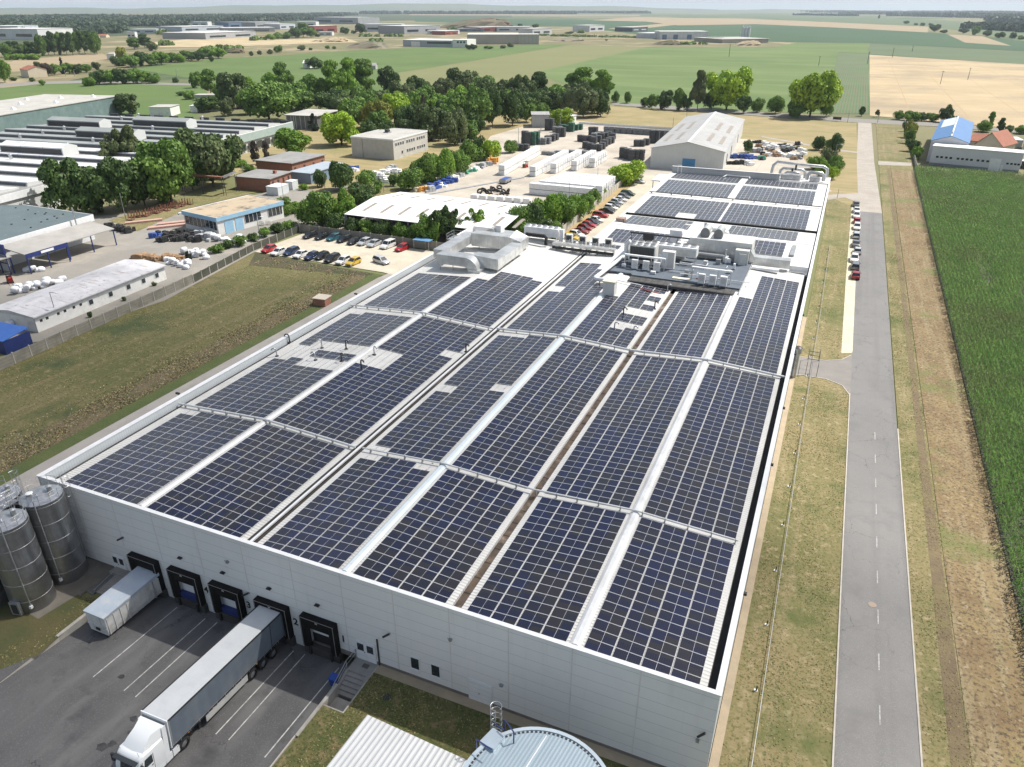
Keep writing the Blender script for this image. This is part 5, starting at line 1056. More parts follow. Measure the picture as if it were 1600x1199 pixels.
strip = [(893, 371.5, 'hatch', 'yellow'), (901, 366.5, 'hatch', 'white'), (907.5, 361.5, 'sedan', 'darkred'), (914, 356.5, 'hatch', 'darkred'), (920.5, 352, 'hatch', 'red'), (925.5, 348.5, 'hatch', 'black'), (931, 344, 'sedan', 'white'), (938.5, 336.5, 'estate', 'red'), (948.5, 330, 'sedan', 'black'), (955, 325, 'hatch', 'white'), (959.5, 321, 'hatch', 'grey'), (964.5, 316.5, 'hatch', 'silver'), (969, 312, 'sedan', 'white'), (975.5, 307.5, 'hatch', 'grey'), (981, 303, 'estate', 'darkgreen')]
for i, (u, v, k, c) in enumerate(strip):
    x, y = G(u, v, .5); car(k, c, x, y, R(80+random.uniform(-4, 4)), f'{c} car, {nth(i)} counting back along the strip behind the hall', GS)
for u, v, k, c, l in ((998, 284, 'sedan', 'silver', 'silver car parked below the lone round tree'), (996, 276, 'hatch', 'black', 'black car half hidden by the lone round tree')):
    x, y = G(u, v, .5); car(k, c, x, y, R(75), l, GS)
GR = 'cars parked in line on the road edge'
rd = [(1337.5, 319, 'hatch', 'grey'), (1338.5, 328.5, 'sedan', 'white'), (1338.5, 336.5, 'hatch', 'white'), (1339, 345, 'hatch', 'red'), (1339, 354.5, 'hatch', 'white'), (1338, 367.5, 'estate', 'silver'), (1337.5, 381, 'sedan', 'grey'), (1340, 392, 'hatch', 'silver'), (1335, 404, 'hatch', 'white'), (1336.5, 415.5, 'estate', 'grey'), (1337, 430, 'hatch', 'darkred')]
for i, (u, v, k, c) in enumerate(rd[::-1]):
    x, y = G(u, v, .6); car(k, c, x, y, R(180 if i == 0 else random.choice((0, 180))+random.uniform(-3, 3)), f'{c} car, {nth(i)} from the near end of the roadside line', GR, .03)
# forklifts
def forklift(x, y, rz, label):
    t = thing('forklift', label, 'forklift', (x, y, .02), rz); red = M('forklift_red', (.38, .03, .02), rough=.5)
    mb = MB(); mb.box(-.55, .55, -.4, 1.3, .25, 1.1, red); mb.box(-.5, .5, .9, 1.4, .3, 1.3, dark_metal); mb.build('body', t)
    mb = MB(); mb.box(-.5, .5, -.3, .9, 2.05, 2.12, dark_metal); [mb.box(a-.03, a+.03, b-.03, b+.03, 1.1, 2.05, dark_metal) for a in (-.47, .47) for b in (-.27, .87)]; mb.build('cage', t)
    mb = MB(); [mb.box(a-.05, a+.05, -.6, -.45, .1, 2.3, dark_metal) for a in (-.35, .35)]; [mb.box(a-.06, a+.06, -1.6, -.55, .1, .15, grey_metal) for a in (-.3, .3)]; mb.build('mast', t)
    for a in (-.5, .5):
        for b in (-.2, 1.0): ty, rb = wheel_mesh(.28, .18); ty.build('wheel', t, loc=(a, b, .28))
x, y = G(822, 262); forklift(x, y, R(160), 'small red forklift between the white pallet rows'); x, y = G(17, 443); forklift(x, y, R(60), 'red forklift by the blue framed canopy at the left edge')
# ================================================================ BUILDINGS OF THE WORKS AND BEYOND
roof_felt = M('grey_roof_felt', (.27, .27, .265), (.22, .22, .215), .15, .85, dirt=(.19, .19, .185), dsc=.3)
roof_pale = M('pale_roof_felt', (.42, .41, .38), (.36, .355, .33), .12, .85, dirt=(.30, .29, .27), dsc=.25)
brick = M('red_brick', (.32, .13, .08), (.25, .10, .065), .8, .9, stripes=((2, .3, .05, (.34, .25, .2)),), dirt=(.2, .1, .07), dsc=.5)
lt_blue = M('light_blue_fascia', (.30, .50, .66), (.26, .44, .60), .8, .6)
mint = M('mint_cladding', (.36, .44, .42), (.31, .39, .37), .5, .6, stripes=((0, 1.2, .05, (.24, .38, .36)),))
teal_w = M('grey_teal_cladding', (.155, .215, .22), (.12, .175, .18), .35, .6, stripes=((0, 1.3, .06, (.10, .145, .15)),), dirt=(.2, .25, .25), dsc=.2)
cream_w = M('pale_clad_wall', (.56, .57, .56), (.51, .52, .51), .3, .6, stripes=((0, 1.1, .04, (.46, .47, .47)),))
white_roof = M('bright_white_sheet_roof', (.80, .80, .79), (.73, .73, .72), .25, .5, stripes=((0, 1.0, .03, (.64, .64, .63)),), dirt=(.62, .61, .58), dsc=.2)
white_roof_y = M('bright_white_sheet_roof_along', (.80, .80, .79), (.73, .73, .72), .25, .5, stripes=((1, 1.0, .03, (.64, .64, .63)),), dirt=(.62, .61, .58), dsc=.2)
rlight = M('roof_light_strip', (.30, .26, .22), (.26, .225, .19), .5, .4)
red_tile = M('red_roof_tiles', (.32, .12, .07), (.26, .10, .06), .6, .8, stripes=((1, .35, .06, (.28, .10, .06)),))
blue_roof = M('blue_sheet_roof', (.055, .165, .37), (.045, .145, .33), .3, .45, stripes=((0, .9, .05, (.06, .19, .42)),))
far_pal = dict(w=(.62, .63, .64), g=(.36, .37, .39), b=(.14, .2, .32), r=(.30, .08, .06), d=(.10, .11, .13), t=(.40, .38, .32), s=(.48, .52, .57))
def fm(k): return M('far_wall_'+k, far_pal[k], tuple(x*.87 for x in far_pal[k]), .1, .7, stripes=((0, 6, .5, tuple(x*.8 for x in far_pal[k])),))
def frame(P0, P1):
    a = math.atan2(P1[1]-P0[1], P1[0]-P0[0]); return a, math.dist(P0, P1)
def bld(name, label, cat, P0, P1, depth, h, wall, roof, kind='flat', rh=1., over=.3, parapet=.0, group=None, win=(), win_side=(), doors=(), z0=0):
    """P0->P1 is the front base line seen left to right; local x along it, y away from the camera"""
    a, L = frame(P0, P1); t = thing(name, label, cat, (P0[0], P0[1], z0), a, group)
    if kind == 'flat':
        mb = MB(); mb.box(0, L, 0, depth, 0, h, wall); mb.build('wall', t)
        mb = MB(); mb.box(-over, L+over, -over, depth+over, h, h+.18, roof); mb.build('roof', t)
        if parapet:
            mb = MB(); q = coping
            mb.box(-over-.02, L+over+.02, -over-.04, -over+.22, h-.3, h+parapet, q); mb.box(-over-.02, L+over+.02, depth+over-.22, depth+over+.04, h-.3, h+parapet, q)
            mb.box(-over-.04, -over+.22, -over+.22, depth+over-.22, h-.3, h+parapet, q); mb.box(L+over-.22, L+over+.04, -over+.22, depth+over-.22, h-.3, h+parapet, q); mb.build('fascia', t)
    elif kind == 'gable_x':       # ridge along x
        mb = MB(); mb.loft([[(x, 0, 0), (x, depth, 0), (x, depth, h), (x, depth/2, h+rh), (x, 0, h)][::-1] for x in (0, L)], wall); mb.build('wall', t)
        mb = MB()
        for s in (0, 1):
            y0, y1 = (-over, depth/2) if s == 0 else (depth/2, depth+over); zz = h-rh*over/(depth/2)
            za, zb2 = (zz, h+rh) if s == 0 else (h+rh, zz)
            mb.hexa([(-over, y0, za+.02), (L+over, y0, za+.02), (L+over, y1, zb2+.02), (-over, y1, zb2+.02), (-over, y0, za+.16), (L+over, y0, za+.16), (L+over, y1, zb2+.16), (-over, y1, zb2+.16)], roof)
        mb.build('roof', t)
    elif kind == 'gable_y':       # ridge along y (gable faces camera)
        mb = MB(); mb.loft([[(0, y, 0), (L, y, 0), (L, y, h), (L/2, y, h+rh), (0, y, h)] for y in (0, depth)], wall); mb.build('wall', t)
        mb = MB()
        for s in (0, 1):
            x0, x1 = (-over, L/2) if s == 0 else (L/2, L+over); zz = h-rh*over/(L/2); za, zb2 = (zz, h+rh) if s == 0 else (h+rh, zz)
            mb.hexa([(x0, -over, za+.02), (x1, -over, zb2+.02), (x1, depth+over, zb2+.02), (x0, depth+over, za+.02), (x0, -over, za+.16), (x1, -over, zb2+.16), (x1, depth+over, zb2+.16), (x0, depth+over, za+.16)], roof)
        mb.build('roof', t)
    for x0, x1, za, zb2 in win:
        mb = MB(); mb.box(x0, x1, -.06, 0, za, zb2, coping); o = mb.build('window', t); mb = MB(); mb.box(x0+.08, x1-.08, -.08, -.06, za+.08, zb2-.08, glass); mb.build('pane', o)
    for y0, y1, za, zb2 in win_side:
        mb = MB(); mb.box(L, L+.06, y0, y1, za, zb2, coping); o = mb.build('window', t); mb = MB(); mb.box(L+.06, L+.08, y0+.08, y1-.08, za+.08, zb2-.08, glass); mb.build('pane', o)
    for x0, x1, z1, m in doors: mb = MB(); mb.box(x0, x1, -.07, 0, .02, z1, m); mb.build('door', t)
    return t, L
# big storage hall
P0, P1 = (-11.5, 229.5), (13.6, 231.0)
t, L = bld('storage_hall', 'large pale hall with a low gable, brown roof lights and a small blue door', 'hall', P0, P1, 88, 6.8, cream_w, M('aged_hall_roof', (.37, .37, .36), (.32, .32, .315), .25, .5, stripes=((1, 1.0, .03, (.4, .4, .39)),), dirt=(.40, .40, .385), dsc=.1), 'gable_y', 2.6, .4)
mb = MB(); mb.box(11.2, 15.6, -.08, 0, .5, 3.9, M('sky_blue_door', (.05, .22, .42), rough=.5, stripes=((2, .5, .04, (.04, .17, .33)),))); mb.build('door', t)
for xs in (.28, .62): 
    for side in (0, 1):
        for (ya, yb_) in ((12, 30), (40, 60)):
            for off in (0, 1):
                x = (.22+.34*off)*L/2 if side == 0 else L-(.22+.34*off)*L/2
                if xs > .5: continue
                f = x/(L/2) if side == 0 else (L-x)/(L/2); z = 6.8+2.6*f+.17
                mb = MB(); s_ = 2.6/(L/2)*(1 if side == 0 else -1); mb.hexa([(x-.7, ya, z-.7*s_), (x+.7, ya, z+.7*s_), (x+.7, yb_, z+.7*s_), (x-.7, yb_, z-.7*s_), (x-.7, ya, z-.7*s_+.05), (x+.7, ya, z+.7*s_+.05), (x+.7, yb_, z+.7*s_+.05), (x-.7, yb_, z-.7*s_+.05)], rlight); mb.build('roof_light', t)
mb = MB(); mb.box(L/2-.4, L/2+.4, -.3, 88.3, 9.44, 9.6, coping); mb.build('ridge', t)
for y in (12, 30, 60): mb = MB(); mb.box(L, L+.1, y, y+1.6, 1, 4.2, dark_metal); mb.build('side_window', t)
# open white storage roof
t = thing('open_storage_shed', 'long low shed with a dazzling white roof behind the parked cars', 'shed', (-62.5, 116, 0))
Ls, Ds = 43, 27.5
mb = MB()
for s in (0, 1):
    y0, y1 = (0, Ds/2) if s == 0 else (Ds/2, Ds); za, zb2 = (4.3, 5.7) if s == 0 else (5.7, 4.3)
    mb.hexa([(0, y0, za), (Ls, y0, za), (Ls, y1, zb2), (0, y1, zb2), (0, y0, za+.12), (Ls, y0, za+.12), (Ls, y1, zb2+.12), (0, y1, zb2+.12)], white_roof)
mb.build('roof', t)
for i in range(9):
    for s in (0, 1):
        x = 3+i*5.2; mb = MB(); ya, yb_ = (3.5, 9.8) if s == 0 else (17.5, 23.5); za, zb2 = [4.3+1.4*(q/(Ds/2)) if q < Ds/2 else 5.7-1.4*((q-Ds/2)/(Ds/2)) for q in (ya, yb_)]
        mb.hexa([(x, ya, za+.12), (x+.95, ya, za+.12), (x+.95, yb_, zb2+.12), (x, yb_, zb2+.12), (x, ya, za+.16), (x+.95, ya, za+.16), (x+.95, yb_, zb2+.16), (x, yb_, zb2+.16)], rlight); mb.build('roof_light', t)
for x in np.arange(.4, Ls, 6):
    for y in (.3, Ds-.3): mb = MB(); mb.box(x-.1, x+.1, y-.1, y+.1, 0, 4.35, grey_metal); mb.build('post', t)
mb = MB(); mb.box(.2, Ls-.2, Ds-.2, Ds, 0, 4.2, cream_w); mb.box(0, .2, 0, Ds, 1.5, 4.2, grey_metal); mb.build('wall', t)
# concrete office block
wins = []
t, L = bld('office_block', 'two-storey pale concrete office block with strip windows and a flat roof', 'office', (-121.5, 206), (-102.7, 205.6), 25, 7.3, M('pale_concrete_render', (.50, .485, .45), (.44, .43, .40), .5, .85, dirt=(.38, .37, .34), dsc=.3), roof_pale, 'flat', over=.1, parapet=.25)
for z in (1.6, 4.9):
    for b in (1.2, 9.0, 16.6):
        if z < 2 and b < 2: b = 5.2
        for k in range(4 if not (z < 2 and b < 6) else 1):
            mb = MB(); mb.box(L, L+.06, b+k*1.65, b+k*1.65+1.3, z, z+1.2, coping); o = mb.build('window', t); mb = MB(); mb.box(L+.06, L+.08, b+k*1.65+.1, b+k*1.65+1.2, z+.08, z+1.12, glass); mb.build('pane', o)
mb = MB(); mb.box(6.8, 8.2, 13, 14.6, 7.45, 8.6, dark_metal); mb.box(6.4, 8.6, 12.6, 15, 7.45, 7.8, grey_metal); mb.build('roof_vent', t)
mb = MB(); mb.box(5.0, 5.2, -.1, 0, 0, 7.3, roof_felt); mb.build('downpipe', t)
# brick houses
def brick_house(label, P0, P1, depth, h, nside, chim=None):
    t, L = bld('brick_house', label, 'brick building', P0, P1, depth, h, brick, roof_felt, 'flat', over=.45)
    for k in range(nside):
        y = 1.5+k*(depth-3)/max(nside-1, 1); mb = MB(); mb.box(L, L+.05, y-.45, y+.45, 1.6, 3.0, M('brick_opening_dark', (.05, .035, .03))); mb.build('window', t)
    if chim: mb = MB(); mb.box(chim[0], chim[0]+.9, chim[1], chim[1]+.9, h+.18, h+1.1, brick); mb.build('chimney', t)
    return t, L
brick_house('smaller red brick house with a flat grey roof and arched side openings', (-122.2, 143.6), (-109.8, 144.8), 11.5, 3.9, 4, (9, 7))
brick_house('larger red brick building with a wide flat grey roof behind the smaller one', (-133, 165.9), (-117.9, 165.8), 18, 4.4, 4)
t, L = bld('blue_shed', 'low blue-grey metal shed beside the brick buildings', 'shed', (-113.0, 158.5), (-105.0, 158.5), 19, 3.4, M('blue_grey_sheet', (.20, .27, .36), (.16, .22, .3), .4, .6, stripes=((0, .6, .06, (.14, .19, .26)),)), M('blue_grey_roof', (.36, .41, .46), (.31, .36, .41), .3, .5), 'flat')
for u, v, lab, w in ((433, 306, 'white site container in front of the small brick house', 6), (457, 297, 'smaller white container at the right of the brick house', 3.5)):
    x, y = G(u, v); t, L = bld('site_container', lab, 'container', (x-w*.55, y-.6), (x+w*.15, y-.4), w*.9, 2.5, M('white_container_sheet', (.62, .65, .66), (.54, .57, .58), .8, .6, stripes=((0, .4, .05, (.5, .52, .53)),)), coping, 'flat', over=.05)
# light blue flat building
P0, P1 = (-102.1, 102.1), (-89.0, 99.9)
t, L = bld('blue_trimmed_workshop', 'flat-roofed workshop with light blue trim and a rust-stained roof', 'workshop', P0, P1, 21, 4.3, M('workshop_white_wall', (.66, .66, .64), (.6, .6, .58), .4, .8), M('sandy_stained_roof', (.42, .335, .23), (.36, .30, .22), .2, .9, dirt=(.13, .11, .09), dsc=.35, dlo=.52, dhi=.68), 'flat', over=.15)
mb = MB(); mb.box(-.25, L+.3, -.3, -.16, 3.6, 4.6, lt_blue); mb.box(L+.16, L+.3, -.16, 21.2, 3.6, 4.6, lt_blue); mb.box(-.25, L+.3, 21.16, 21.3, 4.3, 4.62, coping); mb.box(-.3, -.16, -.16, 21.2, 4.2, 4.62, coping); mb.build('fascia', t)
mb = MB(); mb.box(.5, L-.5, -.08, 0, 1.3, 3.4, glass); o = mb.build('window', t); mb = MB(); [mb.box(x, x+.08, -.12, -.08, 1.3, 3.4, coping) for x in np.arange(.5, L, 1.6)]; mb.build('mullion', o)
for y0, y1 in ((8.2, 13.4), (15.8, 20.5)): mb = MB(); mb.box(L, L+.08, y0, y1, 1.4, 3.4, glass); o = mb.build('window', t); mb = MB(); [mb.box(L+.08, L+.12, y, y+.08, 1.4, 3.4, coping) for y in np.arange(y0, y1, 1.3)]; mb.build('mullion', o)
for y0, y1 in ((2.0, 4.6), (5.2, 7.6)): mb = MB(); mb.box(L, L+.09, y0, y1, .0, 3.2, lt_blue); mb.build('door', t)
# white barrack
barr_roof = M('patched_barrack_roof', (.52, .52, .54), (.42, .42, .44), .5, .85, dirt=(.17, .13, .12), dsc=.9, dlo=.60, dhi=.72, streak=((.34, .30, .29), .9, .25, 1.6, 1, .58, .7))
P0, P1 = (-73.6, 38.2), (-75.2, 69)   # long side seen on the right: build with the end wall as front
t = thing('barrack', 'long low white barrack with a patched flaking roof and square windows', 'building', (-84.3, 38.6, 0), R(3))
mb = MB(); mb.box(0, 10.6, 0, 30.6, 0, 2.9, white_plaster); mb.build('wall', t)
mb = MB(); mb.loft([[(-.3, y, 2.9), (10.95, y, 2.9), (10.95, y, 3.05), (5.2, y, 3.65), (-.3, y, 3.05)] for y in (-.3, 30.9)], barr_roof); mb.build('roof', t)
for y in (11.7, 16.3, 20.7, 24.6, 28.2): mb = MB(); mb.box(10.6, 10.66, y-.55, y+.55, 1.1, 2.2, coping); o = mb.build('window', t); mb = MB(); mb.box(10.66, 10.68, y-.45, y+.45, 1.2, 2.1, glass); mb.build('pane', o)
for y in (1.2, 2.4, 4.7, 6.1, 8.0, 9.5): mb = MB(); mb.box(10.6, 10.64, y-.25, y+.25, 1.7, 2.15, dark_metal); mb.build('vent_opening', t)
mb = MB(); mb.cyl((10.75, -.1, 0), (10.75, -.1, 2.9), .05, .05, grey_metal, 6); mb.tube([(10.98, -.3, 2.88), (10.98, 30.9, 2.88)], .07, grey_metal, 6); mb.build('gutter', t)
# blue corrugated shelter at lower left edge
t = thing('blue_shelter', 'blue corrugated shelter roof at the left photo edge behind the fence', 'shelter', (*G(-4, 552, 0), 0), R(3)); mb = MB(); mb.hexa([(-5, 0, 2.3), (2.2, 0, 2.3), (2.2, 5, 2.9), (-5, 5, 2.9), (-5, 0, 2.4), (2.2, 0, 2.4), (2.2, 5, 3), (-5, 5, 3)], M('blue_corrugated', (.03, .12, .42), (.025, .10, .36), .8, .4, stripes=((0, .35, .06, (.02, .07, .26)),))); mb.build('roof', t)
mb = MB(); mb.box(-5, 2.1, .05, .15, 0, 2.3, blue_m); mb.box(2.0, 2.1, .15, 4.9, 0, 2.3, blue_m); mb.build('wall', t)
# teal-roofed hall with grey canopies
t = thing('teal_roofed_hall', 'flat dark teal roofed hall with white fascia at the left edge', 'hall', (0, 0, 0))
pts = [G(-60, 352, 6), G(34, 321.5, 6), G(141, 336, 6), G(-70, 415, 6)]
tealroof = M('dark_teal_roof', (.10, .135, .145), (.085, .115, .125), .2, .8, dirt=(.16, .19, .19), dsc=.8, dlo=.62, dhi=.7)
mb = MB(); mb.prism([(-150, 50), (-113.2, 58), (-114.6, 85.9), (-139.5, 86.2), (-152, 80)], 5.75, 6.0, tealroof); mb.build('roof', t)
mb = MB(); mb.prism([(-149.5, 50.5), (-113.6, 58.3), (-115.0, 85.5), (-139.3, 85.8), (-151.5, 79.8)], 0, 5.75, M('hall_white_wall', (.6, .62, .64), (.54, .56, .58), .5, .7)); mb.build('wall', t)
mb = MB(); mb.bar((-112.9, 57.8, 5.3), (-114.4, 86.1, 5.3), .2, 1.5, coping); mb.bar((-114.4, 86.1, 5.85), (-139.6, 86.4, 5.85), .2, .4, coping); mb.build('fascia', t)
for k in range(30): x, y = random.uniform(-146, -117), random.uniform(62, 84); mb = MB(); mb.box(x-.15, x+.15, y-.15, y+.15, 6.0, 6.2, dark_metal); mb.build('roof_vent', t)
mb = MB(); mb.cyl((-113.2, 80.3, 4), (-113.2, 80.3, 9.2), .15, .15, galv, 8); mb.build('chimney', t)
for lab, (x0, x1, y0, y1, zl, zh) in (('grey canopy roof over the open bay nearest the brick-coloured frames', (-113, -105.5, 71, 84, 3.9, 4.9)), ('lower grey canopy with a deep blue front edge', (-112.4, -104.3, 60.5, 70.5, 4.2, 5.1)), ('grey canopy over the blue framed scaffold at the left edge', (-113.5, -108, 52, 60, 3.6, 4.2))):
    t = thing('canopy_roof', lab, 'canopy', (0, 0, 0)); mb = MB(); mb.hexa([(x0, y0, zh), (x1, y0, zl), (x1, y1, zl), (x0, y1, zh), (x0, y0, zh+.2), (x1, y0, zl+.2), (x1, y1, zl+.2), (x0, y1, zh+.2)], M('canopy_grey', (.33, .32, .30), (.28, .27, .255), .3, .85)); mb.build('roof', t)
    for y in (y0+.3, (y0+y1)/2, y1-.3): mb = MB(); mb.box(x1-.3, x1-.1, y-.1, y+.1, 0, zl, blue_m); mb.build('post', t)
    if 'deep blue' in lab: mb = MB(); mb.box(x1, x1+.1, y0, y1, zl-.7, zl+.25, blue_m); mb.build('fascia', t); mb = MB(); mb.box(x1+.1, x1+.14, y0+3.5, y0+6.5, zl-.45, zl+.05, coping); mb.build('blank_sign', t)
# blue framed scaffold at far left
t = thing('blue_frame_structure', 'tall blue steel frame with grey panels at the left photo edge', 'steel frame', (*G(-2, 425, 0), 0), R(-3)); x0 = 0
mb = MB()
for x in (-4, -1.2, 1.6, 4.4):
    mb.box(x-.08, x+.08, -.08, .08, 0, 6.2, blue_m)
for z in (2.4, 4.4, 6.2): mb.box(-4, 4.4, -.06, .06, z-.06, z+.06, blue_m)
mb.build('frame', t); mb = MB(); mb.box(-4, 4.4, .1, .2, .6, 4.3, M('pale_panel', (.38, .40, .42), (.33, .35, .37), .6)); mb.build('panel', t); mb = MB(); mb.box(-4.2, 4.5, -.12, .25, 4.5, 6.5, blue_m); mb.build('fascia', t)
# ---- the big old works with long monitor roofs
fx0, fy0 = -168.1, 230.5; fx1, fy1 = -149.5, 87.6
ang = math.atan2(fy1-fy0, fx1-fx0)
t = thing('old_works_building', 'huge old works building with rows of long pale ridged roofs', 'factory building', (fx0, fy0, 0), ang)   # x runs toward the camera along the facade, y to the right => away is -y
LW, DW = 168, 100
pale_sh = M('aged_white_roof_sheet', (.68, .69, .70), (.60, .61, .625), .12, .55, dirt=(.38, .40, .41), dsc=.1, dlo=.5, dhi=.7, stripes=((1, 9, .25, (.4, .41, .42)),))
aged = M('aged_grey_roof_sheet', (.27, .29, .285), (.22, .24, .24), .12, .7, dirt=(.24, .26, .26), dsc=.12, stripes=((1, 9, .25, (.26, .28, .28)),))
mb = MB(); mb.box(0, LW, -DW, 0, 0, 6.3, cream_w); mb.build('wall', t)
mb = MB(); mb.box(-.3, LW+.3, -DW-.3, .3, 6.3, 6.6, roof_felt); mb.build('base_roof', t)
mb = MB(); mb.box(0, 86, .3, .5, 4.4, 7.3, mint); mb.box(0, 86, .0, .5, 7.3, 7.5, coping); mb.build('facade_band', t)
mb = MB(); mb.box(86, LW, .3, .5, 5.4, 7.2, coping); mb.build('fascia', t)
for x in np.arange(2, 84, 5.6):
    mb = MB(); mb.box(x, x+4.2, .5, .56, 1.2, 3.6, glass); mb.build('window', t)
mb = MB(); mb.box(50, 74, .5, .58, 5.0, 6.6, M('grey_glazing_band', (.22, .27, .30), (.16, .2, .22), .5, .4, stripes=((0, 2.4, .2, (.4, .5, .5)),))); mb.build('glazing_band', t)  # grey-blue glazing tones with paler uprights
x = 2.; k = 0
while x < LW-8:
    w = 9.2; zlo, zhi = 6.6, 8.5; mt = pale_sh if 72 < x < 150 else aged
    mb = MB(); yA, yB = -DW+2, -4.5
    zhi = 7.7; mb.loft([[(x, y, 6.6), (x, y, 6.9), (x+w-1.2, y, zhi+.1), (x+w-.6, y, zhi), (x+w-.2, y, 6.6)] for y in (yA, yB)], mt, capm=cream_w); mb.build('monitor_roof', t)
    mb = MB(); mb.hexa([(x+w-.2, yA+.5, 6.75), (x+w-.12, yA+.5, 6.75), (x+w-.12, yB-.5, 6.75), (x+w-.2, yB-.5, 6.75), (x+w-.43, yA+.5, 7.45), (x+w-.35, yA+.5, 7.45), (x+w-.35, yB-.5, 7.45), (x+w-.43, yB-.5, 7.45)], M('dusty_roof_glazing', (.10, .105, .11), (.07, .075, .08), .3, .6)); mb.build('roof_glazing', t)
    if k in (2, 3, 5, 8, 11):
        ya = -DW+10+(k*17) % 50
        mb = MB(); mb.loft([[(x+.2, y, 7.2), (x+.2, y, 10.0), (x+3.4, y, 11.0), (x+6.6, y, 10.0), (x+6.6, y, 7.2)] for y in (ya, ya+26)], aged if k < 7 else pale_sh, capm=cream_w); mb.build('roof_lantern', t)
        mb = MB(); mb.box(x+6.6, x+6.7, ya+.5, ya+25.5, 7.9, 9.6, dark_metal); mb.build('lantern_window', t)
    for y in (yA+25, yA+58):
        mb = MB(); mb.cyl((x+4, y, 7.6), (x+4, y, 8.9), .5, .5, galv, 10); mb.cyl((x+4, y, 8.9), (x+4, y, 9.3), .8, .2, galv, 10); mb.build('roof_vent', t)
    x += 11.6 if 60 < x < 150 else 10.4; k += 1
mb = MB(); mb.box(LW-.0, LW+.2, -34, 0, 1.2, 4.6, blue_m); mb.build('blue_wall_band', t)
mb = MB()
for k in range(12): mb.box(-1.2, -.2, -DW+6+k*8, -DW+10+k*8, 6.2, 7.6, dark_metal)
mb.build('edge_monitor', t)
# text-like sign on the facade cannot be read in the photo: dark marks only
# grey-teal hall behind
a = math.atan2(267.5-184.6, -311.7+291.1)
t = thing('grey_teal_hall', 'long grey-teal clad hall with a flat pale roof behind the old works', 'hall', (-309.5, 266, 0), math.atan2(-83, 20))
mb = MB(); mb.box(0, 125, -44, 0, 0, 8.8, teal_w); mb.build('wall', t); mb = MB(); mb.box(-.3, 125, -44.3, .3, 8.8, 9.1, roof_pale); mb.build('roof', t)
for k in range(12): mb = MB(); xx, yy = 8+k*9.2, -9-(k % 3)*12; mb.loft([[(xx-s, yy-s, z), (xx+s, yy-s, z), (xx+s, yy+s, z), (xx-s, yy+s, z)] for s, z in ((1.1, 9.1), (.3, 10.3))], coping); mb.build('roof_light', t)
mb = MB(); mb.box(92, 96, .02, .2, 2, 7.5, coping); mb.build('door', t)
# ---- works outbuildings among the trees
def pxb(name, label, cat, u0, v0, u1, v1, depth, vt, wall, roof, **k):
    P0, P1 = G(u0, v0), G(u1, v1); h = hz(u0, v0, vt); return bld(name, label, cat, P0, P1, depth, max(h, 1), wall, roof, **k)
greyw = M('grey_render', (.40, .40, .385), (.34, .34, .33), .4, .85)
pxb('low_office', 'low flat grey building behind the bright green tree', 'building', 449, 201, 497, 203, 22, 180, M('dark_glazed_wall', (.16, .16, .155), (.1, .1, .1), .5, .5, stripes=((0, 2.4, .3, (.45, .45, .43)),)), roof_pale, over=.8)
pxb('low_office', 'flat roofed building peeping out of the dense tree belt', 'building', 636, 168, 700, 168, 20, 157, greyw, roof_pale)
pxb('low_office', 'small flat white roof between trees left of the tall pair', 'building', 437, 152, 458, 151, 10, 142, white_plaster, coping)
pxb('warehouse', 'low white store with a ridged roof at the green field edge', 'building', 235, 182, 268, 182, 12, 168, white_plaster, roof_pale)
pxb('garden_shed', 'small grey shed at the field edge beneath trees', 'shed', 305, 158, 335, 158, 8, 149, greyw, roof_pale)
pxb('garden_shed', 'pale box shed right of the wrapped bales', 'shed', 298, 176, 309, 176, 5, 166, white_plaster, coping)
pxb('garden_shed', 'grey concrete store left of the crate yard', 'shed', 831, 200, 858, 200, 12, 180, greyw, M('junk_roof', (.2, .2, .2), (.4, .4, .4), 1.2))
pxb('garden_shed', 'small white hut beside the round tree at the crate yard', 'shed', 893, 196, 900, 194, 5, 182, white_plaster, coping)
pxb('farm_house', 'grey roofed hut alone in the green field', 'house', 572, 109, 587, 109, 12, 103, greyw, roof_felt, kind='gable_x', rh=2)
pxb('farm_house', 'pale gabled hut beside the lone field bush', 'house', 474, 107, 484, 107, 10, 99, white_plaster, white_roof, kind='gable_x', rh=2)
# right: white hall with blue roof part, houses
P0, P1 = (80.3, 274.8), (107.6, 269.6)
t, L = bld('white_workshop', 'long white workshop with square windows and a grey base at the maize field', 'hall', P0, P1, 6.8, 6.6, M('white_render_hall', (.56, .57, .60), (.52, .53, .56), .3, .7), white_roof, 'flat', over=.2,
     win=[(x, x+1.05, 2.6, 3.5) for x in (1.6, 3.0, 4.5, 5.9, 8.2, 9.6, 11.0, 12.4, 14.4, 15.9, 17.4)]+[(x, x+.95, 2.5, 3.3) for x in (23.4, 24.6, 25.7, 26.7)], doors=((18.6, 21.9, 4.2, coping), (22.1, 22.9, 2.2, white_plaster)))
mb = MB(); mb.box(.1, L-.1, -.05, 0, .02, .9, M('grey_base', (.22, .23, .26))); mb.build('base', t)
t, L = bld('blue_roofed_hall', 'white hall with a bright blue gabled roof and one pale roof patch', 'hall', (79.9, 281.8), (92.0, 280.3), 62, 7.4, M('white_render_hall', (.56, .57, .60)), blue_roof, 'gable_y', 2.0, .2)
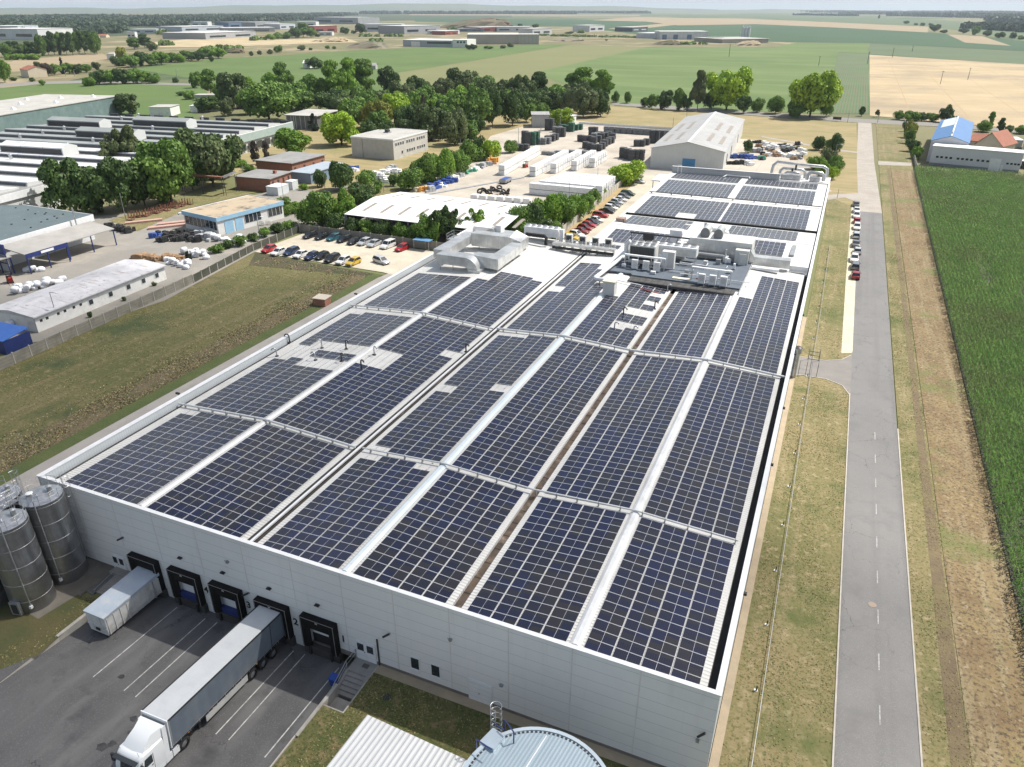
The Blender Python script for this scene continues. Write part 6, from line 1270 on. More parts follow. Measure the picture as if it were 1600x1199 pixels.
mb = MB(); L2_ = L/2; za_, zb3 = 7.4+2.0*1.2/L2_+.18, 7.4+2.0*(L2_-.4)/L2_+.18; mb.hexa([(1.2, 34, za_), (L2_-.4, 34, zb3), (L2_-.4, 60, zb3), (1.2, 60, za_), (1.2, 34, za_+.05), (L2_-.4, 34, zb3+.05), (L2_-.4, 60, zb3+.05), (1.2, 60, za_+.05)], M('pale_blue_patch', (.5, .55, .58), (.44, .5, .54), .3, stripes=((0, 2.2, .12, (.66, .7, .72)), (1, 3, .12, (.66, .7, .72))))); mb.build('pale_roof_patch', t)
mb = MB(); mb.box(L2_-.25, L2_+.25, -.2, 62.2, 9.55, 9.7, coping); mb.cyl((L2_, 4, 9.5), (L2_, 4, 10.6), .2, .2, coping, 8); mb.build('ridge', t)
t, L = bld('red_roofed_house', 'house with a steep red tiled roof behind the white workshop', 'house', G(1522, 238), G(1562, 243), 14, 3.6, M('cream_render', (.62, .54, .42), (.56, .49, .38), .5), red_tile, 'gable_y', 4.2, .6)
t, L = bld('red_roofed_wing', 'lower red tiled wing joined left of the steep red roof', 'house', G(1512, 232), G(1530, 234), 10, 3.2, MATS['cream_render'], red_tile, 'gable_x', 2.2, .5)
pxb('white_garage', 'white flat roofed garage right of the red roofed house', 'garage', 1572, 229, 1596, 230, 9, 219, white_plaster, coping)
pxb('white_villa', 'white house cut off by the right photo edge', 'house', 1596, 235, 1630, 238, 10, 205, white_plaster, red_tile)
pxb('dark_shed', 'dark open shed at the right end of the white workshop', 'shed', 1594, 263, 1620, 266, 8, 252, dark_metal, white_roof)
# ---- distant industrial estate (each building a thing)
D = [(-20, 62, 62, 63, 45, 'w', 'huge pale factory at the far left'), (30, 52, 62, 50, 41, 's', 'slanting white conveyor tower hall far left'), (62, 58, 104, 56, 50, 'w', 'long white factory wing far left'),
     (200, 60, 212, 60, 50, 'w', 'bright white domed store behind trees'), (203, 52, 245, 52, 46, 's', 'long white flat store before the woods'), (176, 39, 198, 40, 35, 's', 'pale blue roofed depot in the far woods'),
     (256, 58, 282, 58, 51, 'g', 'low grey block left in the estate'), (282, 58, 292, 58, 50, 'w', 'small white block next to the low grey one'), (297, 57, 320, 57, 49, 'w', 'white two-storey office with many windows'), (322, 62, 400, 58, 52, 'g', 'long grey warehouse at the sandy ground'),
     (300, 41, 325, 41, 34, 'w', 'white frame-fronted showroom'), (285, 50, 350, 48, 42, 's', 'wide pale hall behind the white office'), (350, 51, 430, 50, 44, 'g', 'long grey-blue hall right of the wide pale hall'), (358, 45, 400, 44, 35, 'b', 'blue-grey block with pillared front'),
     (400, 46, 438, 45, 35, 'g', 'grey factory with dark vertical bays'), (438, 46, 462, 45, 38, 's', 'pale low factory beside the dark bays'), (492, 37, 560, 38, 27, 'g', 'tall grey works hall with white upper band'), (464, 42, 494, 42, 34, 'w', 'white hall left of the tall grey works'),
     (492, 52, 527, 51, 41, 'r', 'dark red brick-coloured hall'), (498, 56, 519, 56, 50, 'w', 'small white gabled hall before the red one'), (570, 50, 628, 50, 38, 's', 'white hall with dark doors right of the round trees'), (612, 50, 636, 49, 42, 'd', 'dark stacked container store'),
     (632, 54, 688, 52, 41, 'g', 'grey hall with dark open bays'), (668, 54, 716, 54, 48, 'w', 'low white-roofed store behind the front factory'), (696, 55, 715, 54, 49, 'r', 'small red hall among the grey ones'), (714, 50, 756, 50, 45, 'b', 'dark blue low sheds'), (750, 50, 790, 49, 43, 'r', 'dark wine red hall'),
     (776, 50, 828, 50, 42, 's', 'white roofed curved hall'), (832, 55, 862, 54, 45, 'w', 'white box hall at the estate edge'), (921, 50, 944, 49, 40, 'w', 'lone white cube building on waste ground'), (988, 50, 1012, 49, 43, 'd', 'dark low block before the logistics hall')]
for u0, v0, u1, v1, vt, c, lab in D:
    P0, P1 = G(u0, v0), G(u1, v1); h = min(max(hz(u0, v0, vt), 4), 26); dep = min(math.dist(P0, P1)*.7, 110)
    t, L = bld('industrial_hall', lab+' on the horizon side', 'factory building', P0, P1, dep, h, fm(c), M('far_roof_pale', (.55, .55, .54), (.46, .46, .455), .05, .7) if c != 'b' else roof_felt, over=.5, group='buildings of the distant industrial estate')
    for k in range(2):
        a0 = L*(.08+.5*k); mb = MB(); mb.box(a0, a0+L*.3, -.4, 0, h*.3, h*.55, glass if c != 'd' else fm('w')); mb.build('window_band', t)
P0, P1 = G(630, 73), G(709, 74.5)
t, L = bld('front_factory', 'pale office-fronted factory at the far field edge with white corner tower', 'factory building', P0, P1, 55, 9, M('mid_grey_cladding', (.36, .40, .43), (.31, .35, .38), .08), coping, over=.5, group='buildings of the distant industrial estate')
mb = MB(); mb.box(L-1, L+22, -1.5, 30, 0, 10.5, white_plaster); mb.build('corner_tower', t); mb = MB(); mb.box(14, 28, -1, 0, 0, 7, white_plaster); mb.build('entrance', t); mb = MB(); mb.box(40, L-4, -.5, 0, 4.5, 7, glass); mb.build('window_band', t)
for k in range(3): mb = MB(); mb.box(L+6+5*k, L+9+5*k, -1.9, -1.5, 6, 8.4, glass); mb.build('window', t)
P0, P1 = G(730, 69.5), G(810, 69.5)
t, L = bld('beige_warehouse', 'long beige warehouse with a flat pale roof at the field edge', 'factory building', P0, P1, 70, 14, M('beige_cladding', (.38, .36, .31), (.34, .32, .28), .05, stripes=((0, 5, .3, (.31, .29, .25)),)), coping, over=.5, group='buildings of the distant industrial estate')
mb = MB(); mb.box(L, L+32, -4, 60, 0, 14.2, M('striped_pale_cladding', (.40, .38, .34), stripes=((0, 6, .8, (.3, .28, .25)),))); mb.build('end_block', t)
P0, P1 = G(1031, 62), G(1106, 62)
t, L = bld('logistics_hall', 'long white logistics hall with blue doors on the right of the estate', 'factory building', P0, P1, 60, 13, fm('w'), M('far_roof_pale', (.55, .55, .54)), over=.4, group='buildings of the distant industrial estate')
for k in (0, 20, 45): mb = MB(); mb.box(4+k, 12+k, -.6, 0, 0, 8, fm('b')); mb.build('door', t)
t, L = bld('logistics_hall', 'lower grey-white wing left of the long white logistics hall', 'factory building', G(994, 60), G(1032, 61), 60, 9, fm('s'), coping, over=.4, group='buildings of the distant industrial estate')
t, L = bld('arched_store', 'small white arched store right of the logistics hall', 'store', G(1106, 66), G(1132, 66), 20, 6, fm('w'), coping, over=.4)
t, L = bld('open_shed', 'long flat grey open shed beyond the twin silos', 'shed', G(1128, 68), G(1200, 67), 90, 6, fm('t'), roof_pale, over=2)
for k in range(3):
    x, y = G(1158.5+5*k, 63); t = thing('far_silo', f'{("left","middle","right")[k]} of three slim pale silos on the horizon plain', 'silo', (x, y, 0), 0, 'slim silos beyond the green field')
    mb = MB(); mb.cyl((0, 0, 4), (0, 0, 21), 2.6, 2.6, fm('w'), 14); mb.build('shell', t, smooth=40); mb = MB(); mb.cyl((0, 0, 0), (0, 0, 4), .6, 2.6, grey_metal, 10); mb.build('cone', t); mb = MB(); mb.cyl((0, 0, 21), (0, 0, 23.5), 1.2, .8, fm('w'), 10); mb.build('cap', t)
pxb('farm_house', 'white cube house before the pale yellow bush far left', 'house', 168, 94, 180, 94, 12, 84, white_plaster, coping)
for u0, v0, u1, v1, vt, l in ((130, 60, 150, 60, 56, 'left red roofed stable far behind the woods'), (153, 59, 166, 59, 56, 'right red roofed stable far behind the woods'), (34, 120, 46, 122, 108, 'house with a brick red roof half hidden by trees')):
    pxb('red_roofed_house', l, 'house', u0, v0, u1, v1, 14, vt, MATS['cream_render'], red_tile, kind='gable_x', rh=2.5)
# mounds of earth
def mound(label, u, v, w, dpt, h, mat):
    x, y = G(u, v); s = mpp(u, v); n = 24; rng = random.Random(u); mb = MB(); W = w*s/2; secs = []
    for k, (f, hh) in enumerate(((1, 0), (.86, .35), (.65, .68), (.4, .9), (.12, 1))): secs.append([(W*f*math.cos(2*math.pi*j/n)*rng.uniform(.85, 1.1)+W*.12*k, dpt*f*math.sin(2*math.pi*j/n)*rng.uniform(.85, 1.1), h*hh*rng.uniform(.8, 1.1)-.3*(k == 0)) for j in range(n)])
    mb.loft(secs, mat); mb.build('earth_mound', label=label, category='earth mound', loc=(x, y, .1), group='earth and gravel mounds')
e1 = M('mound_earth', (.17, .12, .085), (.10, .10, .05), .05, .95); e2 = M('mound_sand', (.42, .34, .23), (.33, .27, .17), .05, .95)
mound('brown earth mound left of the front factory', 572, 75, 80, 22, 9, M('mound_scrub', (.24, .19, .14), (.17, .16, .10), .05)); mound('sandy mound left of the brown one', 515, 65, 60, 30, 7, e2); mound('long dark spoil heap behind the estate', 740, 44, 130, 90, 24, e1)
mound('small dark heap before the logistics hall', 1040, 70, 46, 16, 6, e1); mound('pale gravel heap below the slim silos', 1166, 71, 42, 14, 7, e2); mound('flat earth heap on the waste ground', 885, 64, 60, 25, 5, M('mound_scrub', (.24, .19, .14))); mound('dark compost heap beyond the hedge', 365, 83, 40, 12, 6, e1)
# ================================================================ FENCES, WALLS
def fence(label, pts, h, mat, postm, step=3.0, name='fence', solid=True):
    t = thing(name, label, 'fence', (pts[0][0], pts[0][1], 0)); ox, oy = pts[0]
    mb = MB(); posts = []
    for (xa, ya_), (xb, yb_) in zip(pts, pts[1:]):
        L = math.dist((xa, ya_), (xb, yb_)); n = max(1, round(L/step))
        for k in range(n): posts.append((xa+(xb-xa)*k/n-ox, ya_+(yb_-ya_)*k/n-oy))
        a, b = (xa-ox, ya_-oy), (xb-ox, yb_-oy)
        if solid: mb.bar((*a, h/2), (*b, h/2), .08, h, mat)
        else:
            for z in (.15, h*.5, h): mb.bar((*a, z), (*b, z), .04, .04, mat)
    mb.build('panel', t)
    for q in posts[:98]: mb = MB(); mb.box(q[0]-.09, q[0]+.09, q[1]-.09, q[1]+.09, 0, h+.15, postm); mb.build('post', t)
fpan = M('weathered_concrete_panels', (.25, .235, .20), (.19, .18, .155), .5, .9, stripes=((2, .5, .04, (.12, .11, .10)),), dirt=(.11, .11, .08), dsc=.4)
fence('weathered concrete panel fence between the dry lawn and the works yard', [(-63.5, 6), (-65.3, 26), (-67.6, 62), (-68.4, 70)], 1.9, fpan, concrete)
fence('dark grown-over fence stretch leading up to the gravel lot', [(-68.4, 70.2), (-72.4, 93), (-72.8, 110.5)], 1.7, M('dark_mesh_fence', (.075, .075, .06), (.05, .055, .04), .5, .9), concrete)
fence('grey concrete wall behind the back row of parked cars', [(-72.6, 110.7), (-30, 110.2), (-20, 110.6)], 2.1, fpan, concrete)
fence('pale concrete post wall between the pallet yard and the car strip', [(-10.6, 112), (-11, 150), (-12.9, 207)], 2.0, M('pale_concrete_wall', (.50, .48, .42), (.42, .40, .35), .5, .9, stripes=((1, 3, .2, (.3, .29, .26)),)), concrete)
fence('pale concrete fence beside the meadow left of the white workshop', [(75.6, 262), (76, 300), (76.6, 392)], 1.8, MATS['pale_concrete_wall'], concrete, 4)
fence('thin wire fence along the maize field below the white workshop', [(76, 262.5), (108, 261.5)], 1.3, galv, galv, 4, 'wire_fence', False)
fence('low white rail fence at the tan meadow behind the crate yard', px((905, 194), (1050, 203), (1075, 206)), 1.0, coping, coping, 6, 'rail_fence')
t = thing('cable_line', 'thin cable strung low over pegs along the strip right of the hall', 'cable'); mb = MB(); mb.tube([(51.6, 150, .5), (51.8, 99, .5), (51.75, 60, .45), (51.8, 25, .5), (51.9, -8, .5), (52, -30, .5)], .035, grey_metal, 5); mb.build('cable', t)
for y in range(-6, 150, 8): mb = MB(); mb.box(51.3, 51.4, y, y+.1, 0, .6, dark_metal); mb.box(51.15, 51.45, y-.05, y+.2, .0, .08, coping); mb.build('peg', t)
t = thing('bike_rack_frame', 'dark steel ladder frame across the side drive', 'frame', (51.0, 74.5, 0)); mb = MB()
for y in (0, 6.2): mb.bar((0, y, .02), (0, y, 2.2), .07, .07, dark_metal); mb.bar((1.6, y, .02), (1.6, y, 2.2), .07, .07, dark_metal)
for x in (0, 1.6): mb.bar((x, 0, 2.2), (x, 6.2, 2.2), .07, .07, dark_metal)
for y in (1.5, 3.1, 4.6): mb.bar((0, y, 2.2), (1.6, y, 2.2), .06, .06, dark_metal)
mb.build('frame', t)
# ================================================================ TREES
def leaf_m(name, a, b, sc=1.6): return M('leaf_'+name, a, b, sc, .6, trans=.22, rand=.35, contrast=(.4, .6), spec=.3)
LM = dict(dark=leaf_m('dark', (.052, .098, .026), (.10, .165, .042)), mid=leaf_m('mid', (.105, .195, .034), (.175, .29, .052)), bright=leaf_m('bright', (.24, .38, .03), (.36, .50, .045)),
          lime=leaf_m('lime', (.085, .135, .04), (.16, .20, .085)), olive=leaf_m('olive', (.10, .135, .05), (.15, .18, .075)), fresh=leaf_m('fresh', (.14, .26, .032), (.21, .35, .045)), yellow=leaf_m('yellow', (.22, .24, .04), (.30, .32, .06)),
          conifer=leaf_m('conifer', (.022, .040, .022), (.035, .055, .03)), purple=leaf_m('purple', (.07, .055, .05), (.10, .09, .06)), wood1=leaf_m('woodland_dark', (.028, .052, .03), (.04, .07, .036), .02), wood2=leaf_m('woodland_mid', (.045, .075, .036), (.06, .095, .04), .02))
bark = M('bark', (.11, .085, .06), (.07, .055, .04), 4, .95)
def crown_data(seed, style, n):
    r = np.random.RandomState(seed); B = []
    if style == 'round':
        for k in range(32):
            d = r.normal(size=3); d /= np.linalg.norm(d); q = r.uniform(.25, .78); B.append((d[0]*q, d[1]*q, .50+d[2]*q*.46, r.uniform(.18, .36), .75))
        base = .2
    elif style == 'tall':
        for k in range(26):
            z = r.uniform(.2, .95); w = .75*math.sin(math.pi*min(1, (z+.12)/1.12))**.7; a = r.uniform(0, 6.28); q = r.uniform(.1, .75)*w; B.append((q*math.cos(a), q*math.sin(a), z, r.uniform(.22, .40), .35))
    elif style == 'bush':
        for k in range(20):
            d = r.normal(size=3); d /= np.linalg.norm(d); q = r.uniform(.2, .7); B.append((d[0]*q, d[1]*q, .42+d[2]*q*.45, r.uniform(.28, .45), .75))
    elif style == 'cone':
        for k in range(22):
            z = r.uniform(.08, .97); q = (1-z)*r.uniform(.1, .75); a = r.uniform(0, 6.28); B.append((q*math.cos(a), q*math.sin(a), z, .12+.25*(1-z), .4))
    elif style == 'airy':
        for k in range(34):
            d = r.normal(size=3); d /= np.linalg.norm(d); q = r.uniform(.3, .9); B.append((d[0]*q, d[1]*q, .58+d[2]*q*.4, r.uniform(.10, .24), .8))
    B = np.array(B); wts = B[:, 3]**2; wts /= wts.sum(); k = r.choice(len(B), n, p=wts); b = B[k]
    d = r.normal(size=(n, 3)); d /= np.linalg.norm(d, axis=1)[:, None]; d[:, 2] = np.abs(d[:, 2])*np.where(r.rand(n) < .78, 1, -1)
    rad = b[:, 3]*r.uniform(.72, 1.08, n)
    P = b[:, :3]+d*rad[:, None]*np.stack([np.ones(n), np.ones(n), b[:, 4]*.85], 1)
    P[:, 2] = np.clip(P[:, 2], .02, 1.02)
    nn = d+r.normal(size=(n, 3))*.55; nn /= np.linalg.norm(nn, axis=1)[:, None]
    t = np.cross(nn, r.normal(size=(n, 3))); t /= np.linalg.norm(t, axis=1)[:, None]; s = np.cross(nn, t)
    sz = r.uniform(.022, .05, n)[:, None]*(1.5 if n < 3000 else 1); zs = np.array([1, 1, .75])
    V = np.stack([P-t*sz*zs-s*sz*zs*.6, P+t*sz*zs-s*sz*zs*.6, P+t*sz*zs*.7+s*sz*zs, P-t*sz*zs*.7+s*sz*zs], 1).reshape(-1, 3)
    return V
def quads_mesh(name, V, mat, mi=None, mats=None):
    n = len(V)//4; me = bpy.data.meshes.new(name); me.vertices.add(len(V)); me.vertices.foreach_set('co', V.astype('f').ravel())
    me.loops.add(n*4); me.loops.foreach_set('vertex_index', np.arange(n*4, dtype='i')); me.polygons.add(n)
    me.polygons.foreach_set('loop_start', np.arange(0, n*4, 4, dtype='i'))
    for m in (mats or [mat]): me.materials.append(m)
    if mi is not None: me.polygons.foreach_set('material_index', mi.astype('i'))
    me.update(calc_edges=True); return me
CM = {}; TM = {}
def trunk_mesh(style, seed):
    r = random.Random(seed); mb = MB(); th = {'round': .55, 'tall': .8, 'bush': .3, 'cone': .9, 'airy': .7}[style]
    mb.tube([(0, 0, -.01), (.01, 0, th*.35), (.02, .02, th*.7), (0, .03, th)], .035, bark, 7)
    for k in range(6):
        a = r.uniform(0, 6.28); z = th*r.uniform(.45, .95); q = r.uniform(.3, .6); mb.tube([(0, 0, z), (q*.5*math.cos(a), q*.5*math.sin(a), z+.12), (q*math.cos(a), q*math.sin(a), min(z+.25, .9))], .014, bark, 5)
    me_o = mb.build('trunk'); me = me_o.data; bpy.data.objects.remove(me_o); return me
rt = random.Random(5)
def tree(label, x, y, w, h, style, leaf, cat, group, name, big=False):
    t = thing(name, label, cat, (x, y, -.05), rt.uniform(0, 6.28), group)
    big_n = 10000 if w > 9 else 6000 if w > 5 else 2500
    k = (style, leaf, rt.randrange(5), big_n)
    if k not in CM: CM[k] = quads_mesh('crown', crown_data(hash(style) % 97+k[2]*13 if 0 else (len(style)*31+k[2]*13+big_n), style, big_n), LM[leaf])
    k2 = (style, rt.randrange(2))
    if k2 not in TM: TM[k2] = trunk_mesh(*k2)
    for nm, me in (('crown', CM[k]), ('trunk', TM[k2])):
        o = bpy.data.objects.new(nm, me); C.objects.link(o); o.parent = t; o.scale = (w/2, w/2, h)
    return t
desc = dict(dark='dark green', mid='mid green', bright='bright yellow-green', lime='blossoming grey-green', olive='dull olive', fresh='fresh green', yellow='yellow-leaved', conifer='blackish green', purple='purplish')
sty = dict(round='round', tall='tall', bush='bushy', cone='conical', airy='loose')
def row(group, items, name='tree', cat='tree'):
    items = sorted(items, key=lambda q: q[0])
    for i, q in enumerate(items):
        u, vb, vt, wpx, style, leaf = q[:6]
        if len(q) > 6: lab = q[6]
        else: lab = f'{desc[leaf]} {sty[style]} {cat}, {nth(i)} from the left {group}'
        x, y = G(u, vb); m = mpp(u, vb); h = max(hz(u, vb, vt), .8); w = wpx*m
        tree(lab, x, y+w*.25, w*(1.24 if style != 'bush' else 1.14), h*1.02, style, leaf, cat, f'{cat}s {group}', name)
row('before the old works roofs', [(103, 340, 245, 84, 'round', 'dark', 'huge drooping dark tree at the corner of the teal roofed hall'), (178, 334, 246, 74, 'round', 'dark'), (250, 322, 218, 96, 'round', 'mid', 'largest spreading tree in front of the old works roofs'), (318, 296, 193, 88, 'round', 'lime', 'tall blossoming tree at the right of the big tree clump'),
     (290, 300, 218, 60, 'round', 'dark'), (140, 338, 262, 54, 'round', 'dark'), (216, 325, 250, 54, 'round', 'dark'), (335, 280, 228, 50, 'round', 'mid'), (185, 275, 202, 56, 'airy', 'olive', 'wispy olive tree in front of the white old works roofs'), (295, 240, 203, 36, 'round', 'dark')])
row('beyond the old works', [(195, 180, 146, 38, 'round', 'lime', 'lone blossoming chestnut at the corner of the grey-teal hall'), (303, 138, 112, 20, 'round', 'mid'), (325, 152, 108, 30, 'tall', 'mid'), (362, 172, 113, 52, 'round', 'lime'), (408, 192, 128, 78, 'round', 'mid'), (380, 160, 118, 34, 'round', 'fresh'),
     (440, 150, 100, 34, 'tall', 'mid'), (420, 140, 112, 26, 'round', 'fresh'), (320, 176, 148, 34, 'round', 'dark'), (293, 156, 140, 20, 'bush', 'mid'), (280, 150, 142, 14, 'bush', 'dark'), (244, 180, 171, 12, 'bush', 'mid'), (352, 182, 150, 24, 'round', 'olive')])
row('in the park belt behind the office block', [(470, 174, 143, 36, 'round', 'mid'), (497, 172, 145, 28, 'round', 'mid'), (478, 146, 128, 16, 'round', 'dark'), (518, 160, 98, 40, 'tall', 'fresh'), (540, 158, 94, 40, 'tall', 'fresh'), (563, 155, 92, 44, 'tall', 'mid'), (602, 150, 104, 38, 'round', 'dark'), (648, 156, 118, 34, 'round', 'dark'),
     (546, 202, 151, 46, 'round', 'mid'), (525, 230, 171, 62, 'round', 'bright', 'bright yellow-green round tree between works and office block'), (447, 247, 203, 58, 'round', 'fresh', 'bright rounded tree at the green-clad end of the old works'), (585, 204, 152, 40, 'round', 'yellow', 'yellow-leaved tree in the middle of the park belt'), (610, 196, 144, 50, 'round', 'bright'),
     (572, 190, 140, 34, 'round', 'mid'), (632, 214, 161, 46, 'round', 'dark'), (668, 222, 158, 52, 'round', 'lime'), (690, 216, 160, 40, 'round', 'mid'), (705, 228, 168, 40, 'round', 'olive'), (727, 208, 132, 56, 'round', 'mid'), (737, 217, 176, 34, 'round', 'dark'), (718, 152, 102, 42, 'round', 'lime'), (690, 156, 121, 32, 'round', 'olive'),
     (766, 202, 138, 32, 'tall', 'dark'), (797, 198, 138, 38, 'round', 'dark'), (760, 172, 118, 42, 'round', 'lime'), (790, 168, 119, 40, 'round', 'lime'), (815, 170, 114, 38, 'round', 'lime'), (837, 166, 112, 34, 'tall', 'dark'), (866, 172, 133, 42, 'round', 'mid'), (875, 198, 167, 36, 'round', 'bright'), (908, 162, 109, 46, 'tall', 'fresh'),
     (936, 163, 112, 38, 'tall', 'fresh'), (908, 185, 131, 40, 'round', 'olive'), (936, 184, 138, 32, 'round', 'dark'), (890, 160, 116, 34, 'tall', 'mid'), (625, 175, 122, 34, 'round', 'olive'), (646, 186, 136, 38, 'round', 'mid'), (570, 166, 138, 28, 'round', 'dark'), (600, 232, 190, 30, 'round', 'dark'), (745, 178, 128, 32, 'round', 'dark'), (505, 150, 128, 24, 'round', 'dark'), (820, 192, 155, 26, 'round', 'mid'), (845, 188, 158, 26, 'bush', 'mid'), (487, 205, 178, 22, 'cone', 'conifer'), (540, 152, 136, 18, 'cone', 'purple'), (660, 190, 150, 24, 'cone', 'purple'), (573, 222, 190, 30, 'round', 'dark')])
row('along the lane beyond the tan meadow', [(961, 161, 142, 13, 'bush', 'mid'), (979, 162, 141, 13, 'bush', 'mid'), (1005, 168, 150, 14, 'bush', 'dark'), (1017, 171, 145, 20, 'round', 'mid'), (1037, 172, 141, 24, 'round', 'dark'), (1058, 173, 138, 22, 'round', 'mid'), (1088, 174, 114, 26, 'tall', 'olive'), (1108, 173, 141, 20, 'round', 'dark'), (1132, 174, 100, 64, 'round', 'bright', 'tallest bright yellow-green tree on the lane'), (1160, 178, 149, 22, 'round', 'dark'), (1182, 177, 150, 22, 'bush', 'mid'),
     (1210, 179, 148, 30, 'bush', 'mid'), (1264, 185, 104, 72, 'round', 'bright', 'big round tree standing alone before the row crop'), (1240, 184, 150, 26, 'bush', 'mid'), (1290, 183, 148, 22, 'bush', 'mid'), (1346, 182, 166, 12, 'bush', 'dark'), (1370, 184, 172, 8, 'airy', 'olive'), (1404, 188, 171, 18, 'bush', 'mid'), (1426, 190, 172, 26, 'bush', 'mid'), (1440, 190, 174, 18, 'bush', 'dark'), (1456, 191, 175, 22, 'bush', 'mid'), (1475, 192, 165, 20, 'round', 'dark'), (1488, 193, 180, 14, 'airy', 'mid'),
     (1546, 201, 176, 14, 'tall', 'mid'), (1562, 208, 186, 14, 'tall', 'dark'), (1575, 210, 194, 16, 'bush', 'dark'), (1595, 210, 196, 22, 'bush', 'mid'), (1536, 207, 188, 24, 'bush', 'fresh'), (1510, 200, 192, 14, 'bush', 'dark'), (1072, 174, 150, 16, 'round', 'dark')])
row('around the white workshop', [(1421, 216, 188, 20, 'round', 'yellow'), (1421, 225, 202, 18, 'round', 'mid'), (1424, 238, 215, 22, 'bush', 'dark'), (1431, 249, 228, 18, 'bush', 'fresh'), (1412, 206, 190, 8, 'airy', 'olive')])
row('at the end of the main hall', [(1278, 236, 210, 24, 'bush', 'dark'), (1303, 240, 208, 26, 'bush', 'dark'), (1272, 266, 241, 26, 'bush', 'fresh'), (1290, 262, 228, 26, 'bush', 'olive'), (1303, 272, 240, 26, 'bush', 'mid'), (1284, 278, 250, 22, 'bush', 'fresh'), (1300, 282, 258, 18, 'bush', 'bright'), (1167, 240, 216, 18, 'bush', 'dark', 'dark bush against the long wall of the storage hall')], 'bush', 'bush')
row('around the pallet yard', [(973, 289, 247, 56, 'bush', 'bright', 'bright green globe-shaped tree right of the white pallets'), (660, 288, 233, 46, 'bush', 'mid'), (688, 284, 228, 40, 'bush', 'fresh'), (712, 276, 230, 34, 'bush', 'mid'), (639, 299, 262, 44, 'bush', 'mid'), (733, 254, 214, 40, 'bush', 'mid'), (760, 251, 216, 34, 'bush', 'bright'), (748, 250, 212, 26, 'bush', 'dark'),
     (795, 240, 217, 24, 'bush', 'mid'), (612, 292, 272, 18, 'bush', 'dark'), (527, 299, 248, 42, 'bush', 'dark'), (496, 294, 262, 24, 'bush', 'dark'), (570, 293, 264, 34, 'bush', 'mid'), (562, 320, 284, 44, 'bush', 'dark'), (473, 298, 286, 14, 'bush', 'fresh'), (588, 303, 280, 20, 'bush', 'mid')], 'shrub', 'shrub')
row('behind the gravel lot wall', [(495, 358, 300, 56, 'round', 'mid'), (532, 354, 298, 38, 'round', 'fresh'), (472, 352, 316, 26, 'bush', 'mid'), (443, 337, 308, 30, 'bush', 'mid'), (425, 334, 312, 20, 'bush', 'fresh'), (460, 334, 315, 24, 'bush', 'fresh'), (548, 366, 338, 32, 'bush', 'dark'), (572, 368, 340, 32, 'bush', 'mid'), (597, 371, 342, 32, 'bush', 'dark'), (622, 374, 344, 32, 'bush', 'mid'), (646, 378, 346, 32, 'bush', 'mid'),
     (668, 386, 334, 36, 'round', 'mid'), (692, 384, 322, 44, 'airy', 'dark'), (715, 380, 340, 34, 'bush', 'dark'), (738, 376, 330, 34, 'airy', 'fresh'), (762, 372, 334, 34, 'bush', 'olive'), (782, 370, 332, 30, 'airy', 'mid'), (520, 362, 330, 30, 'bush', 'dark')])
row('beside the car strip', [(808, 372, 322, 40, 'bush', 'mid'), (828, 368, 312, 42, 'bush', 'dark'), (850, 362, 299, 50, 'bush', 'fresh'), (874, 358, 298, 44, 'bush', 'mid'), (896, 346, 300, 36, 'bush', 'fresh'), (912, 334, 300, 30, 'bush', 'mid'), (926, 322, 292, 24, 'bush', 'mid'), (842, 378, 336, 34, 'bush', 'dark'), (865, 380, 340, 30, 'bush', 'mid'), (938, 306, 288, 16, 'bush', 'bright')], 'shrub', 'shrub')
row('along the dark fence above the lawn', [(292, 408, 392, 14, 'cone', 'conifer'), (335, 397, 382, 22, 'bush', 'mid'), (352, 390, 374, 22, 'bush', 'dark'), (372, 386, 368, 22, 'bush', 'mid'), (392, 378, 364, 20, 'bush', 'dark'), (410, 372, 356, 22, 'bush', 'mid'), (430, 366, 348, 24, 'bush', 'dark'), (450, 360, 344, 22, 'bush', 'mid'), (240, 448, 440, 8, 'bush', 'olive'), (140, 497, 487, 8, 'bush', 'dark'), (193, 471, 463, 8, 'bush', 'dark')], 'shrub', 'shrub')
row('in front of the old works facade', [(358, 268, 258, 14, 'bush', 'dark'), (372, 262, 250, 22, 'bush', 'fresh'), (386, 268, 256, 20, 'bush', 'mid'), (398, 258, 220, 14, 'tall', 'purple'), (415, 252, 222, 14, 'tall', 'purple'), (408, 266, 250, 20, 'bush', 'dark')], 'shrub', 'shrub')
row('on the grass slip behind the far field', [(135, 135, 118, 20, 'bush', 'mid'), (150, 133, 108, 26, 'round', 'dark'), (168, 132, 106, 28, 'round', 'mid'), (186, 132, 107, 26, 'round', 'dark'), (204, 131, 107, 26, 'round', 'mid'), (222, 131, 109, 24, 'round', 'fresh'), (238, 131, 113, 18, 'bush', 'mid'), (273, 130, 121, 10, 'bush', 'dark'), (49, 128, 121, 9, 'bush', 'dark'), (65, 134, 124, 9, 'bush', 'mid'), (18, 127, 120, 12, 'bush', 'dark')])
row('in the gardens left of the far field', [(3, 130, 92, 22, 'round', 'fresh'), (48, 120, 104, 14, 'cone', 'dark'), (58, 120, 98, 18, 'tall', 'olive'), (70, 120, 98, 18, 'round', 'purple'), (82, 118, 98, 18, 'round', 'mid'), (97, 116, 90, 12, 'cone', 'conifer'), (104, 116, 98, 22, 'round', 'mid'), (120, 116, 100, 14, 'round', 'dark'), (132, 114, 100, 16, 'round', 'mid'), (148, 110, 97, 14, 'round', 'olive'), (40, 119, 106, 10, 'bush', 'dark')])
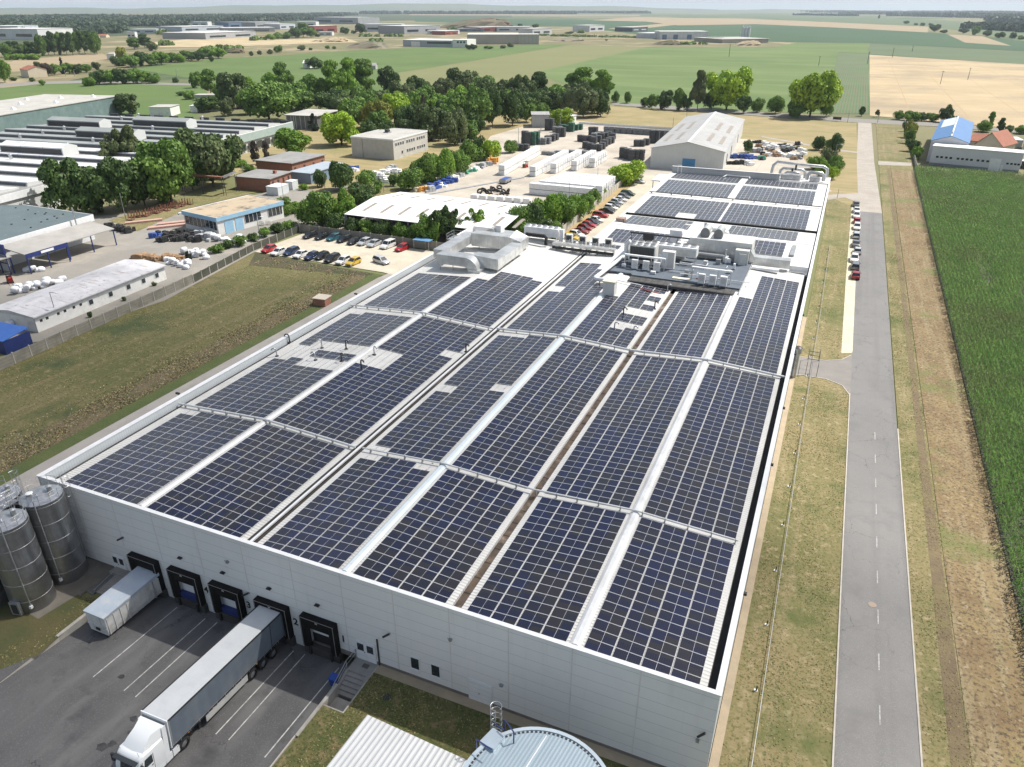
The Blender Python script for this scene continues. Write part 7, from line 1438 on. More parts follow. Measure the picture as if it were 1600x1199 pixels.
row('in the far hedgerow', [(182, 104, 86, 22, 'bush', 'dark'), (187, 96, 72, 18, 'round', 'yellow'), (200, 106, 84, 26, 'round', 'mid'), (216, 104, 80, 24, 'round', 'dark'), (232, 103, 82, 24, 'round', 'mid'), (248, 102, 80, 24, 'round', 'fresh'), (264, 98, 82, 24, 'round', 'mid'), (278, 98, 82, 20, 'bush', 'fresh'), (290, 95, 78, 24, 'round', 'mid'), (306, 96, 80, 22, 'round', 'dark'), (322, 92, 73, 26, 'round', 'mid'), (338, 92, 74, 22, 'round', 'fresh'), (392, 88, 79, 7, 'bush', 'dark'), (330, 97, 86, 9, 'bush', 'dark'),
     (206, 78, 58, 22, 'tall', 'mid'), (222, 76, 54, 24, 'tall', 'dark'), (234, 80, 66, 18, 'round', 'olive')])
row('in the tall wood at the left horizon', [(6+i*9.5, 90-i*.35+rt.uniform(-1, 1), 60-i*.9+rt.uniform(-3, 3) if i > 5 else 66, 17, 'tall' if i % 3 else 'round', ('mid', 'dark', 'dark')[i % 3]) for i in range(16)]+[(10+i*11, 94, 83, 14, 'bush', 'fresh') for i in range(5)])
row('scattered before the distant estate', [(420, 63, 53, 16, 'bush', 'fresh'), (432, 62, 50, 16, 'bush', 'mid'), (444, 61, 49, 18, 'bush', 'mid'), (458, 60, 42, 20, 'round', 'dark'), (470, 59, 37, 26, 'tall', 'mid'), (484, 59, 43, 16, 'round', 'mid'), (495, 58, 51, 8, 'bush', 'dark'), (537, 54, 42, 14, 'round', 'dark'), (563, 53, 36, 18, 'round', 'dark'), (551, 53, 47, 9, 'bush', 'dark'), (470, 79, 70, 14, 'bush', 'olive'), (434, 83, 70, 14, 'bush', 'mid'), (421, 85, 77, 10, 'bush', 'dark'), (405, 86, 78, 8, 'bush', 'olive'), (484, 79, 74, 7, 'bush', 'dark'), (511, 77, 70, 8, 'bush', 'mid'), (521, 77, 72, 7, 'bush', 'mid'),
     (488, 108, 89, 24, 'round', 'dark', 'round dark tree with a white hut in the green field'), (499, 107, 97, 10, 'bush', 'dark'), (730, 78, 69, 10, 'bush', 'dark'), (738, 78, 68, 12, 'bush', 'dark'), (762, 77, 71, 14, 'bush', 'mid'), (785, 76, 70, 10, 'bush', 'olive'), (797, 74, 66, 10, 'bush', 'olive'), (836, 44, 37, 10, 'round', 'dark'), (812, 43, 37, 9, 'round', 'dark'), (888, 53, 49, 14, 'bush', 'dark'), (947, 64, 61, 5, 'bush', 'dark'),
     (1460, 50, 37, 14, 'round', 'dark', 'dense dark tree at the end of the pale strip field'), (1475, 52, 46, 12, 'bush', 'dark'), (1505, 53, 43, 12, 'round', 'dark'), (1524, 55, 41, 14, 'round', 'mid'), (1543, 57, 46, 14, 'bush', 'dark'), (1562, 60, 49, 14, 'bush', 'dark'), (1582, 61, 50, 10, 'round', 'dark'), (1596, 62, 55, 12, 'bush', 'mid'), (1454, 41, 36, 7, 'round', 'mid'), (1441, 41, 35, 7, 'round', 'mid'), (1416, 38, 32, 8, 'round', 'mid'), (1431, 40, 36, 6, 'round', 'mid'), (1373, 30, 24, 4, 'tall', 'dark')])
row('filling the park belt', [(rt.uniform(470, 950), 0, 0, 0) for i in range(0)]+[(u, vb, vb-rt.uniform(34, 46), rt.uniform(34, 46), 'round', rt.choice(('mid', 'dark', 'fresh', 'lime', 'mid'))) for u, vb in ((455, 172), (483, 160), (512, 176), (536, 182), (556, 178), (590, 178), (615, 170), (640, 205), (655, 172), (676, 186), (702, 186), (716, 176), (742, 196), (752, 160), (775, 180), (803, 176), (826, 178), (852, 176), (884, 176), (922, 178), (898, 168), (662, 206), (590, 216), (640, 222), (690, 200), (722, 222), (430, 168), (400, 168), (385, 180), (345, 168))])
# ---------------------------------------------------------------- far woods: masses nobody could count
def wood(label, strips, seed, leafs=('wood1', 'wood2'), size=4.0, dens=1.0):
    r = np.random.RandomState(seed); Vs = []
    for (u0, v0, u1, v1, dep, h) in strips:       # base line by pixels, depth metres, height metres
        a, b = np.array(G(u0, v0)), np.array(G(u1, v1)); L = np.linalg.norm(b-a); nt_ = int(max(8, min(L*dep/120*dens, 900)))
        dirv = (b-a)/L; away = np.array([-dirv[1], dirv[0]])
        for k in range(nt_):
            p = a+dirv*r.uniform(0, L)+away*r.uniform(0, dep); hh = h*r.uniform(.6, 1.15); w = r.uniform(4, 8)*max(1, size/4); q = 26
            d = r.normal(size=(q, 3)); d /= np.linalg.norm(d, axis=1)[:, None]; d[:, 2] = np.abs(d[:, 2])
            P = np.array([p[0], p[1], hh*.45])+d*np.array([w, w, hh*.55]); P[::4, 2] *= .4
            nn = d+r.normal(size=(q, 3))*.4; t = np.cross(nn, r.normal(size=(q, 3))); t /= np.linalg.norm(t, axis=1)[:, None]; s = np.cross(nn, t); s /= np.linalg.norm(s, axis=1)[:, None]
            sz = size*r.uniform(.5, .9, q)[:, None]; Vs.append(np.stack([P-t*sz-s*sz*.7, P+t*sz-s*sz*.7, P+t*sz*.7+s*sz*.7, P-t*sz*.7+s*sz*.7], 1).reshape(-1, 3))
    V = np.concatenate(Vs); me = quads_mesh('woodland', V, None, r.randint(0, len(leafs), len(V)//4), [LM[q] for q in leafs])
    o = bpy.data.objects.new('woodland', me); C.objects.link(o); o['kind'] = 'stuff'; o['label'] = label; return o
wood('bluish wooded belts at the left horizon', [(-60, 52, 70, 44, 160, 16), (-60, 42, 150, 36, 260, 18), (60, 47, 260, 40, 130, 15), (130, 40, 300, 33, 200, 16), (180, 33, 420, 27, 300, 18), (-60, 36, 200, 29, 300, 20), (250, 42, 300, 40, 60, 14), (330, 36, 420, 32, 140, 16), (100, 56, 190, 52, 60, 12), (100, 50, 200, 48, 60, 12), (20, 57, 60, 55, 40, 12)], 3, size=6)
wood('long row of poplars and woods across the far plain', [(400, 30, 560, 24, 260, 17), (400, 36, 500, 30, 120, 16), (560, 22.5, 900, 22.5, 200, 24), (620, 17.5, 1000, 18, 700, 26), (455, 33, 500, 31, 40, 15), (507, 29, 535, 27.5, 60, 15), (1000, 19, 1300, 19, 400, 20), (880, 21, 1010, 21.5, 120, 20)], 4, size=9, dens=.8)
wood('low distant woods on the right horizon', [(1200, 19, 1420, 22, 600, 22), (1380, 25, 1620, 31, 300, 20), (1420, 21, 1640, 26, 600, 24), (1310, 22, 1380, 23, 120, 16), (1500, 44, 1620, 52, 80, 12), (1540, 34, 1600, 37, 60, 18), (1240, 24, 1330, 25.5, 60, 10)], 5, size=8, dens=.8)
wood('scrubby hedges around the estate', [(240, 55, 262, 55, 20, 10), (350, 79, 372, 79, 12, 5), (556, 58, 628, 58, 12, 5), (700, 47, 760, 47, 20, 7), (905, 52, 915, 52, 8, 5), (255, 72, 272, 71, 12, 6), (330, 80, 360, 78, 14, 6), (400, 64, 420, 63, 20, 6), (580, 66, 600, 66, 14, 5), (1060, 70, 1100, 70, 8, 3), (820, 56, 1000, 60, 30, 2)], 6, ('olive', 'mid'), 3, 1.2)
# far hills on the horizon
hm_ = M('far_hills', (.10, .13, .09), (.14, .16, .10), .0008, .95)
mb = MB(); n = 60; P = []
for k in range(n+1):
    u = -300+k*2200/n; x, y = G(u, 17.2); s = math.hypot(x-XC, y-YC); f = 11800/s; P.append((XC+(x-XC)*f, YC+(y-YC)*f, 14+88*math.exp(-((u-640)/430)**2)+8*math.sin(u/47)+5*math.sin(u/19+1)+22*math.exp(-((u+0)/200)**2)))
for (a, b) in zip(P, P[1:]):
    mb.quad([(a[0]*.93, a[1]*.93, -.5), (b[0]*.93, b[1]*.93, -.5), (b[0], b[1], b[2]), (a[0], a[1], a[2])], hm_); mb.quad([(a[0], a[1], a[2]), (b[0], b[1], b[2]), (b[0]*1.05, b[1]*1.05, -.5), (a[0]*1.05, a[1]*1.05, -.5)], hm_)
mb.build('hills', smooth=60)['kind'] = 'structure'
# ---------------------------------------------------------------- maize field
maize = M('maize_leaf', (.125, .245, .055), (.20, .34, .075), .3, .5, trans=.25, spec=.4, dirt=(.17, .22, .07), dsc=.05, dlo=.5, dhi=.68)
tassel = M('maize_tassel', (.30, .27, .15), rough=.8)
sheet('maize_field_soil', [(72.6, -10), (118, -10), (118, 261), (74.9, 261)], .03, M('maize_floor', (.055, .05, .028), (.035, .045, .018), .5))
r = np.random.RandomState(2); rowsx = np.arange(72.75, 118, .75); PX = []; 
for xr in rowsx:
    y0 = 14 if xr < 80 else 14+(xr-80)*5.0; y0 = max(8, (xr-71)/(108-71)*240-16)
    ys = np.arange(y0, 260.5, .24); ys = ys[ys > (0)]; PX.append(np.stack([np.full(len(ys), xr)+(ys/260)*2.2+r.normal(0, .05, len(ys)), ys+r.uniform(-.08, .08, len(ys))], 1))
PX = np.concatenate(PX)
fld_n = np.sin(PX[:, 0]*.31+PX[:, 1]*.05)+np.sin(PX[:, 1]*.11+PX[:, 0]*.2+1.3)+np.sin(PX[:, 0]*.9-PX[:, 1]*.07)
keep = (r.rand(len(PX)) < np.where(fld_n > 1.9, .45, .97)) & ~((PX[:, 0] < 73.3+(PX[:, 1]/260)*2.2) & (r.rand(len(PX)) < .3)) & ~((PX[:, 1] > 257) & (r.rand(len(PX)) < .5))
PX = PX[keep]; n = len(PX); Vs = []; H = r.uniform(1.85, 2.35, n)
near = np.clip(PX[:, 1]/260, 0, 1)
for k in range(6):
    a = r.uniform(0, 6.283, n) if 0 else (r.randint(0, 2, n)*math.pi+r.normal(math.pi/2 if k % 2 else 0, .6, n)); zz = H*(.35+.11*k); L = r.uniform(.30, .50, n); dx, dy = np.cos(a), np.sin(a); w = .042
    p0 = np.stack([PX[:, 0], PX[:, 1], zz], 1); p1 = p0+np.stack([dx*L*.55, dy*L*.55, np.full(n, .26)], 1); p2 = p0+np.stack([dx*L*1.15, dy*L*1.15, np.full(n, -.02)], 1); s = np.stack([-dy*w, dx*w, np.zeros(n)], 1)
    Vs.append(np.stack([p0-s, p0+s, p1+s, p1-s], 1).reshape(-1, 3)); Vs.append(np.stack([p1-s, p1+s, p2+s*.4, p2-s*.4], 1).reshape(-1, 3))
nl = sum(len(v) for v in Vs)//4
tp = PX[r.rand(n) < .5]; m_ = len(tp); z = r.uniform(2.1, 2.5, m_); a = r.uniform(0, 3.14, m_); s = np.stack([np.cos(a)*.09, np.sin(a)*.09, np.zeros(m_)], 1); p = np.stack([tp[:, 0], tp[:, 1], z], 1)
Vs.append(np.stack([p-s, p+s, p+s*.3+[0, 0, .22], p-s*.3+[0, 0, .22]], 1).reshape(-1, 3))
V = np.concatenate(Vs); mi = np.zeros(len(V)//4, 'i'); mi[nl:] = 1
me = quads_mesh('maize_field', V, None, mi, [maize, tassel]); o = bpy.data.objects.new('maize_field', me); C.objects.link(o); o['kind'] = 'stuff'; o['label'] = 'dense tall green maize field on the right side'
# ---------------------------------------------------------------- grass and weeds
def tufts(label, name, regions, seed, mats, hh):
    r = np.random.RandomState(seed); Vs = []
    for x0, x1, y0, y1, n in regions:
        P = np.stack([r.uniform(x0, x1, n), r.uniform(y0, y1, n), np.zeros(n)+.02], 1); cl = (np.sin(P[:, 0]*1.3+P[:, 1]*.21)+np.sin(P[:, 1]*.47+2)+r.normal(0, 1, n)) > -.2; P = P[cl]; n = len(P)
        a = r.uniform(0, 3.14, n); w = r.uniform(.06, .16, n); h = r.uniform(hh*.4, hh, n); w = w*min(1, hh*3+.25); s = np.stack([np.cos(a)*w, np.sin(a)*w, np.zeros(n)], 1); k_ = hh*.9; up = np.stack([r.normal(0, k_, n), r.normal(0, k_, n), h], 1)
        Vs.append(np.stack([P-s, P+s, P+s*.8+up, P-s*.8+up], 1).reshape(-1, 3))
    V = np.concatenate(Vs); me = quads_mesh(name, V, None, r.randint(0, len(mats), len(V)//4), mats); o = bpy.data.objects.new(name, me); C.objects.link(o); o['kind'] = 'stuff'; o['label'] = label
gA = M('grass_blade_green', (.15, .175, .05), rough=.8); gB = M('grass_blade_dry', (.33, .27, .13), rough=.85); gC = M('weed_stalk_brown', (.19, .14, .085), rough=.9); gD = M('weed_seed_pale', (.30, .25, .18), rough=.9)
tufts('dead brown weeds and seed heads beside the service path', 'weeds', [(-43, -37.6, -12, 88, 30000), (-46, -41, -12, 88, 6000), (-66, -38, 85, 90, 5000)], 11, [gC, gB, gB, gA, gD], .13)
tufts('short dry grass on the strips by the road', 'grass', [(49.8, 57.3, -12, 72, 26000), (49.8, 57, 83, 150, 9000), (63.8, 67, -12, 150, 18000)], 12, [gA, gB, gB], .09)
tufts('stubble and weeds on the tilled strip', 'stubble', [(67, 73.2, -5, 220, 24000), (65.7, 67.2, -5, 200, 8000)], 13, [gB, gD, gA], .08)
tufts('uneven grass in front of the hall', 'grass', [(19.3, 21, -14, -5.6, 2600), (21.1, 27, -14, -1, 7500), (26, 46, -8, -1, 7000), (-10.2, -7.6, -13, -4, 3500), (-24, -9, -26, -13, 6000)], 14, [gA, gA, gB], .09)
tufts('coarse tufts on the dry lawn', 'grass', [(-66, -47, -5, 88, 30000)], 15, [gA, gB], .07)
# ================================================================ YARD GOODS
wrap = M('white_wrap', (.78, .78, .78), (.66, .67, .68), 1.1, .4, bump=.03, bsc=2.5)
def block(nm, w, d, h, mat, bevel=0):
    mb = MB(); mb.box(-w/2, w/2, -d/2, d/2, .12, h, mat); mb.box(-w/2, w/2, -d/2, -d/2+.15, 0, .12, bark); mb.box(-w/2, w/2, d/2-.15, d/2, 0, .12, bark); o = mb.build(nm, bevel=bevel); return o
def grid(nm, cat, proto, spots, grp, labf):
    for i, (x, y, z, rz) in enumerate(spots):
        o = proto if i == 0 else proto.copy()
        if i: C.objects.link(o)
        o.location = (x, y, z); o.rotation_euler = (0, 0, rz); o['label'] = labf(i); o['category'] = cat; o['group'] = grp
pp = block('wrapped_pallet', 2.15, 2.15, 1.7, wrap, .06); sp = []; lb = []
def prow(x0, y0, x1, y1, n, levels, nm, skip=()):
    for k in range(n):
        for L in range(levels):
            if (k, L) in skip: continue
            sp.append((x0+(x1-x0)*k/max(n-1, 1)+rt.uniform(-.08, .08), y0+(y1-y0)*k/max(n-1, 1), .02+1.71*L, rt.uniform(-.03, .03))); lb.append(f'white wrapped pallet, {("lower","upper","top")[L]} layer, {nth(k)} in {nm}')
prow(-54.5, 197, -57.6, 236, 20, 2, 'the long row beside the open yard'); prow(-44, 199, -44.5, 232, 16, 2, 'the row behind the red forklift'); prow(-39.5, 207, -40, 234, 12, 2, 'the middle row near the crates'); prow(-34.5, 214, -35, 236, 9, 2, 'the short row before the crates'); prow(-30.5, 222, -30.8, 236, 6, 2, 'the shortest row before the crates')
prow(-34, 174, -16, 174, 10, 2, 'the nearest block row by the hedge')
for k in range(8): prow(-32.5+.5*k, 178.6+k*2.8, -14.6-.1*k, 178.6+k*2.8, 9-(k > 3), 2 if k < 6 else 1, f'the {nth(k)} close-set row of the big block')
prow(-47, 160, -31, 161.5, 7, 1, 'the low row behind the white shed roof')
grid('wrapped_pallet', 'pallet', pp, sp, 'white wrapped pallets in the yard', lambda i: lb[i])
crate_m = M('black_crate', (.04, .043, .048), (.065, .068, .075), 1.2, .6, stripes=((2, .4, .06, (.08, .08, .085)),)); green_m = M('green_crate', (.02, .075, .05), (.03, .10, .07), 1.2, .6, stripes=((2, .4, .06, (.05, .13, .1)),)); greyc = M('grey_crate', (.17, .18, .19), (.12, .13, .14), 1.2, .6, stripes=((2, .4, .06, (.28, .28, .29)),))
prot = {k: block('crate_stack', 2.4, 2.2, 1.5, m, 0) for k, m in (('black', crate_m), ('green', green_m), ('grey', greyc))}
for q in prot.values(): q.location = (0, 0, -50)
usedp = set()
def crates(col, spots, nm):
    for i, (u, v, lv) in enumerate(spots):
        x, y = G(u, v)
        for L in range(lv):
            p = prot[col]; o = p if col not in usedp else p.copy()
            if col in usedp: C.objects.link(o)
            usedp.add(col); o.name = 'plastic_crate'; o.scale = (1, 1, .85); o.location = (x, y, .02+1.31*L); o.rotation_euler = (0, 0, rt.uniform(-.1, .1)); o['label'] = f'{col} crate, {nth(L)} up, {nth(i)} stack from the left {nm}'; o['category'] = 'crate'; o['group'] = 'plastic crates stacked in the yard'
crates('black', [(820, 225, 4), (826, 227, 4)], 'left of the green stack'); crates('green', [(833, 227, 4), (838, 226, 4)], 'behind the pallet row'); crates('grey', [(842, 226, 2), (849, 226, 2), (856, 225, 2)], 'of low grey crates')
crates('black', [(808, 236, 2), (815, 236, 2), (822, 236, 2)], 'before the bushes'); crates('black', [(856, 222, 2), (863, 221, 2), (868, 219, 2)], 'with the green lids'); crates('black', [(873, 214, 3), (879, 214, 3)], 'in the middle lane'); crates('black', [(856, 204, 4), (861, 204, 4)], 'by the concrete store')
crates('green', [(880, 204, 2), (887, 205, 2), (893, 206, 3), (900, 204, 2), (906, 203, 2)], 'below the round tree'); crates('grey', [(868, 207, 2), (874, 207, 2)], 'beside the green ones')
crates('black', [(924, 213, 3), (929, 213, 3)], 'at the far row'); crates('black', [(907, 221, 2), (914, 222, 2), (921, 222, 2), (928, 224, 2), (935, 222, 2)], 'in the second yard block'); crates('black', [(915, 232, 2), (922, 234, 2), (929, 236, 2), (936, 236, 2), (941, 233, 2), (945, 229, 2), (950, 226, 2), (955, 224, 2)], 'in the nearest yard block')
crates('black', [(940, 218, 2), (946, 217, 2), (951, 215, 2), (957, 218, 2)], 'at the back of the yard block'); crates('grey', [(928, 218, 2), (933, 217, 2), (938, 215, 2)], 'on the grey pile'); crates('grey', [(852, 242, 1), (862, 243, 1), (872, 241, 1), (882, 243, 1), (892, 240, 1), (902, 243, 1), (911, 241, 1)], 'between pallets and crates')
crates('black', [(973, 247, 3), (980, 249, 3), (987, 251, 3), (994, 251, 3), (1001, 251, 3)], 'left of the storage hall'); crates('black', [(995, 229, 2), (1003, 229, 2), (1010, 227, 2), (1019, 224, 4), (1025, 224, 4), (1033, 219, 3)], 'in the hall corner')
crates('grey', [(948+9*i, 207+i*.6, 2) for i in range(12)], 'along the back fence')
# black pipe coils
coilp = MB(); n = 20; coilp.loft([[((.7+.26*math.cos(b))*math.cos(2*math.pi*j/n), .26*math.sin(b), (.7+.26*math.cos(b))*math.sin(2*math.pi*j/n)) for j in range(n)] for b in np.linspace(0, 2*math.pi, 11)], black_rubber, caps=False); cp = coilp.build('pipe_coil', smooth=50)
cs = []
for i, (u, v) in enumerate(((752, 303), (757, 300), (762, 304), (766, 299), (770, 303), (775, 305), (779, 300), (783, 304), (788, 303), (792, 306), (796, 303), (760, 308), (768, 309), (786, 309))):
    x, y = G(u, v); cs.append((x, y, .98, rt.uniform(0, 3.1)))
grid('pipe_coil', 'pipe coil', cp, cs, 'black pipe coils in the pallet yard', lambda i: f'upright coil of black pipe, {nth(i)} in the heap before the white pallets')
x, y = G(772, 312); mb = MB(); mb.box(-2.5, 2.5, -1, 1, 0, 1.2, M('yellow_plastic', (.5, .36, .05), (.4, .25, .05), 2)); mb.build('crate', label='yellow crate pile beside the black pipe coils', category='crate', loc=(x, y, .02), bevel=.1)
x, y = G(790, 286); mb = MB(); mb.loft([[(-1.2, -2.6, .5), (1.2, -2.6, .5), (1.2, 2.6, .5), (-1.2, 2.6, .5)], [(-1.2, -2.6, 1.4), (1.2, -2.6, 1.4), (1.2, 2.6, 1.4), (-1.2, 2.6, 1.4)]], grey_metal); mb.box(-1.0, 1.0, -2.4, 2.4, 1.4, 1.5, bl); [mb.cyl((s*1.1-.1, yy, .4), (s*1.1+.1, yy, .4), .4, .4, black_rubber, 12) for s in (-1, 1) for yy in (-1.4, 1.4)]; mb.build('trailer', label='grey open trailer with a blue load behind the pipe coils', category='trailer', loc=(x, y, .02))
for o in list(C.objects):
    if o.name.startswith('pipe_coil'): o.rotation_euler = (rt.uniform(-1.2, 1.2), 0, o.rotation_euler[2]); o.location.z = .75+rt.choice((0, 0, .7)); o.location.x += rt.uniform(-.5, .5)
# stacks along the diagonal lane
jp = {}
cols = [('blue', (.03, .07, .25)), ('white', (.65, .65, .64)), ('grey', (.3, .31, .32)), ('green', (.08, .28, .2)), ('brown', (.25, .16, .09)), ('orange', (.55, .28, .06)), ('black', (.03, .03, .03))]
def bundle(u, v, c, nm, z=0.02):
    cn, cc = cols[c]; k = 'b'+cn
    if k not in jp:
        r2 = random.Random(c+3); mb = MB(); m = M('goods_'+cn, cc, tuple(min(1, q*1.5) for q in cc), 1.2, .6)
        for q in range(9): a, b = r2.uniform(-1.4, 1.0), r2.uniform(-1.2, .9); w, d, h = r2.uniform(.5, 1.5), r2.uniform(.4, 1.3), r2.uniform(.4, 1.5); mb.box(a, a+w, b, b+d, 0, h, m)
        jp[k] = mb.build('goods_stack'); jp[k]['first'] = 1
    p = jp[k]; o = p if p.get('first') else p.copy()
    if p.get('first'): del p['first']
    else: C.objects.link(o)
    x, y = G(u, v); o.location = (x, y, z); o.rotation_euler = (0, 0, rt.uniform(0, 3)); s = rt.uniform(.8, 1.25); o.scale = (s, s, s); o['label'] = f'{cn} stacked goods, {nm}'; o['category'] = 'stacked goods'; o['group'] = 'mixed goods piled in the yard'
seq = [(662, 299, 5), (668, 300, 2), (674, 298, 0), (680, 295, 0), (686, 293, 1), (690, 291, 0), (696, 287, 0), (702, 285, 0), (706, 283, 1), (712, 280, 1), (717, 277, 2), (722, 276, 1), (728, 273, 3), (735, 270, 3), (741, 269, 3), (746, 266, 1), (751, 263, 2), (756, 261, 2), (761, 259, 2), (766, 257, 4), (770, 254, 5), (774, 253, 5)]
for i, (u, v, c) in enumerate(seq): bundle(u, v, c, f'{nth(i)} from the near end of the diagonal yard lane')
for i, (u, v, c) in enumerate([(552, 266, 0), (556, 268, 1), (585, 274, 1), (592, 276, 1), (598, 279, 1), (604, 272, 1), (610, 269, 1), (616, 267, 2), (622, 270, 1), (590, 282, 2), (602, 285, 1)]): bundle(u, v, c, f'{nth(i)} from the left behind the round shrubs')
for i in range(40): bundle(1176+rt.uniform(0, 82), 226+rt.uniform(0, 26), rt.choice((1, 2, 4, 4, 6, 6, 1)), f'{nth(i)} counted in the scrap corner behind the silver ducts')
for i in range(10): bundle(1180+i*8, 224+i*1.2, 6, f'{nth(i)} from the left against the scrap corner back fence')
for i, u in enumerate(range(1146, 1182, 6)): bundle(u, 247+.05*(u-1146), 0, f'{nth(i)} blue one in the drum row beside the storage hall')
for i, u in enumerate(range(1136, 1162, 5)): bundle(u, 257, 6, f'{nth(i)} dark one in the cage row at the hall corner')
bundle(1170, 259, 1, 'white tanks behind the grey parapet'); bundle(1187, 250, 3, 'green bins beside the blue drum row')
for i in range(26): bundle(252+i*3.0, 373+rt.uniform(-5, 5)-i*.05, 6 if i < 20 else 2, f'{nth(i)} from the left in the black heap below the workshop')
for i in range(9): bundle(172+i*4, 356+i*1.0, 6, f'{nth(i)} from the left in the black row at the grass edge')
bundle(246, 371, 0, 'small blue container at the head of the black heap')
for i in range(12): bundle(212+i*6, 407-abs(i-6)*.6, 4, f'{nth(i)} from the left in the rusty racks behind the barrack')
# bags
def bag(u, v, nm):
    if 'bag' not in jp:
        mb = MB(); n = 12; secs = []
        for z, rr in ((0, .5), (.12, .62), (.6, .66), (1.0, .56), (1.12, .25)): secs.append([(rr*1.05*math.copysign(abs(math.cos(2*math.pi*j/n))**.55, math.cos(2*math.pi*j/n))*(1+.12*math.sin(3*j)), rr*math.copysign(abs(math.sin(2*math.pi*j/n))**.55, math.sin(2*math.pi*j/n))*(1+.1*math.cos(2*j)), z+.07*math.sin(2.3*j)) for j in range(n)])
        mb.loft(secs, M('white_big_bag', (.70, .71, .74), (.60, .61, .64), 1.5, .6, bump=.05, bsc=3)); jp['bag'] = mb.build('big_bag', smooth=60); jp['bag']['first'] = 1
    p = jp['bag']; o = p if p.get('first') else p.copy()
    if p.get('first'): del p['first']
    else: C.objects.link(o)
    x, y = G(u, v); o.location = (x, y, .02+rt.choice((0, 0, .7))); o.rotation_euler = (0, 0, rt.uniform(0, 6)); s = rt.uniform(.7, 1.1); o.scale = (s, s*1.1, s*.85); o['label'] = nm; o['category'] = 'bag'; o['group'] = 'white big bags around the works yard'
k = 0
for (ua, va, ub, vb, n, nm) in ((24, 460, 100, 440, 26, 'behind the barrack'), (328, 374, 384, 380, 16, 'below the workshop'), (262, 410, 300, 420, 12, 'at the barrack end'), (286, 396, 326, 404, 14, 'beside the dark heap'), (2, 520, 30, 516, 7, 'at the blue shelter'), (42, 424, 68, 424, 6, 'at the blue framed canopy')):
    for i in range(n): f = i/n; bag(ua+(ub-ua)*f+rt.uniform(-2, 2), va+(vb-va)*f+rt.uniform(-3, 3), f'white bulging bag, {nth(i)} from the left in the heap {nm}')
# pipes lying on the grass
def pipes(u, v, L, n, rz, mat, lab):
    x, y = G(u, v); t = thing('pipe_bundle', lab, 'pipe bundle', (x, y, 0), rz)
    for i in range(n): mb = MB(); mb.cyl((0, i % 4*.36, .2+.32*(i//4)), (L, i % 4*.36, .2+.32*(i//4)), .17, .17, mat, 8); mb.build('pipe', t)
pk = M('pinkish_pipe', (.52, .33, .27), (.45, .29, .24), 1, .6)
pipes(196, 352, 9, 7, R(50), pk, 'pinkish pipes lying on the grass behind the black row'); pipes(232, 360, 9, 8, R(50), pk, 'pinkish pipe bundle, nearest on the grass left of the workshop'); pipes(246, 354, 9, 8, R(48), pk, 'pinkish pipe bundle farther up the grass beside the workshop'); pipes(280, 336, 7, 5, R(60), coping, 'white pipes lying behind the light blue workshop')
pipes(665, 306, 40, 3, R(64), grey_metal, 'long grey pipes laid along the diagonal lane')
rustm = M('rusty_steel', (.24, .10, .06), (.14, .07, .05), 2, .9)
for i in range(22):
    u, v = 204+i*4.4, 343-i*1.15+rt.uniform(-2, 2); x, y = G(u, v); t = thing('rusty_rack', f'rusty upright rack, {nth(i)} from the left under the big trees', 'rack', (x, y, 0), rt.uniform(-.3, .3), 'rusty racks under the big trees'); mb = MB()
    for a in (-.9, .9):
        for b in (-.5, .5): mb.box(a-.06, a+.06, b-.06, b+.06, 0, 1.7, rustm)
    mb.box(-.95, .95, -.55, .55, .25, .35, rustm); mb.build('frame', t)
# pipe bridge between old works and brick houses
t = thing('pipe_bridge', 'rusty overhead pipe bridge on lattice legs near the brick houses', 'pipe bridge'); a = G(288, 300, 0); b = G(352, 306, 0); c = G(372, 300, 0)
mb = MB(); mb.bar((*a, 5.4), (*b, 5.4), 1.2, .5, rustm); mb.bar((*b, 5.4), (*c, 6.0), .9, .4, galv); mb.build('deck', t); mb = MB()
for q in (a, ((a[0]+b[0])/2, (a[1]+b[1])/2), b, c):
    for s in (-.5, .5): mb.bar((q[0]+s, q[1], 0), (q[0]+s*.6, q[1], 5.3), .12, .12, dark_metal)
mb.build('leg', t)
# poles and lamps
def pole(u, vb, vt, lab, lamp=False, nm='utility_pole', mat=None, du=0):
    x, y = G(u, vb); h = hz(u, vb, vt); t = thing(nm, lab, 'lamp post' if lamp else 'pole', (x, y, 0)); w = max(.09, mpp(u, vb)*.45)
    mb = MB(); mb.cyl((0, 0, 0), (0, 0, h), w, w*.65, mat or grey_metal, 8); mb.build('shaft', t)
    if lamp: mb = MB(); mb.bar((0, 0, h), (1.6, 0, h+.15), .1, .08, grey_metal); mb.box(1.2, 2.0, -.15, .15, h+.08, h+.24, coping); mb.build('lamp_head', t)
    elif nm == 'utility_pole': mb = MB(); mb.box(-1.0, 1.0, -.08, .08, h-.5, h-.35, dark_metal); mb.build('crossarm', t)
wd = M('wooden_pole', (.16, .14, .12), rough=.9)
for i, (u, vb, vt) in enumerate(((1469, 132, 111), (1512, 125, 106), (1394, 90, 75), (1425, 81, 72), (1355, 100, 81), (1279, 103, 88))): pole(u, vb, vt, ('wooden pole in the wheat field, nearer of two', 'wooden pole in the wheat field, farther right', 'thin pole in the grey-green strip, left', 'thin pole in the grey-green strip, right', 'double pole at the wheat field corner', 'pole rising behind the big round tree')[i], mat=wd)
pole(1139, 89, 69, 'pole with a pale base in the middle of the green field', mat=wd)
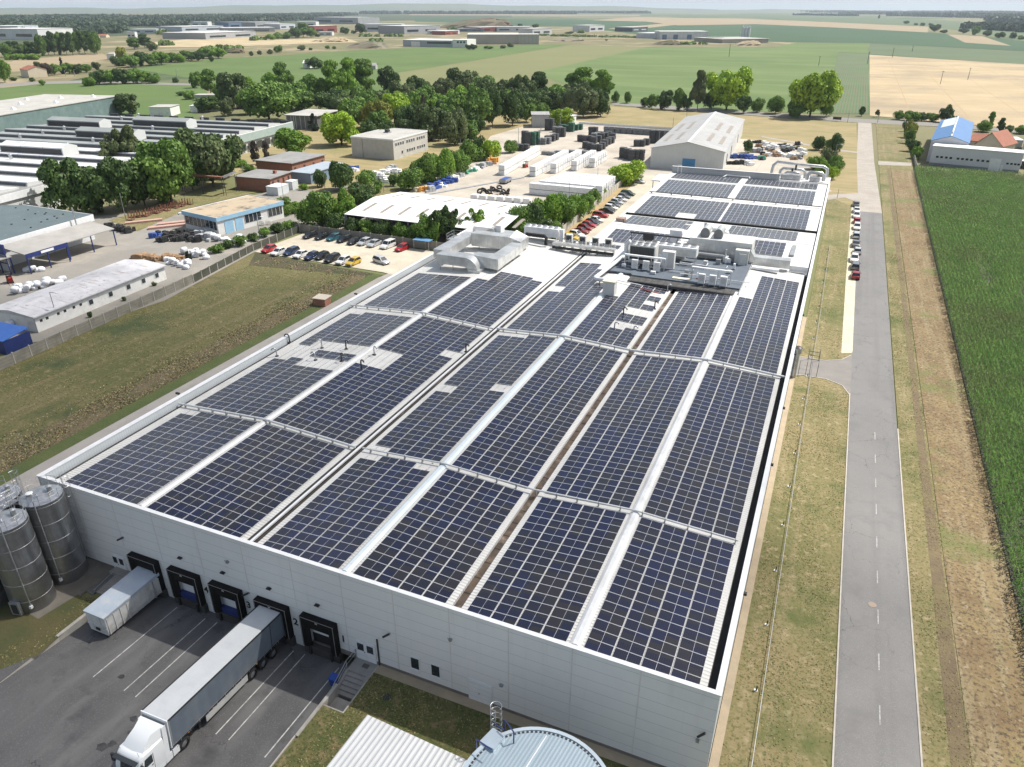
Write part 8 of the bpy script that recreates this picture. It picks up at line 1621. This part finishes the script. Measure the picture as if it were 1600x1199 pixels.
for u, vb, vt, lab in ((92, 506, 457, 'street lamp at the barrack wall behind the fence'), (45, 345, 318, 'street lamp beside the teal roofed hall'), (406, 371, 339, 'street lamp at the bushes below the workshop'), (277, 122, 109, 'street lamp at the lane by the far green field'), (103, 120, 110, 'street lamp in the gardens, left'), (117, 119, 109, 'street lamp in the gardens, right'), (1302, 258, 226, 'street lamp in the bushes at the hall end'), (490, 130, 118, 'street lamp behind the tall poplars'), (380, 270, 240, 'street lamp on the works road')): pole(u, vb, vt, lab, True, 'street_lamp')
for u, vb, vt, lab in ((196, 340, 302, 'slim mast in front of the big dark trees'), (508, 297, 273, 'concrete post between the dark shrubs'), (600, 302, 266, 'concrete post behind the white shed roof'), (443, 310, 282, 'thin mast by the white container'), (461, 205, 180, 'mast before the low flat office'), (933, 292, 262, 'slim mast in the white pallet block'), (889, 320, 285, 'slim mast at the pallet hedge'), (720, 245, 216, 'mast rising from the yard shrubs'), (845, 208, 180, 'lamp mast in the crate yard, left'), (875, 200, 176, 'lamp mast in the crate yard, right'), (810, 228, 200, 'thin mast on the tan meadow by the crates'), (1072, 192, 174, 'thin pole at the meadow beside the storage hall'), (1051, 202, 184, 'thin post at the rail fence'), (1324, 192, 176, 'sign pole at the road junction'), (1371, 192, 180, 'thin pole right of the road junction'), (1312, 238, 216, 'thin lamp mast beyond the hall end'), (1308, 310, 296, 'small dark pole on the verge by the side path')): pole(u, vb, vt, lab, False, 'mast')
for i, (u, v) in enumerate(((1305, 190), (1309.5, 190.3))):
    x, y = G(u, v); mb = MB(); mb.box(-1.3, 1.3, -.06, .06, .9, 2.2, dark_metal); mb.box(-1.2, -1.1, -.05, .05, 0, .9, grey_metal); mb.box(1.1, 1.2, -.05, .05, 0, .9, grey_metal); mb.build('notice_board', label=('left', 'right')[i]+' one of two dark boards at the road junction', category='board', loc=(x, y, 0))
# brick pile with board on the verge left of the hall, bus-stop like shelter
x, y = G(499, 479); t = thing('brick_shelter', 'small brick box with a pale slab roof beside the service path', 'brick box', (x, y, 0), R(6)); mb = MB(); mb.box(-1.3, 1.3, 0, 2.2, 0, 1.3, brick); mb.build('wall', t); mb = MB(); mb.box(-1.4, 1.4, -.1, 2.6, 1.4, 1.55, M('pale_slab', (.52, .46, .38))); mb.build('roof', t)
x, y = G(658, 392); t = thing('bus_shelter', 'small blue roofed shelter in the corner of the gravel lot', 'shelter', (x, y, 0)); mb = MB(); mb.box(-2.2, 2.2, 0, 2, 2.3, 2.42, M('blue_shelter_roof', (.10, .24, .42))); mb.build('roof', t); mb = MB(); [mb.box(a-.05, a+.05, b-.05, b+.05, 0, 2.3, grey_metal) for a in (-2, 2) for b in (.1, 1.9)]; mb.build('post', t)
t = thing('skip_pile', 'steel mesh cages heaped at the end of the light blue workshop', 'cage', (*G(425, 356), 0)); mb = MB()
for i in range(16): a, b = rt.uniform(-5, 5), rt.uniform(-2, 2); [mb.bar((a, b, z), (a+1.2, b, z), .05, .05, galv) for z in (.1, .6, 1.1)]; [mb.bar((a+s, b, 0), (a+s, b, 1.1), .05, .05, galv) for s in (0, .6, 1.2)]
mb.build('mesh', t)
# ================================================================ LIGHT, SKY, CAMERA
w = bpy.data.worlds.new('World'); scene.world = w; w.use_nodes = True
nt = w.node_tree; sky = nt.nodes.new('ShaderNodeTexSky'); sky.sky_type = 'NISHITA'; sky.sun_disc = False
SUN = Vector((.50, .50, 1.02)).normalized()
sky.sun_elevation = math.asin(SUN.z); sky.sun_rotation = math.atan2(SUN.x, SUN.y)
sky.air_density = 1.3; sky.dust_density = 3.5; sky.ozone_density = 1.2
# summer sky: pale haze band at the horizon and soft broken cloud over the clear-sky model
tcw = nt.nodes.new('ShaderNodeTexCoord'); spw = nt.nodes.new('ShaderNodeSeparateXYZ'); nt.links.new(tcw.outputs['Generated'], spw.inputs[0])
el = math_n(nt, 'MAXIMUM', spw.outputs[2], .0); band_f = math_n(nt, 'POWER', 2.718, math_n(nt, 'MULTIPLY', el, -4.0))
mpw = nt.nodes.new('ShaderNodeMapping'); mpw.inputs[3].default_value = (1, 1, 2.6); nt.links.new(tcw.outputs['Generated'], mpw.inputs[0])
cl_f = math_n(nt, 'MULTIPLY', ramp(nt, noise(nt, mpw.outputs[0], 3.2, 6, .62), .50, .72), .75)
sky_c = mixc(nt, cl_f, sky.outputs[0], (7.6, 7.8, 8.1)); sky_c = mixc(nt, math_n(nt, 'MULTIPLY', band_f, .85), sky_c, (6.4, 7.0, 7.5))
nt.links.new(sky_c, nt.nodes['Background'].inputs[0]); nt.nodes['Background'].inputs[1].default_value = .095
cm_ = bpy.data.materials.new('thin_cloud'); cm_.use_nodes = True; ct = cm_.node_tree; ct.nodes.clear(); co = ct.nodes.new('ShaderNodeOutputMaterial'); cv = ct.nodes.new('ShaderNodeVolumeScatter')
cv.inputs['Density'].default_value = .008; cv.inputs['Color'].default_value = (1, 1, 1, 1); ct.links.new(cv.outputs[0], co.inputs['Volume'])
def cloud(cx, cy, rx, ry, rz_, h=700):
    mb = MB(); n = 24; secs = []
    for k in range(1, 12):
        a = math.pi*k/12; secs.append([(rx*math.sin(a)*math.cos(2*math.pi*j/n)*(1+.15*math.sin(3*j+k)), ry*math.sin(a)*math.sin(2*math.pi*j/n)*(1+.15*math.cos(2*j)), -rz_*math.cos(a)) for j in range(n)])
    mb.loft(secs, cm_); s_ = h/SUN.z; o = mb.build('cloud', smooth=180, loc=(cx+SUN.x*s_, cy+SUN.y*s_, h)); o['kind'] = 'structure'
cloud(-40, -2, 108, 80, 48)  # unseen cloud overhead, placed so its shadow dims the left foreground
ld = bpy.data.lights.new('sun', 'SUN'); ld.energy = 5.0; ld.angle = R(.6); ld.color = (1, .955, .88)
lo = bpy.data.objects.new('sun', ld); C.objects.link(lo); lo.rotation_euler = SUN.to_track_quat('Z', 'Y').to_euler(); lo.location = (60, 60, 200)
hm = bpy.data.materials.new('haze_air'); hm.use_nodes = True; nt = hm.node_tree; nt.nodes.clear()
out = nt.nodes.new('ShaderNodeOutputMaterial'); pv = nt.nodes.new('ShaderNodeVolumePrincipled')
pv.inputs['Color'].default_value = (.76, .88, 1, 1); pv.inputs['Density'].default_value = HAZE; pv.inputs['Anisotropy'].default_value = .3
nt.links.new(pv.outputs[0], out.inputs['Volume'])
mb = MB(); mb.box(-14500, 14500, -620, 14500, -3, 115, hm); hz_o = mb.build('haze'); hz_o['kind'] = 'stuff'; hz_o['label'] = 'pale blue summer haze over the plain'
cd = bpy.data.cameras.new('camera'); cam = bpy.data.objects.new('camera', cd); C.objects.link(cam); scene.camera = cam
cam.location = (XC, YC, ZC)
cam.matrix_world = Matrix(((AR[0], AU[0], -AF[0], XC), (AR[1], AU[1], -AF[1], YC), (AR[2], AU[2], -AF[2], ZC), (0, 0, 0, 1)))
cd.sensor_width = 36; cd.sensor_fit = 'HORIZONTAL'; cd.lens = 36*FPX/1600; cd.clip_start = .5; cd.clip_end = 40000
vs = scene.view_settings; vs.view_transform = 'Standard'; vs.look = 'None'; vs.exposure = EXPO; vs.gamma = 1
scene.cycles.use_denoising = True; scene.cycles.max_bounces = 5; scene.cycles.diffuse_bounces = 2; scene.cycles.glossy_bounces = 3
scene.cycles.transmission_bounces = 3; scene.cycles.volume_bounces = 0; scene.cycles.transparent_max_bounces = 4
